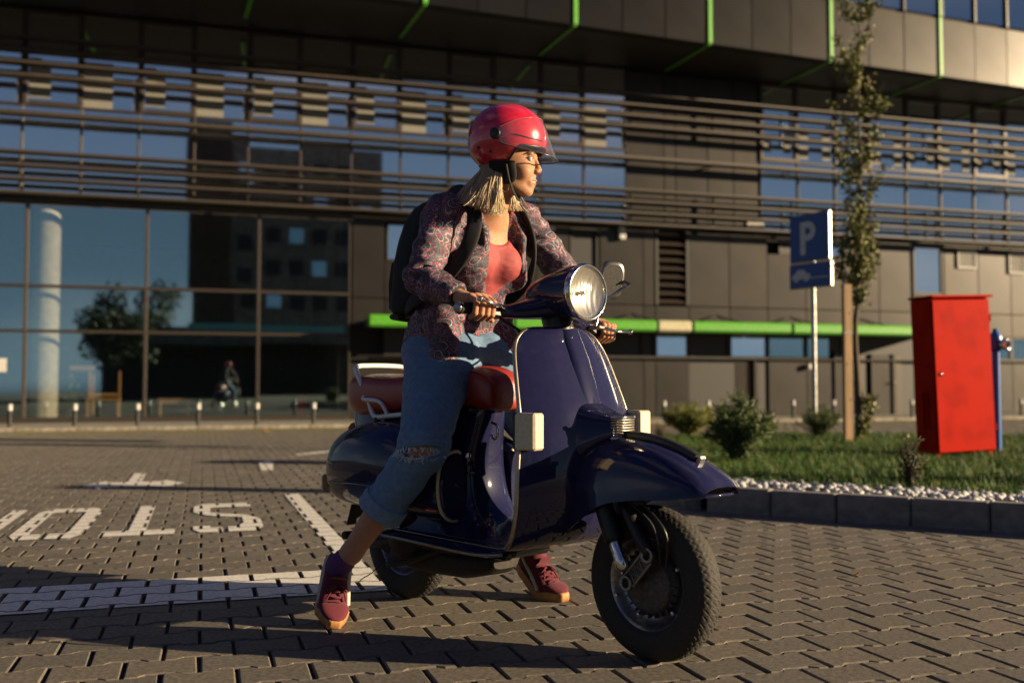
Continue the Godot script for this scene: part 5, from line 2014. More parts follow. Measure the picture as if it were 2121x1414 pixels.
	var fb := part("floorboard", Shape.new().sheet(rows, 0.006, false).commit(), paint, S)
	for z in [-0.22, -0.17, -0.12, 0.12, 0.17, 0.22]:
		part("floor_rail", Shape.new().tube([Vector3(0.13, 0.290, z * 0.86), Vector3(0.45, 0.293, z * 0.97), Vector3(0.74, 0.2925, z), Vector3(0.80, 0.300, z)], 0.0055, 8, 0.6).commit(), M.alu, fb)
	part("edge_strip", Shape.new().tube(smooth_path([Vector3(0.12, 0.266, 0.208), Vector3(0.40, 0.268, 0.232), Vector3(0.66, 0.270, 0.252), Vector3(0.80, 0.285, 0.262)]), 0.006, 8).commit(), M.alu, fb)
	part("underframe", Shape.new().box(Vector3(0.40, 0.258, 0), Vector3(0.54, 0.045, 0.18), 0.015).commit(), M.black_metal, S)

	# ---- body under the seat
	var bt := [[0.275, 0.66, -0.05, 0.185], [0.30, 0.600, -0.08, 0.170], [0.34, 0.535, -0.12, 0.155], [0.40, 0.490, -0.16, 0.146], [0.48, 0.468, -0.20, 0.140], [0.56, 0.466, -0.24, 0.132], [0.63, 0.478, -0.28, 0.120], [0.69, 0.492, -0.30, 0.106], [0.712, 0.494, -0.30, 0.100]]
	rings = []
	for i in 26:
		var y := lerpf(0.275, 0.712, i / 25.0)
		var q := interp(bt, y)
		var cx: float = (q[0] + q[1]) * 0.5
		rings.append(superring(Vector3(cx, y, 0), Vector3(1, 0, 0), Vector3(0, 0, 1), (q[0] - q[1]) * 0.5, q[2], 3.0, 48))
	var body := part("body", Shape.new().loft(rings).commit(), paint, S)
	part("panel_seam", Shape.new().tube(smooth_path([Vector3(0.470, 0.66, 0.062), Vector3(0.455, 0.56, 0.080), Vector3(0.462, 0.46, 0.090), Vector3(0.50, 0.38, 0.098), Vector3(0.56, 0.325, 0.105)]), 0.003, 6).commit(), M.black_metal, body)
	var lock := Shape.new().lathe([Vector2(0, 0.012), Vector2(0.009, 0.012), Vector2(0.012, 0.008), Vector2(0.012, -0.01), Vector2(0, -0.01)], 18, Transform3D(Basis(Quaternion(Vector3.BACK, Vector3(0.75, 0, 0.66).normalized())), Vector3(0.448, 0.555, 0.092)))
	part("lock", lock.commit(), M.chrome, body)
	part("key", Shape.new().box(Vector3(0.472, 0.528, 0.10), Vector3(0.03, 0.012, 0.004), 0.0015).box(Vector3(0.490, 0.528, 0.105), Vector3(0.012, 0.02, 0.006), 0.002).commit(), M.iron, body)
	part("bag_hook", Shape.new().tube(smooth_path([Vector3(0.50, 0.665, 0.03), Vector3(0.525, 0.655, 0.03), Vector3(0.530, 0.625, 0.03), Vector3(0.512, 0.61, 0.03), Vector3(0.498, 0.625, 0.03)]), 0.005, 8).commit(), M.chrome, body)
	part("fuel_tap", Shape.new().tube([Vector3(0.452, 0.50, 0.085), Vector3(0.475, 0.498, 0.09), Vector3(0.482, 0.500, 0.125)], 0.005, 8).commit(), M.iron, body)
	# tail between the side panels
	rings = []
	for e in [[0.15, 0.60, 0.12, 0.10], [-0.05, 0.60, 0.125, 0.085], [-0.20, 0.575, 0.12, 0.085], [-0.30, 0.53, 0.10, 0.09], [-0.345, 0.49, 0.07, 0.075]]:
		rings.append(superring(Vector3(e[0], e[1], 0), Vector3(0, 0, 1), Vector3(0.2, 1, 0).normalized(), e[2], e[3], 2.8, 32))
	part("tail", Shape.new().loft(rings).commit(), paint, S)
	var tl := holder("tail_light", S)
	part("lens", Shape.new().box(Vector3(-0.315, 0.605, 0.0), Vector3(0.055, 0.075, 0.10), 0.016, Basis(Vector3.BACK, 0.25)).commit(), red_lens, tl)
	part("housing", Shape.new().box(Vector3(-0.280, 0.60, 0.0), Vector3(0.05, 0.09, 0.11), 0.014, Basis(Vector3.BACK, 0.25)).commit(), M.black_plastic, tl)
	var flap := Shape.new().prism(P2([[-0.06, 0.0], [0.06, 0.0], [0.075, -0.16], [-0.075, -0.16]]), 0.006, Transform3D(Basis(Vector3(0, 0, 1), Vector3(0.25, 0.97, 0).normalized(), Vector3(-0.97, 0.25, 0).normalized()), Vector3(-0.255, 0.40, 0)))
	part("mud_flap", flap.commit(), M.rubber, S)
	part("number_plate_holder", Shape.new().box(Vector3(-0.335, 0.46, 0), Vector3(0.008, 0.10, 0.14), 0.003, Basis(Vector3.BACK, 0.3)).commit(), M.black_metal, S)

	# ---- side panels
	for sgn in [1.0, -1.0]:
		var sh := Shape.new()
		rings = []
		var ct := [[-0.262, 0.452, 0.020, 0.020, 0.018], [-0.255, 0.455, 0.075, 0.065, 0.055], [-0.225, 0.463, 0.118, 0.095, 0.085], [-0.165, 0.474, 0.145, 0.122, 0.110], [-0.08, 0.485, 0.160, 0.140, 0.126], [0.03, 0.492, 0.168, 0.146, 0.136], [0.15, 0.492, 0.164, 0.150, 0.136], [0.27, 0.484, 0.150, 0.146, 0.124], [0.37, 0.470, 0.132, 0.134, 0.104], [0.435, 0.458, 0.112, 0.118, 0.080], [0.452, 0.455, 0.102, 0.110, 0.070]]
		for i in 44:
			var x := -0.262 + (0.452 + 0.262) * (1.0 - pow(1.0 - i / 43.0, 1.0)) 
			if i < 10:
				x = -0.262 + 0.166 * pow(i / 10.0, 1.7)
			else:
				x = lerpf(-0.096, 0.452, (i - 10) / 33.0)
			var q := interp(ct, x)
			var ring := PackedVector3Array()
			for k in 44:
				var t := TAU * k / 44
				var cy := cos(t)
				var sz := sin(t)
				var y: float = signf(cy) * pow(absf(cy), 0.86) * (q[1] if cy > 0 else q[2])
				var z: float = (signf(sz) * pow(absf(sz), 0.80)) * (q[3] if sz > 0 else 0.03)
				ring.append(Vector3(x, q[0] + y, (0.135 + z)))
			rings.append(ring)
		sh.loft(rings)
		if sgn < 0:
			mirror_z(sh)
		var cw := part("side_panel", sh.commit(), paint, S)
		var edge := []
		for k in range(-3, 26):
			var p: Vector3 = rings[42][posmod(k, 44)]
			edge.append(Vector3(p.x + 0.004, p.y, p.z * sgn))
		part("edge_strip", Shape.new().tube(edge, 0.0065, 8).commit(), M.ivory, cw)
		# swage line
		var sw := []
		for i in range(6, 34):
			var p: Vector3 = rings[i][13]
			sw.append(Vector3(p.x, p.y, (p.z + 0.0005) * sgn))
		part("swage_line", Shape.new().tube(sw, 0.0028, 6).commit(), paint, cw)
		var ri := holder("rear_indicator", S)
		part("housing", Shape.new().box(Vector3(-0.238, 0.428, 0.185 * sgn), Vector3(0.03, 0.075, 0.05), 0.008, Basis(Vector3.UP, 0.5 * sgn)).commit(), M.black_plastic, ri)
		part("lens", Shape.new().box(Vector3(-0.225, 0.425, 0.205 * sgn), Vector3(0.055, 0.062, 0.03), 0.009, Basis(Vector3.UP, 0.5 * sgn)).commit(), mat(lin(.20, .13, .045), 0.2), ri)

	# ---- seat
	var st := [[-0.245, 0.775, 0.060, 0.030, 0.045], [-0.235, 0.770, 0.105, 0.055, 0.075], [-0.20, 0.765, 0.132, 0.068, 0.095], [-0.10, 0.765, 0.142, 0.070, 0.095], [0.02, 0.762, 0.145, 0.064, 0.085], [0.14, 0.765, 0.142, 0.066, 0.070], [0.28, 0.772, 0.134, 0.076, 0.068], [0.40, 0.775, 0.118, 0.084, 0.068], [0.48, 0.772, 0.100, 0.080, 0.066], [0.528, 0.762, 0.082, 0.066, 0.056], [0.545, 0.755, 0.062, 0.042, 0.040], [0.549, 0.752, 0.030, 0.020, 0.02]]
	rings = []
	for i in 53:
		var u := i / 52.0
		var x := lerpf(-0.245, 0.549, 0.5 - 0.5 * cos(PI * u) if u < 0.12 or u > 0.88 else 0.5 - 0.5 * cos(PI * u))
		var q := interp(st, x)
		rings.append(superring(Vector3(x, q[0], 0), Vector3(0, 0, 1), Vector3(0, 1, 0), q[1], q[2], 3.2, 44, q[3]))
	var seat := part("seat", Shape.new().loft(rings).commit(), leather, S)
	for sgn in [-1.0, 1.0]:
		var pip := []
		for i in range(5, 50):
			var p: Vector3 = rings[i][5 if sgn > 0 else 17]
			pip.append(p * Vector3(1, 1, 1) + Vector3(0, 0.001, 0.001 * sgn))
		part("piping", Shape.new().tube(pip, 0.0042, 6).commit(), leather, seat)
	part("seat_base", Shape.new().box(Vector3(0.14, 0.708, 0), Vector3(0.66, 0.025, 0.20), 0.01).commit(), M.black_plastic, seat)

	# ---- rack
	var rk := holder("luggage_rack", S)
	part("hoop", Shape.new().tube(smooth_path([Vector3(0.16, 0.688, 0.135), Vector3(0.06, 0.680, 0.137), Vector3(-0.015, 0.674, 0.136), Vector3(-0.045, 0.690, 0.135), Vector3(-0.08, 0.745, 0.133), Vector3(-0.165, 0.842, 0.125), Vector3(-0.185, 0.862, 0.105), Vector3(-0.188, 0.866, 0.06), Vector3(-0.188, 0.867, 0.0), Vector3(-0.188, 0.866, -0.06), Vector3(-0.185, 0.862, -0.105), Vector3(-0.165, 0.842, -0.125), Vector3(-0.08, 0.745, -0.133), Vector3(-0.045, 0.690, -0.135), Vector3(-0.015, 0.674, -0.136), Vector3(0.10, 0.684, -0.136)], 5), 0.0095, 12).commit(), white_tube, rk)
	for sgn in [-1.0, 1.0]:
		part("brace", Shape.new().tube(smooth_path([Vector3(-0.088, 0.756, 0.132 * sgn), Vector3(-0.095, 0.744, 0.142 * sgn), Vector3(-0.07, 0.738, 0.150 * sgn), Vector3(0.0, 0.735, 0.152 * sgn), Vector3(0.035, 0.722, 0.149 * sgn), Vector3(0.055, 0.686, 0.140 * sgn)], 5), 0.0075, 10).commit(), white_tube, rk)
		part("bracket", Shape.new().box(Vector3(-0.012, 0.660, 0.136 * sgn), Vector3(0.02, 0.03, 0.02), 0.003).commit(), M.iron, rk)

	# ---- engine, exhaust, pedals
	var en := holder("engine", S)
	part("crankcase", Shape.new().lathe([Vector2(0, -0.05), Vector2(0.075, -0.05), Vector2(0.095, -0.02), Vector2(0.095, 0.05), Vector2(0.07, 0.075), Vector2(0, 0.08)], 28, Transform3D(Basis(), Vector3(0.16, 0.27, 0.09))).commit(), M.iron, en)
	part("swing_arm", Shape.new().tube([Vector3(0.0, 0.222, 0.085), Vector3(0.20, 0.27, 0.09), Vector3(0.36, 0.30, 0.05)], [0.05, 0.06, 0.04], 14).commit(), M.iron, en)
	rings = []
	for e in [[0.02, 0.205, 0.06, 0.045, 0.035], [0.08, 0.195, 0.05, 0.085, 0.05], [0.25, 0.185, 0.03, 0.105, 0.052], [0.42, 0.185, 0.02, 0.10, 0.048], [0.52, 0.196, 0.015, 0.08, 0.036], [0.555, 0.205, 0.015, 0.055, 0.022]]:
		rings.append(superring(Vector3(e[0], e[1], e[2]), Vector3(0, 0, 1), Vector3(0, 1, 0), e[3], e[4], 3.2, 28))
	part("silencer", Shape.new().loft(rings).commit(), M.iron, en)
	part("exhaust_pipe", Shape.new().tube(smooth_path([Vector3(0.46, 0.215, 0.07), Vector3(0.30, 0.240, 0.13), Vector3(0.12, 0.235, 0.135), Vector3(0.0, 0.215, 0.13), Vector3(-0.10, 0.205, 0.12)]), 0.016, 12).commit(), M.iron, en)
	part("kick_starter", Shape.new().tube(smooth_path([Vector3(0.20, 0.30, 0.185), Vector3(0.13, 0.285, 0.205), Vector3(0.04, 0.262, 0.225), Vector3(0.02, 0.262, 0.265)]), 0.0085, 10).commit(), M.alu, en)
	part("kick_pedal", Shape.new().tube([Vector3(0.02, 0.262, 0.255), Vector3(0.02, 0.262, 0.30)], 0.014, 12).commit(), M.rubber, en)
	part("fan_cover", Shape.new().lathe([Vector2(0, 0.03), Vector2(0.05, 0.03), Vector2(0.085, 0.018), Vector2(0.09, -0.02), Vector2(0, -0.02)], 28, Transform3D(Basis(), Vector3(0.16, 0.36, 0.15))).commit(), M.black_metal, en)
	part("brake_pedal", Shape.new().box(Vector3(0.74, 0.335, 0.13), Vector3(0.05, 0.03, 0.05), 0.008, Basis(Vector3.BACK, 0.6)).commit(), M.rubber, S)
	# centre stand, folded up
	part("stand", Shape.new().tube(smooth_path([Vector3(0.36, 0.235, 0.12), Vector3(0.20, 0.175, 0.155), Vector3(0.10, 0.155, 0.165), Vector3(0.09, 0.15, 0.10)]), 0.010, 8).commit(), M.iron, S)
	# a loose wire end under the tail
	part("loose_wire", Shape.new().tube(smooth_path([Vector3(-0.02, 0.15, 0.09), Vector3(-0.06, 0.10, 0.12), Vector3(-0.12, 0.07, 0.12), Vector3(-0.16, 0.05, 0.11)]), 0.0022, 6).commit(), M.rubber, S)

# ------------------------------------------------------------------ the rider (in the scooter's axes)
const HEAD_C := Vector3(0.545, 1.622, 0.0)      # centre of the helmet

func head_frame() -> Transform3D:
	# looks to the right of the picture, a little towards the camera
	var a := deg_to_rad(14.0)
	var fw := SCOOTER_AT.basis.inverse() * Vector3(cos(a), 0.0, sin(a))
	fw = (fw + Vector3(0, -0.03, 0)).normalized()
	var rt := fw.cross(Vector3.UP).normalized()
	var up := rt.cross(fw)
	return Transform3D(Basis(fw, up, rt), HEAD_C)

func cloth_texture() -> ImageTexture:
	# paisley: nested drops and scrolls in navy, red, white and teal
	var w := 768
	var im := Image.create(w, w, false, Image.FORMAT_RGB8)
	im.fill(Color(0.07, 0.075, 0.12))
	var n := FastNoiseLite.new()
	n.seed = 90
	n.frequency = 0.018
	n.fractal_octaves = 2
	var rng := RandomNumberGenerator.new()
	rng.seed = 91
	var inks := [Color(0.66, 0.62, 0.64), Color(0.70, 0.04, 0.10), Color(0.07, 0.075, 0.13), Color(0.38, 0.36, 0.44), Color(0.06, 0.06, 0.11), Color(0.10, 0.40, 0.46), Color(0.05, 0.05, 0.09)]
	# fine scrolls everywhere (the noise wraps by mirroring)
	for y in w:
		var yy := float(y if y < w / 2 else w - y)
		for x in w:
			var xx := float(x if x < w / 2 else w - x)
			var f := n.get_noise_2d(xx * 1.3, yy * 1.3)
			var g := fposmod(f * 9.0, 1.0)
			if g < 0.11:
				im.set_pixel(x, y, inks[3] if f > -0.05 else inks[0])
			elif g > 0.45 and g < 0.55:
				im.set_pixel(x, y, inks[1] if f > 0.0 else inks[3])
			elif g > 0.80 and g < 0.88 and f < -0.12:
				im.set_pixel(x, y, inks[5])
	for k in 150:
		var c := Vector2(rng.randf() * w, rng.randf() * w)
		var r := rng.randf_range(26.0, 58.0)
		var an := rng.randf() * TAU
		var off := rng.randi() % 3
		var ca := cos(an)
		var sa := sin(an)
		for dy in range(int(-r * 1.7), int(r * 1.7)):
			for dx in range(int(-r * 1.7), int(r * 1.7)):
				var u := (dx * ca + dy * sa) / r
				var v := (-dx * sa + dy * ca) / r
				# a drop whose tail curls
				v -= 0.35 * u * u * signf(u) * (1.0 if u > 0.0 else 0.0)
				var wd := 0.62 * (1.0 - 0.62 * clampf((u + 0.3) / 1.5, 0.0, 1.0))
				var d := Vector2(u * 0.62, v / maxf(wd, 0.05) * 0.62).length()
				if d > 0.80 or u > 1.3:
					continue
				var band := int(d * 13.0)
				var ink: Color = inks[(band + off) % inks.size()]
				if band % 3 == 1 and sin(atan2(v, u) * 14.0) > 0.1:
					ink = inks[(band + off + 1) % inks.size()]
				im.set_pixel(posmod(int(c.x) + dx, w), posmod(int(c.y) + dy, w), ink)
	return ImageTexture.create_from_image(im)

func denim_texture() -> ImageTexture:
	var w := 512
	var im := Image.create(w, w, false, Image.FORMAT_RGB8)
	var n := FastNoiseLite.new()
	n.seed = 95
	n.frequency = 0.012
	n.fractal_octaves = 4
	var rng := RandomNumberGenerator.new()
	rng.seed = 96
	for y in w:
		for x in w:
			var tw := 0.5 + 0.5 * sin((x + y) * TAU / 8.0)
			var fade := 0.5 + 0.5 * n.get_noise_2d(absf(x - 256.0) * 1.6, absf(y - 256.0) * 1.6)
			var f := 0.62 + 0.12 * tw + 0.26 * fade + rng.randf_range(-0.06, 0.06)
			im.set_pixel(x, y, Color(f * 0.92, f * 0.97, f))
	return ImageTexture.create_from_image(im)

func hand(f: Field, centre: Vector3, F: Vector3, U: Vector3, A: Vector3) -> void:
	# A runs along the grip from the little finger's side to the thumb's side
	var wrist := centre - F * 0.088 + U * 0.030
	for k in 4:
		var off: float = [-0.031, -0.0105, 0.0105, 0.031][k]
		var lng: float = [0.86, 0.98, 1.0, 0.94][k]
		var b := centre + A * off
		var mcp := b + F * 0.000 + U * (0.036 * lng + 0.003)
		var pip := b + F * 0.037 * lng + U * 0.025
		var dip := b + F * 0.036 * lng - U * 0.012
		var tip := b + F * 0.010 - U * 0.030 * lng
		f.bone(wrist + A * off * 0.45, mcp, 0.0165, 0.0125, 0.010)
		f.bone(mcp, pip, 0.0112, 0.0098, 0.004)
		f.bone(pip, dip, 0.0098, 0.0088, 0.003)
		f.bone(dip, tip, 0.0088, 0.0076, 0.003)
	var t0 := centre - F * 0.050 + U * 0.016 + A * 0.026
	var t1 := centre - F * 0.030 - U * 0.004 + A * 0.050
	var t2 := centre - F * 0.010 - U * 0.024 + A * 0.056
	var t3 := centre + F * 0.012 - U * 0.031 + A * 0.048
	f.bone(wrist + A * 0.008, t0, 0.016, 0.0145, 0.010)
	f.bone(t0, t1, 0.0140, 0.0115, 0.004)
	f.bone(t1, t2, 0.0112, 0.0098, 0.003)
	f.bone(t2, t3, 0.0098, 0.0080, 0.003)

func shoe(parent: Node, xf: Transform3D, bend: float, suede: Material, gum: Material, stripe: Material, out: float) -> void:
	# own axes: x heel to toe, y up from the sole, z sideways (out: the outer side)
	var bendf := func(sh: Shape) -> Shape:
		for k in sh.v.size():
			var p := sh.v[k]
			var s := p.x - 0.150
			if s > 0.0:
				var an := bend * smoothstep(0.0, 0.06, s)
				var q := Vector2(s, p.y).rotated(an)
				sh.v[k] = Vector3(0.150 + q.x, q.y, p.z)
			sh.v[k] = xf * sh.v[k]
		return sh
	var h := holder("shoe", parent)
	var st := [[-0.004, 0.018, 0.060], [0.004, 0.030, 0.088], [0.03, 0.037, 0.101], [0.07, 0.0375, 0.096], [0.11, 0.040, 0.086], [0.15, 0.0445, 0.073], [0.19, 0.0465, 0.062], [0.225, 0.040, 0.054], [0.245, 0.028, 0.046], [0.256, 0.012, 0.038]]
	var rings := []
	for i in 27:
		var x := lerpf(-0.004, 0.256, i / 26.0)
		var q := interp(st, x)
		var cy: float = (q[1] + 0.024) * 0.5
		rings.append(superring(Vector3(x, cy, 0.004 * out * sin(x * 12.0)), Vector3(0, 0, 1), Vector3(0, 1, 0), q[0], q[1] - cy, 2.4, 28))
	var n := FastNoiseLite.new()
	n.seed = 66
	n.frequency = 22.0
	for r in rings.size():
		for k in rings[r].size():
			rings[r][k] += (rings[r][k] - Vector3(rings[r][k].x, 0.05, 0)).normalized() * 0.0022 * n.get_noise_3dv(rings[r][k])
	part("upper", bendf.call(Shape.new().loft(rings)).commit(), suede, h)
	# platform sole with fine ribs round its edge
	var rg := []
	for lv in [[0.0, 0.90], [0.004, 0.985], [0.016, 1.0], [0.029, 1.0], [0.033, 0.96]]:
		var ring := PackedVector3Array()
		var N := 96
		for k in N:
			var t := TAU * k / N
			var x: float = 0.126 - cos(t) * 0.137
			var q := interp(st, clampf(x, 0.004, 0.246))
			var hw: float = (q[0] + 0.006) * pow(absf(sin(t)), 0.42)
			var rib := 1.0 + (0.012 if k % 2 == 0 and x > 0.17 else 0.0)
			ring.append(Vector3(0.126 + (x - 0.126) * lv[1] * rib, lv[0], signf(sin(t)) * hw * lv[1] * rib))
		rg.append(ring)
	part("sole", bendf.call(Shape.new().loft(rg)).commit(), gum, h)
	for sd in [-1.0, 1.0]:
		var sp := []
		for e in [[0.012, 0.080], [0.04, 0.070], [0.08, 0.058], [0.12, 0.046], [0.15, 0.036]]:
			var q := interp(st, e[0])
			sp.append(Vector3(e[0], e[1], sd * (q[0] * pow(maxf(0.0, 1.0 - pow((e[1] - 0.062) / 0.042, 2.4) if e[1] > 0.062 else 1.0), 0.45) + 0.0012)))
		part("side_stripe", bendf.call(Shape.new().tube(smooth_path(sp, 4), 0.0075, 8, 0.35)).commit(), stripe, h)
	var lc := Shape.new()
	for k in 5:
		var x := 0.105 + k * 0.0165
		var q := interp(st, x)
		var tp: float = q[1] + 0.001
		lc.tube(smooth_path([Vector3(x, tp - 0.012, -0.024), Vector3(x + 0.004, tp + 0.003, -0.010), Vector3(x + 0.006, tp + 0.004, 0.010), Vector3(x, tp - 0.012, 0.024)], 3), 0.0036, 6)
	for sd in [-1.0, 1.0]:
		lc.tube(smooth_path([Vector3(0.105, 0.093, 0.0), Vector3(0.118, 0.102, 0.012 * sd), Vector3(0.125, 0.094, 0.028 * sd), Vector3(0.118, 0.082, 0.030 * sd), Vector3(0.108, 0.092, 0.004 * sd)], 5), 0.0028, 6)
		lc.tube(smooth_path([Vector3(0.105, 0.093, 0.0), Vector3(0.125, 0.094, 0.018 * sd), Vector3(0.150, 0.076, 0.030 * sd)], 5), 0.0028, 6)
	part("laces", bendf.call(lc).commit(), suede, h)
	var tg := Shape.new().loft([superring(Vector3(0.085, 0.088, 0), Vector3(0, 0, 1), Vector3(0.3, 1, 0).normalized(), 0.026, 0.008, 3.0, 20), superring(Vector3(0.095, 0.108, 0), Vector3(0, 0, 1), Vector3(0.3, 1, 0).normalized(), 0.027, 0.006, 3.0, 20), superring(Vector3(0.092, 0.122, 0), Vector3(0, 0, 1), Vector3(0.3, 1, 0).normalized(), 0.024, 0.005, 3.0, 20)])
	part("tongue", bendf.call(tg).commit(), suede, h)

func rider() -> void:
	var noise := FastNoiseLite.new()
	noise.seed = 5
	noise.frequency = 1.0
	noise.fractal_octaves = 3
	var skin := mat(lin(.42, .225, .135), 0.55, 0.0, ntex(80, 0.02, Color(0.90, 0.86, 0.84), Color.WHITE, 4), 6.0, M.fine, 0.01)
	skin.metallic_specular = 0.35
	skin.subsurf_scatter_enabled = true
	skin.subsurf_scatter_strength = 0.12
	var jacket_m := mat(lin(1, 1, 1), 0.72, 0.0, cloth_texture(), 2.5, M.fine, 0.03)
	var denim := mat(lin(.17, .275, .42), 0.82, 0.0, denim_texture(), 5.0, M.fine, 0.05)
	var tank := mat(lin(.34, .055, .058), 0.75, 0.0, M.soft, 9.0, M.fine, 0.02)
	var suede := mat(lin(.155, .012, .030), 0.9, 0.0, M.grain, 9.0, M.fine, 0.04)
	suede.rim_enabled = true
	suede.rim = 0.5
	var gum := mat(lin(.44, .20, .065), 0.6, 0.0, M.soft, 8.0)
	var stripe := mat(lin(.60, .57, .50), 0.6, 0.0, M.soft, 8.0)
	var P := thing("person", SCOOTER_AT, "person in red helmet, paisley jacket and ripped jeans astride the scooter", "person")

	# joints
	var hip_r := Vector3(0.25, 0.915, 0.085)
	var hip_l := Vector3(0.25, 0.915, -0.085)
	var kn_r := Vector3(0.455, 0.590, 0.285)
	var an_r := Vector3(0.205, 0.235, 0.392)
	var kn_l := Vector3(0.455, 0.575, -0.285)
	var an_l := Vector3(0.275, 0.205, -0.372)
	var sh_r := Vector3(0.405, 1.375, 0.165)
	var sh_l := Vector3(0.445, 1.375, -0.170)
	var el_r := Vector3(0.455, 1.135, 0.300)
	var el_l := Vector3(0.560, 1.160, -0.300)
	# the grips, from the handlebar's own axes
	var bar := Transform3D(Basis(Vector3.RIGHT, -0.094), Vector3(0.77, 1.06, 0.0))
	var hr := bar * Vector3(-0.053, -0.064, 0.278)
	var hl := bar * Vector3(-0.053, -0.064, -0.285)
	var A := (bar.basis * Vector3(0.1, 0.05, -1.0)).normalized()
	var Ur := (Vector3(0.12, 1.0, 0) - A * A.dot(Vector3(0.12, 1.0, 0))).normalized()
	var Fr := Ur.cross(A) * -1.0
	if Fr.x < 0.0:
		Fr = -Fr
	var wr_r := hr - Fr * 0.088 + Ur * 0.030
	var A2 := (bar.basis * Vector3(0.1, -0.05, 1.0)).normalized()
	var Ul := (Vector3(0.0, 1.0, 0) - A2 * A2.dot(Vector3(0.0, 1.0, 0))).normalized()
	var Fl := Ul.cross(A2)
	if Fl.x < 0.0:
		Fl = -Fl
	var wr_l := hl - Fl * 0.088 + Ul * 0.030
	var H := head_frame()
	var tilt := Basis(Vector3.BACK, deg_to_rad(-22.0))

	var mk := func(toe: Vector3, d: Vector3, up: Vector3, bend: float, flat: float) -> Transform3D:
		var x := d.normalized()
		var z := x.cross(up).normalized()
		var y := z.cross(x)
		return Transform3D(Basis(x, y, z) * 1.08, toe - x * 0.162 - x * flat)
	# right foot: on its toes, pointing forwards and out
	var xr: Transform3D = mk.call(Vector3(0.125, 0.046, 0.420), Vector3(0.36, -0.84, 0.30), Vector3(0.8, 0.6, 0.25), 0.62, 0.0)
	var xl: Transform3D = mk.call(Vector3(0.345, 0.004, -0.375), Vector3(0.84, -0.52, 0.06), Vector3(0.5, 1.0, 0.1), 0.36, 0.0)
	# ---- body: one continuous skin
	var sh := Shape.new()
	var nr := PackedVector3Array()
	var f := Field.new(Vector3(0.02, 0.10, -0.50), Vector3(0.80, 1.56, 0.50), 0.0105)
	f.blob(Vector3(0.245, 0.93, 0), Vector3(0.112, 0.10, 0.145), Basis(), 0.03)
	f.blob(Vector3(0.305, 1.06, 0), Vector3(0.085, 0.14, 0.115), tilt, 0.04)
	f.blob(Vector3(0.385, 1.22, 0), Vector3(0.095, 0.17, 0.135), tilt, 0.04)
	f.blob(Vector3(0.460, 1.215, 0.062), Vector3(0.052, 0.056, 0.056), Basis(), 0.03)
	f.blob(Vector3(0.465, 1.215, -0.062), Vector3(0.052, 0.056, 0.056), Basis(), 0.03)
	f.bone(sh_r, sh_l, 0.046, 0.046, 0.05)
	f.bone(Vector3(0.455, 1.37, 0.0), H * Vector3(-0.014, -0.12, 0), 0.054, 0.047, 0.03)
	for q in [[sh_r, el_r, wr_r], [sh_l, el_l, wr_l]]:
		f.bone(q[0], q[1], 0.044, 0.037, 0.03)
		f.bone(q[1], q[2], 0.037, 0.024, 0.015)
	for q in [[hip_r, kn_r, an_r], [hip_l, kn_l, an_l]]:
		f.bone(q[0], q[1], 0.086, 0.062, 0.04)
		var mid: Vector3 = q[1].lerp(q[2], 0.36)
		f.bone(q[1], mid, 0.060, 0.056, 0.02)
		f.bone(mid, q[2], 0.056, 0.035, 0.02)
	f.bone(an_r, xr * Vector3(0.045, 0.075, 0), 0.035, 0.034, 0.02)
	f.bone(an_l, xl * Vector3(0.045, 0.075, 0), 0.035, 0.034, 0.02)
	f.mesh_into(sh, nr)
	# head
	var hb := H.basis
	f = Field.new(HEAD_C - Vector3(0.17, 0.235, 0.17), HEAD_C + Vector3(0.17, 0.09, 0.17), 0.0034)
	f.blob(H * Vector3(-0.005, -0.050, 0), Vector3(0.096, 0.112, 0.075), hb, 0.02)
	f.blob(H * Vector3(0.040, -0.105, 0), Vector3(0.060, 0.082, 0.058), hb, 0.02)
	for s in [-1.0, 1.0]:
		f.bone(H * Vector3(-0.005, -0.138, 0.050 * s), H * Vector3(0.062, -0.172, 0.014 * s), 0.020, 0.019, 0.02)
		f.blob(H * Vector3(0.066, -0.114, 0.036 * s), Vector3(0.028, 0.027, 0.024), hb, 0.015)
	f.blob(H * Vector3(0.076, -0.175, 0), Vector3(0.017, 0.016, 0.020), hb, 0.015)
	f.blob(H * Vector3(0.086, -0.146, 0), Vector3(0.016, 0.020, 0.026), hb, 0.012)
	f.bone(H * Vector3(0.088, -0.054, -0.030), H * Vector3(0.088, -0.054, 0.030), 0.012, 0.012, 0.012)
	f.bone(H * Vector3(0.095, -0.062, 0), H * Vector3(0.112, -0.104, 0), 0.0080, 0.0105, 0.008)
	for s in [-1.0, 1.0]:
		f.blob(H * Vector3(0.105, -0.110, 0.0105 * s), Vector3(0.011, 0.0075, 0.0070), hb, 0.006)
		f.blob(H * Vector3(0.106, -0.0705, 0.031 * s), Vector3(0.016, 0.0095, 0.0135), hb, 0.010, true)
	# open, smiling mouth
	f.blob(H * Vector3(0.106, -0.1435, 0), Vector3(0.016, 0.0068, 0.024), hb, 0.003, true)
	f.bone(H * Vector3(-0.012, -0.11, 0), H * Vector3(-0.026, -0.215, 0), 0.047, 0.036, 0.02)
	f.mesh_into(sh, nr)
	# hands
	f = Field.new(hr - Vector3(0.135, 0.07, 0.085), hr + Vector3(0.07, 0.085, 0.085), 0.0031)
	hand(f, hr, Fr, Ur, A)
	f.bone(wr_r, wr_r + (el_r - wr_r).normalized() * 0.07, 0.022, 0.026, 0.012, Vector3.ONE)
	f.mesh_into(sh, nr)
	f = Field.new(hl - Vector3(0.135, 0.07, 0.085), hl + Vector3(0.07, 0.085, 0.085), 0.0031)
	hand(f, hl, Fl, Ul, A2)
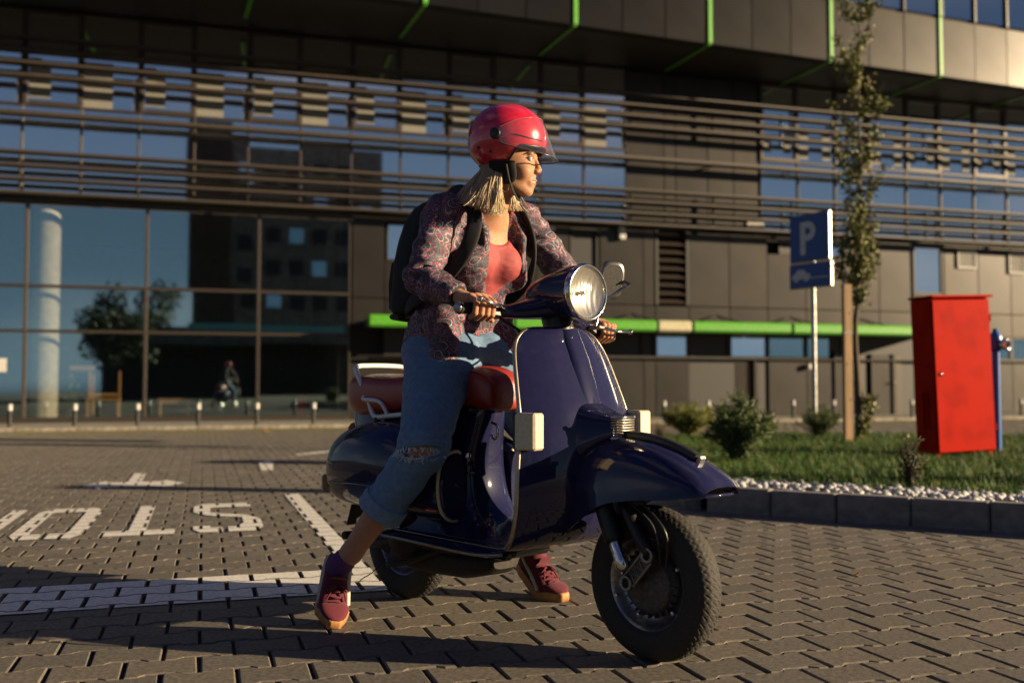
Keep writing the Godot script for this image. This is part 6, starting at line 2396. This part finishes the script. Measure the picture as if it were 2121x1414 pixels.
	f.bone(wr_l, wr_l + (el_l - wr_l).normalized() * 0.07, 0.022, 0.026, 0.012, Vector3.ONE)
	f.mesh_into(sh, nr)
	part("body", sh.commit(nr), skin, P)

	# ---- face details
	var face := holder("face", P, H)
	for s in [-1.0, 1.0]:
		part("eyeball", Shape.new().ellipsoid(Transform3D(Basis(), Vector3(0.0865, -0.0705, 0.031 * s)), Vector3.ONE * 0.0108, 18, 12).commit(), mat(lin(.62, .58, .54), 0.15), face)
		part("iris", Shape.new().ellipsoid(Transform3D(Basis(), Vector3(0.0952, -0.0710, 0.0305 * s)), Vector3(0.0028, 0.0048, 0.0048), 14, 8).commit(), mat(lin(.03, .02, .012), 0.1), face)
		part("eyelid", Shape.new().tube(smooth_path([Vector3(0.088, -0.0690, 0.044 * s), Vector3(0.0955, -0.0650, 0.037 * s), Vector3(0.0975, -0.0640, 0.030 * s), Vector3(0.094, -0.0685, 0.0205 * s)], 4), 0.0022, 8).commit(), mat(lin(.26, .13, .08), 0.5), face)
		part("eyebrow", Shape.new().tube(smooth_path([Vector3(0.084, -0.0565, 0.049 * s), Vector3(0.095, -0.0495, 0.038 * s), Vector3(0.101, -0.0520, 0.018 * s)], 4), 0.0032, 8, 0.6).commit(), mat(lin(.09, .055, .03), 0.8), face)
	part("upper_lip", Shape.new().tube(smooth_path([Vector3(0.082, -0.1370, -0.0265), Vector3(0.098, -0.1395, -0.013), Vector3(0.1025, -0.1390, 0), Vector3(0.098, -0.1395, 0.013), Vector3(0.082, -0.1370, 0.0265)], 5), [0.0015, 0.002, 0.0025, 0.003, 0.0034, 0.0036, 0.0037, 0.0038, 0.0038, 0.0037, 0.0036, 0.0037, 0.0038, 0.0038, 0.0037, 0.0036, 0.0034, 0.003, 0.0025, 0.002, 0.0015], 8).commit(), mat(lin(.42, .13, .10), 0.35), face)
	part("lower_lip", Shape.new().tube(smooth_path([Vector3(0.082, -0.1385, -0.0265), Vector3(0.094, -0.1475, -0.015), Vector3(0.0995, -0.1505, 0), Vector3(0.094, -0.1475, 0.015), Vector3(0.082, -0.1385, 0.0265)], 5), [0.0015, 0.0022, 0.003, 0.0036, 0.004, 0.0043, 0.0045, 0.0046, 0.0047, 0.0048, 0.0048, 0.0048, 0.0047, 0.0046, 0.0045, 0.0043, 0.004, 0.0036, 0.003, 0.0022, 0.0015], 8).commit(), mat(lin(.44, .14, .11), 0.35), face)
	part("teeth", Shape.new().tube(smooth_path([Vector3(0.084, -0.1415, -0.019), Vector3(0.0945, -0.1425, -0.010), Vector3(0.0970, -0.1425, 0), Vector3(0.0945, -0.1425, 0.010), Vector3(0.084, -0.1415, 0.019)], 4), 0.0046, 8).commit(), mat(lin(.72, .68, .60), 0.2), face)
	part("mole", Shape.new().ellipsoid(Transform3D(Basis(), Vector3(0.058, -0.119, 0.0595)), Vector3(0.002, 0.002, 0.0015), 8, 6).commit(), mat(lin(.05, .025, .015), 0.6), face)

	# ---- jeans
	f = Field.new(Vector3(0.06, 0.33, -0.48), Vector3(0.62, 1.03, 0.48), 0.0082)
	f.blob(Vector3(0.245, 0.93, 0), Vector3(0.128, 0.115, 0.160), Basis(), 0.03)
	f.blob(Vector3(0.185, 0.905, 0), Vector3(0.10, 0.085, 0.15), Basis(), 0.03)
	var ends := []
	for q in [[hip_r, kn_r, an_r], [hip_l, kn_l, an_l]]:
		f.bone(q[0], q[1], 0.100, 0.077, 0.05)
		var sd: Vector3 = (q[2] - q[1]).normalized()
		f.bone(q[1], q[1] + sd * 0.29, 0.075, 0.066, 0.025)
		ends.append([q[1] + sd * 0.268, sd])
	f.bone(Vector3(0.345, 0.895, 0.065), kn_r + Vector3(0.005, 0.03, 0), 0.098, 0.070, 0.04)
	f.bone(Vector3(0.345, 0.895, -0.065), kn_l + Vector3(0.005, 0.03, 0), 0.098, 0.070, 0.04)
	f.wrinkle(noise, 0.0065, Vector3(9, 16, 9))
	for q in ends:
		# rolled cuff
		f.bone(q[0] - q[1] * 0.028, q[0] - q[1] * 0.012, 0.0770, 0.0765, 0.003)
		f.cut_plane(q[0], q[1], q[0] - Vector3.ONE * 0.13, q[0] + Vector3.ONE * 0.13)
	# torn knee
	var to_cam := (Vector3(3.0, 0.10, 2.28) - Vector3(0.45, 0.0, 0.29))
	to_cam = to_cam.normalized()
	var across := Vector3(-to_cam.z, 0, to_cam.x).normalized() * -1.0
	var rip := kn_r + to_cam * 0.070 + Vector3(-0.61, 0, 0.79) * 0.016 + Vector3(0, -0.014, 0)
	f.blob(rip, Vector3(0.082, 0.019, 0.034), Basis(across, Vector3.UP, to_cam.slide(Vector3.UP).normalized()) * Basis(Vector3.BACK, 0.06), 0.003, true)
	f.cut_plane(Vector3(0, 1.02, 0), Vector3.UP)
	var jn := part("jeans", f.to_mesh(), denim, P)
	var denim_in := mat(lin(.24, .34, .46), 0.85, 0.0, denim.albedo_texture, 5.0, M.fine, 0.05)
	for q in ends:
		var cf := Shape.new().lathe([Vector2(0.064, -0.048), Vector2(0.0765, -0.050), Vector2(0.0795, -0.044), Vector2(0.0800, -0.020), Vector2(0.0790, 0.002), Vector2(0.0755, 0.006), Vector2(0.070, 0.004), Vector2(0.064, -0.01)], 40, Transform3D(Basis(Quaternion(Vector3.BACK, q[1])), q[0]))
		for k in cf.v.size():
			cf.v[k] += Vector3(noise.get_noise_3dv(cf.v[k] * 30.0), noise.get_noise_3dv(cf.v[k] * 30.0 + Vector3(9, 0, 0)), 0) * 0.005
		part("cuff", cf.commit(), denim_in, jn)
	var rng := RandomNumberGenerator.new()
	rng.seed = 12
	var fr := Shape.new()
	for k in 150:
		var t := rng.randf_range(-1.0, 1.0)
		var lower := rng.randf() < 0.65
		var bow := sqrt(maxf(0.0, 1.0 - t * t))
		var b := rip + across * t * 0.076 + Vector3(0, (-0.018 if lower else 0.017) * bow + rng.randf_range(-.003, .003), 0) + to_cam * (0.006 * bow - 0.004 - 0.028 * t * t)
		var d := Vector3(rng.randfn() * 0.4, -1.0 if not lower else rng.randf_range(-0.8, 0.5), rng.randfn() * 0.4) + to_cam * 0.3
		fr.tube([b, b + d.normalized() * rng.randf_range(0.006, 0.015), b + d.normalized() * rng.randf_range(0.012, 0.022) + across * rng.randfn() * 0.006], [0.0012, 0.0010, 0.0006], 4)
	part("frayed_threads", fr.commit(), mat(lin(.55, .60, .64), 0.9), jn)
	var worn := Shape.new()
	for c in [[Vector3(0.405, 0.80, 0.222), 14], [Vector3(0.330, 0.775, 0.247), 10]]:
		for k in c[1]:
			var b: Vector3 = c[0] + Vector3(rng.randfn(), rng.randfn(), rng.randfn()) * 0.009
			worn.tube([b, b + Vector3(rng.randfn(), rng.randfn(), rng.randfn()) * 0.008 + to_cam * 0.003, b + Vector3(rng.randfn(), rng.randfn() - 0.5, rng.randfn()) * 0.012], [0.0013, 0.0012, 0.0006], 4)
	part("worn_patches", worn.commit(), mat(lin(.55, .60, .64), 0.9), jn)
	part("button", Shape.new().ellipsoid(Transform3D(Basis(), Vector3(0.378, 0.985, 0.0)), Vector3(0.005, 0.008, 0.008), 12, 8).commit(), M.trim, jn)

	# ---- tank top
	f = Field.new(Vector3(0.17, 0.95, -0.20), Vector3(0.58, 1.42, 0.20), 0.0075)
	f.blob(Vector3(0.305, 1.05, 0), Vector3(0.094, 0.15, 0.125), tilt, 0.04)
	f.blob(Vector3(0.388, 1.22, 0), Vector3(0.101, 0.175, 0.142), tilt, 0.04)
	f.blob(Vector3(0.464, 1.212, 0.062), Vector3(0.056, 0.060, 0.060), Basis(), 0.035)
	f.blob(Vector3(0.469, 1.212, -0.062), Vector3(0.056, 0.060, 0.060), Basis(), 0.035)
	f.wrinkle(noise, 0.003, Vector3(14, 20, 14))
	f.blob(Vector3(0.52, 1.365, 0.0), Vector3(0.16, 0.098, 0.105), tilt, 0.004, true)
	f.cut_plane(Vector3(0.4, 1.36, 0), Vector3.UP)
	part("tank_top", f.to_mesh(), tank, P)

	# ---- jacket
	f = Field.new(Vector3(0.06, 0.83, -0.42), Vector3(0.72, 1.47, 0.42), 0.0080)
	f.blob(Vector3(0.245, 0.945, 0), Vector3(0.146, 0.16, 0.180), Basis(), 0.04)
	f.blob(Vector3(0.305, 1.06, 0), Vector3(0.125, 0.17, 0.155), tilt, 0.05)
	f.blob(Vector3(0.380, 1.225, 0), Vector3(0.128, 0.19, 0.165), tilt, 0.05)
	f.blob(Vector3(0.455, 1.20, 0.085), Vector3(0.070, 0.085, 0.070), Basis(), 0.04)
	f.blob(Vector3(0.462, 1.20, -0.085), Vector3(0.070, 0.085, 0.070), Basis(), 0.04)
	f.bone(sh_r + Vector3(0, 0.004, -0.02), sh_l + Vector3(0, 0.004, 0.02), 0.058, 0.058, 0.05)
	for q in [[sh_r, el_r, wr_r], [sh_l, el_l, wr_l]]:
		f.bone(q[0], q[1], 0.066, 0.056, 0.03)
		f.bone(q[1], q[1].lerp(q[2], 0.93), 0.056, 0.042, 0.02)
	# skirt of the jacket, standing off the hips in front
	f.bone(Vector3(0.36, 1.03, 0.135), Vector3(0.395, 0.88, 0.145), 0.045, 0.052, 0.05)
	f.bone(Vector3(0.36, 1.03, -0.135), Vector3(0.395, 0.88, -0.145), 0.045, 0.052, 0.05)
	f.wrinkle(noise, 0.013, Vector3(7, 17, 7))
	# open front
	f.bone(Vector3(0.555, 1.47, -0.010), Vector3(0.575, 1.25, -0.030), 0.078, 0.104, 0.004, Vector3.ONE, Basis(), true)
	f.bone(Vector3(0.575, 1.25, -0.030), Vector3(0.520, 1.05, -0.038), 0.104, 0.100, 0.004, Vector3.ONE, Basis(), true)
	f.bone(Vector3(0.520, 1.05, -0.038), Vector3(0.470, 0.80, -0.040), 0.100, 0.108, 0.004, Vector3.ONE, Basis(), true)
	f.bone(Vector3(0.47, 1.37, 0.0), Vector3(0.47, 1.50, 0.0), 0.062, 0.085, 0.004, Vector3.ONE, Basis(), true)
	# lapels
	for s in [-1.0, 1.0]:
		f.bone(Vector3(0.400, 1.440, 0.075 * s), Vector3(0.472, 1.400, 0.082 * s), 0.013, 0.014, 0.008)
		f.bone(Vector3(0.472, 1.400, 0.082 * s), Vector3(0.515, 1.300, 0.088 * s - 0.012), 0.014, 0.015, 0.008)
		f.bone(Vector3(0.515, 1.300, 0.088 * s - 0.012), Vector3(0.508, 1.190, 0.088 * s - 0.016), 0.014, 0.010, 0.008)
	# creases at the elbow and the armhole
	for c in [[el_r + Vector3(0.035, 0.035, 0.030), Vector3(0.02, -0.012, -0.05)], [el_r + Vector3(0.045, -0.004, 0.03), Vector3(0.03, -0.02, -0.045)], [sh_r + Vector3(0.055, -0.05, 0.02), Vector3(0.015, 0.05, -0.02)]]:
		f.bone(c[0] - c[1], c[0] + c[1], 0.007, 0.007, 0.012, Vector3.ONE, Basis(), true)
	# hem and cuffs
	f.cut_plane(Vector3(0.42, 0.868, 0.1), Vector3(-0.287, -0.958, 0))
	for q in [[el_r, wr_r], [el_l, wr_l]]:
		var d: Vector3 = (q[1] - q[0]).normalized()
		f.cut_plane(q[1] - d * 0.022, d, q[1] - Vector3.ONE * 0.07, q[1] + Vector3.ONE * 0.12)
	var jk := part("jacket", f.to_mesh(), jacket_m, P)
	for q in [[el_r, wr_r], [el_l, wr_l]]:
		var d: Vector3 = (q[1] - q[0]).normalized()
		part("sleeve_lining", Shape.new().tube([q[1] - d * 0.05, q[1] - d * 0.0215], 0.034, 14).commit(), M.dark, jk)

	# ---- shoes and socks
	shoe(P, xr, 0.62, suede, gum, stripe, 1.0)
	shoe(P, xl, 0.52, suede, gum, stripe, -1.0)
	var sock := mat(lin(.10, .028, .13), 0.85, 0.0, M.soft, 9.0, M.fine, 0.04)
	part("sock", Shape.new().tube(smooth_path([xr * Vector3(0.050, 0.060, 0), xr * Vector3(0.046, 0.095, 0), (xr * Vector3(0.045, 0.075, 0)).lerp(an_r, 0.62)], 4), [0.040, 0.041, 0.041, 0.041, 0.0405, 0.040, 0.0395, 0.039, 0.0385], 18).commit(), sock, P)
	part("sock", Shape.new().tube(smooth_path([xl * Vector3(0.050, 0.060, 0), xl * Vector3(0.047, 0.095, 0), (xl * Vector3(0.045, 0.075, 0)).lerp(an_l, 0.25)], 4), [0.040, 0.041, 0.041, 0.041, 0.0405, 0.040, 0.0395, 0.039, 0.0385], 18).commit(), suede, P)

	# ---- hair
	var hair := Shape.new()
	var under := Field.new(H * Vector3(-0.02, -0.17, 0) - Vector3(0.16, 0.12, 0.16), H * Vector3(-0.02, -0.17, 0) + Vector3(0.16, 0.12, 0.16), 0.006)
	for an in [95.0, 120.0, 145.0, 170.0, 195.0, 220.0, 245.0, 268.0]:
		var dv := Vector3(cos(deg_to_rad(an)), 0, sin(deg_to_rad(an)))
		under.bone(H * (Vector3(-0.015, -0.10, 0) + dv * 0.055), H * (Vector3(-0.015, -0.165, 0) + dv * 0.072), 0.018, 0.022, 0.03)
		under.bone(H * (Vector3(-0.015, -0.165, 0) + dv * 0.072), H * (Vector3(-0.015, -0.208, 0) + dv * 0.085), 0.022, 0.008, 0.03)
	var hn := FastNoiseLite.new()
	hn.seed = 44
	hn.frequency = 1.0
	under.wrinkle(hn, 0.006, Vector3(60, 8, 60))
	part("hair", under.to_mesh(), mat(lin(.40, .29, .16), 0.6, 0.0, M.grain, 12.0), P)
	var loose := Shape.new()
	rng.seed = 33
	for k in 2600:
		var th := rng.randf_range(-1.0, 1.0)
		# from in front of the right ear round the back of the head to the left
		var an := lerpf(deg_to_rad(78.0), deg_to_rad(285.0), (th + 1.0) * 0.5)
		var lay := rng.randf()
		var root := H * Vector3(cos(an) * 0.070 - 0.015, -0.115 + 0.02 * lay, sin(an) * 0.062)
		var outw := H.basis * Vector3(cos(an), 0, sin(an))
		var front := clampf(1.0 - (an - deg_to_rad(78.0)) / 1.0, 0.0, 1.0)
		var len := rng.randf_range(0.11, 0.18) + 0.05 * front
		var clump := sin(an * 23.0) * 0.006
		var drift := Vector3(rng.randfn(), 0, rng.randfn()) * 0.007 + Vector3(clump, 0, clump)
		var p1 := root + outw * (0.010 + 0.028 * lay) + Vector3(0, -len * 0.35, 0)
		var p2 := p1 + outw * (0.012 + 0.022 * lay) + Vector3(0, -len * 0.38, 0) + drift
		var p3 := p2 + outw * rng.randf_range(-0.004, 0.020) + Vector3(0, -len * 0.27, 0) + drift
		# lies on the shoulders and the chest, not in them
		p2.y = maxf(p2.y, 1.415 - 0.03 * front)
		p3.y = maxf(p3.y, 1.395 - 0.05 * front)
		var pth := smooth_path([root, p1, p2, p3], 4)
		var rr := []
		for j in pth.size():
			rr.append(lerpf(0.0017, 0.0004, pow(float(j) / (pth.size() - 1), 1.6)))
		var v0 := hair.v.size()
		hair.tube(pth, rr, 5, 0.55, false)
		var c := Color(0.46, 0.32, 0.16).lerp(Color(0.70, 0.58, 0.38), rng.randf()) * rng.randf_range(0.6, 1.1)
		for j in hair.v.size() - v0:
			hair.col.append(c)
	var hm := mat(lin(1, 1, 1), 0.38)
	hm.vertex_color_use_as_albedo = true
	hm.rim_enabled = true
	hm.rim = 0.4
	part("hair", hair.commit(), hm, P)

	helmet(H)
	backpack()

func helmet(H: Transform3D) -> void:
	var red := mat(lin(.60, .014, .040), 0.26, 0.0, M.soft, 5.0)
	red.clearcoat_enabled = true
	red.clearcoat = 1.0
	red.clearcoat_roughness = 0.04
	var T := thing("helmet", SCOOTER_AT * H, "glossy red open face helmet with clear visor worn on the head", "helmet")
	var shell := func(th: float, s: float, grow: float) -> Vector3:
		# th: angle round the head from straight ahead; s: 0 at the rim, 1 at the crown
		var c := cos(th)
		var a := absf(rad_to_deg(wrapf(th, -PI, PI)))
		var low := lerpf(-0.040, -0.104, smoothstep(54.0, 80.0, a))
		low += 0.012 * smoothstep(115.0, 180.0, a)
		low += 0.006 * (1.0 - smoothstep(0.0, 50.0, a))
		# elevation from the rim up to the crown
		var e0 := asin(clampf(low / 0.125, -0.97, 0.97))
		var e := lerpf(e0, PI * 0.4999, s)
		var rx := 0.139 if c > 0.0 else 0.133
		var ce := signf(cos(e)) * pow(absf(cos(e)), 0.82 if e < 0.0 else 0.92)
		var y := sin(e) * (0.123 if e > 0.0 else 0.120)
		var z := sin(th) * 0.121
		var x := c * rx
		var tuck := 1.0 - 0.09 * smoothstep(-0.05, -0.11, y)
		return Vector3(x * ce * tuck - 0.004, y, z * ce * tuck) * (1.0 + grow / 0.13)
	var rows := []
	var angs := []
	for k in 97:
		angs.append(TAU * k / 96.0 + PI)
	for i in 37:
		var r := PackedVector3Array()
		for th in angs:
			r.append(shell.call(th, pow(i / 36.0, 0.9), 0.0))
		rows.append(r)
	part("shell", Shape.new().sheet(rows, 0.006, true).commit(), red, T)
	var inner := []
	for i in 21:
		var r := PackedVector3Array()
		for th in angs:
			r.append(shell.call(th, pow(i / 20.0, 0.9), -0.008) + Vector3(0, 0.003, 0))
		inner.append(r)
	var foam := mat(lin(.010, .010, .011), 0.9, 0.0, M.grain, 8.0)
	part("liner", Shape.new().sheet(inner, 0.016, true).commit(), foam, T)
	var rim := []
	for th in angs:
		rim.append(shell.call(th, 0.0, -0.001))
	part("edge_trim", Shape.new().tube(rim.slice(0, 96), 0.0042, 8, 1.0, false, true).commit(), M.black_plastic, T)
	for s in [-1.0, 1.0]:
		var pad := Shape.new()
		var pr := []
		for k in 11:
			var t := k / 10.0
			var w := pow(maxf(0.02, 1.0 - pow(t, 4.0) * 0.9), 0.5)
			pr.append(superring(Vector3(0.002 + 0.012 * t, lerpf(-0.088, -0.160, t), lerpf(0.078, 0.060, t) * s), Vector3(1, 0, 0), Vector3(0, 0, 1), 0.040 * w + 0.006, 0.010 * w + 0.002, 2.6, 24))
		pad.loft(pr)
		part("ear_pad", pad.commit(), foam, T)
		part("chin_strap", Shape.new().tube(smooth_path([Vector3(0.022, -0.10, 0.088 * s), Vector3(0.028, -0.14, 0.074 * s), Vector3(0.036, -0.178, 0.050 * s), Vector3(0.044, -0.198, 0.018 * s), Vector3(0.046, -0.200, 0.0)], 5), 0.0105, 8, 0.28).commit(), foam, T)
		part("visor_pivot", Shape.new().lathe([Vector2(0, 0.010), Vector2(0.014, 0.010), Vector2(0.0185, 0.007), Vector2(0.0195, 0.0), Vector2(0.0, -0.006)], 28, Transform3D(Basis(Quaternion(Vector3.BACK, Vector3(-0.08, 0, s).normalized())), Vector3(-0.010, -0.004, 0.121 * s))).commit(), M.black_plastic, T)
		for q in [[-0.075, -0.045], [-0.030, -0.062]]:
			part("rivet", Shape.new().ellipsoid(Transform3D(Basis(), Vector3(q[0], q[1], s * (0.098 if q[0] < -0.05 else 0.1085))), Vector3(0.0048, 0.0048, 0.003), 12, 8).commit(), M.black_plastic, T)
		# dark line of the visor's rest
		var ln := []
		for k in 12:
			ln.append(shell.call(s * deg_to_rad(lerpf(72.0, 16.0, k / 11.0)), 0.22 if k > 0 else 0.24, 0.0008))
		for k in ln.size():
			ln[k].y = lerpf(-0.006, -0.014, smoothstep(0.0, 0.6, k / 11.0))
		part("trim_line", Shape.new().tube(ln, 0.0020, 6).commit(), M.black_plastic, T)
	part("strap_ring", Shape.new().tube([Vector3(0.0, -0.165, 0.070), Vector3(0.004, -0.180, 0.066), Vector3(0.014, -0.187, 0.061), Vector3(0.024, -0.180, 0.060), Vector3(0.027, -0.166, 0.062)], 0.0022, 6).commit(), M.chrome, T)
	# visor, swung down over the brow
	var vis := mat(lin(.92, .95, .97, 0.012), 0.02)
	vis.transparency = BaseMaterial3D.TRANSPARENCY_ALPHA
	var vr := []
	var lip := []
	var topl := []
	for i in 15:
		var r := PackedVector3Array()
		var t := i / 14.0
		for k in 41:
			var th := deg_to_rad(lerpf(-84.0, 84.0, k / 40.0))
			var fr := pow(maxf(cos(th), 0.0), 0.8)
			var yt := lerpf(0.006, 0.066, fr)
			var yb := lerpf(-0.012, -0.070, pow(fr, 0.55))
			var y := lerpf(yt, yb, t)
			var reach := lerpf(0.1265, 0.182, pow(t, 0.85)) if true else 0.0
			var rad := lerpf(0.128, reach, smoothstep(0.0, 0.75, fr))
			r.append(Vector3(cos(th) * rad - 0.008, y, sin(th) * lerpf(0.128, 0.130, t)))
		vr.append(r)
	for k in 41:
		lip.append(vr[14][k])
		topl.append(vr[0][k])
	part("visor", Shape.new().sheet(vr, 0.002, false).commit(), vis, T)
	part("visor_lip", Shape.new().tube(lip, 0.0024, 6).commit(), mat(lin(.05, .05, .055), 0.15), T)
	part("visor_edge", Shape.new().tube(topl, 0.0013, 6).commit(), mat(lin(.35, .10, .11), 0.1), T)

func backpack() -> void:
	var cloth := mat(lin(.010, .010, .012), 0.85, 0.0, M.grain, 6.0, ntex(85, 0.3, Color(0.3, 0.3, 0.3), Color.WHITE, 2), 0.05)
	var T := thing("backpack", SCOOTER_AT, "black fabric backpack worn on the rider's back", "backpack")
	var tab := [[1.035, 0.075, 0.175, 0.105], [1.045, 0.055, 0.20, 0.135], [1.075, 0.045, 0.215, 0.150], [1.15, 0.045, 0.235, 0.152], [1.26, 0.060, 0.255, 0.150], [1.36, 0.095, 0.285, 0.140], [1.42, 0.140, 0.300, 0.120], [1.448, 0.185, 0.305, 0.090], [1.455, 0.215, 0.300, 0.055]]
	var rings := []
	var n := FastNoiseLite.new()
	n.seed = 4
	n.frequency = 7.0
	for i in 40:
		var y := lerpf(1.035, 1.455, 0.5 - 0.5 * cos(PI * i / 39.0))
		var q := interp(tab, y)
		var ring := superring(Vector3((q[0] + q[1]) * 0.5, y, 0), Vector3(1, 0, 0), Vector3(0, 0, 1), (q[1] - q[0]) * 0.5, q[2], 3.4, 44)
		for k in ring.size():
			ring[k] += (ring[k] - Vector3((q[0] + q[1]) * 0.5, y, 0)).normalized() * 0.007 * n.get_noise_3dv(ring[k])
		rings.append(ring)
	part("main_bag", Shape.new().loft(rings).commit(), cloth, T)
	var fp := []
	for e in [[1.05, 0.04, 0.11], [1.07, 0.022, 0.128], [1.16, 0.020, 0.130], [1.235, 0.032, 0.126], [1.255, 0.05, 0.115]]:
		fp.append(superring(Vector3(e[1] + 0.04, e[0], 0), Vector3(1, 0, 0), Vector3(0, 0, 1), 0.045, e[2], 3.2, 36))
	part("front_pocket", Shape.new().loft(fp).commit(), cloth, T)
	part("bottom_flap", Shape.new().tube(smooth_path([Vector3(0.14, 1.035, -0.13), Vector3(0.05, 1.04, -0.11), Vector3(0.035, 1.035, 0.0), Vector3(0.05, 1.04, 0.11), Vector3(0.14, 1.035, 0.14)], 5), 0.016, 10, 0.7).commit(), mat(lin(.03, .026, .022), 0.85, 0.0, M.grain, 6.0), T)
	for s in [-1.0, 1.0]:
		var st := smooth_path([Vector3(0.27, 1.425, 0.085 * s), Vector3(0.345, 1.452, 0.092 * s), Vector3(0.42, 1.450, 0.098 * s), Vector3(0.490, 1.400, 0.112 * s), Vector3(0.528, 1.320, 0.135 * s), Vector3(0.512, 1.235, 0.158 * s), Vector3(0.455, 1.165, 0.180 * s), Vector3(0.37, 1.115, 0.187 * s), Vector3(0.25, 1.08, 0.175 * s), Vector3(0.17, 1.065, 0.14 * s)], 5)
		# a flat padded band: wide across, thin away from the body
		var rr := []
		for k in st.size():
			var a: Vector3 = st[maxi(k - 1, 0)]
			var b: Vector3 = st[mini(k + 1, st.size() - 1)]
			var t := (b - a).normalized()
			var away: Vector3 = (st[k] - Vector3(0.37 + (st[k].y - 1.22) * 0.4, st[k].y - 0.02, 0))
			away = (away - t * away.dot(t)).normalized()
			var side := t.cross(away)
			rr.append(superring(st[k], side, away, 0.026, 0.0075, 3.0, 16))
		part("shoulder_strap", Shape.new().loft(rr).commit(), cloth, T)
	part("handle", Shape.new().tube(smooth_path([Vector3(0.27, 1.44, -0.04), Vector3(0.27, 1.475, -0.02), Vector3(0.27, 1.475, 0.02), Vector3(0.27, 1.44, 0.04)], 4), 0.006, 8).commit(), cloth, T)
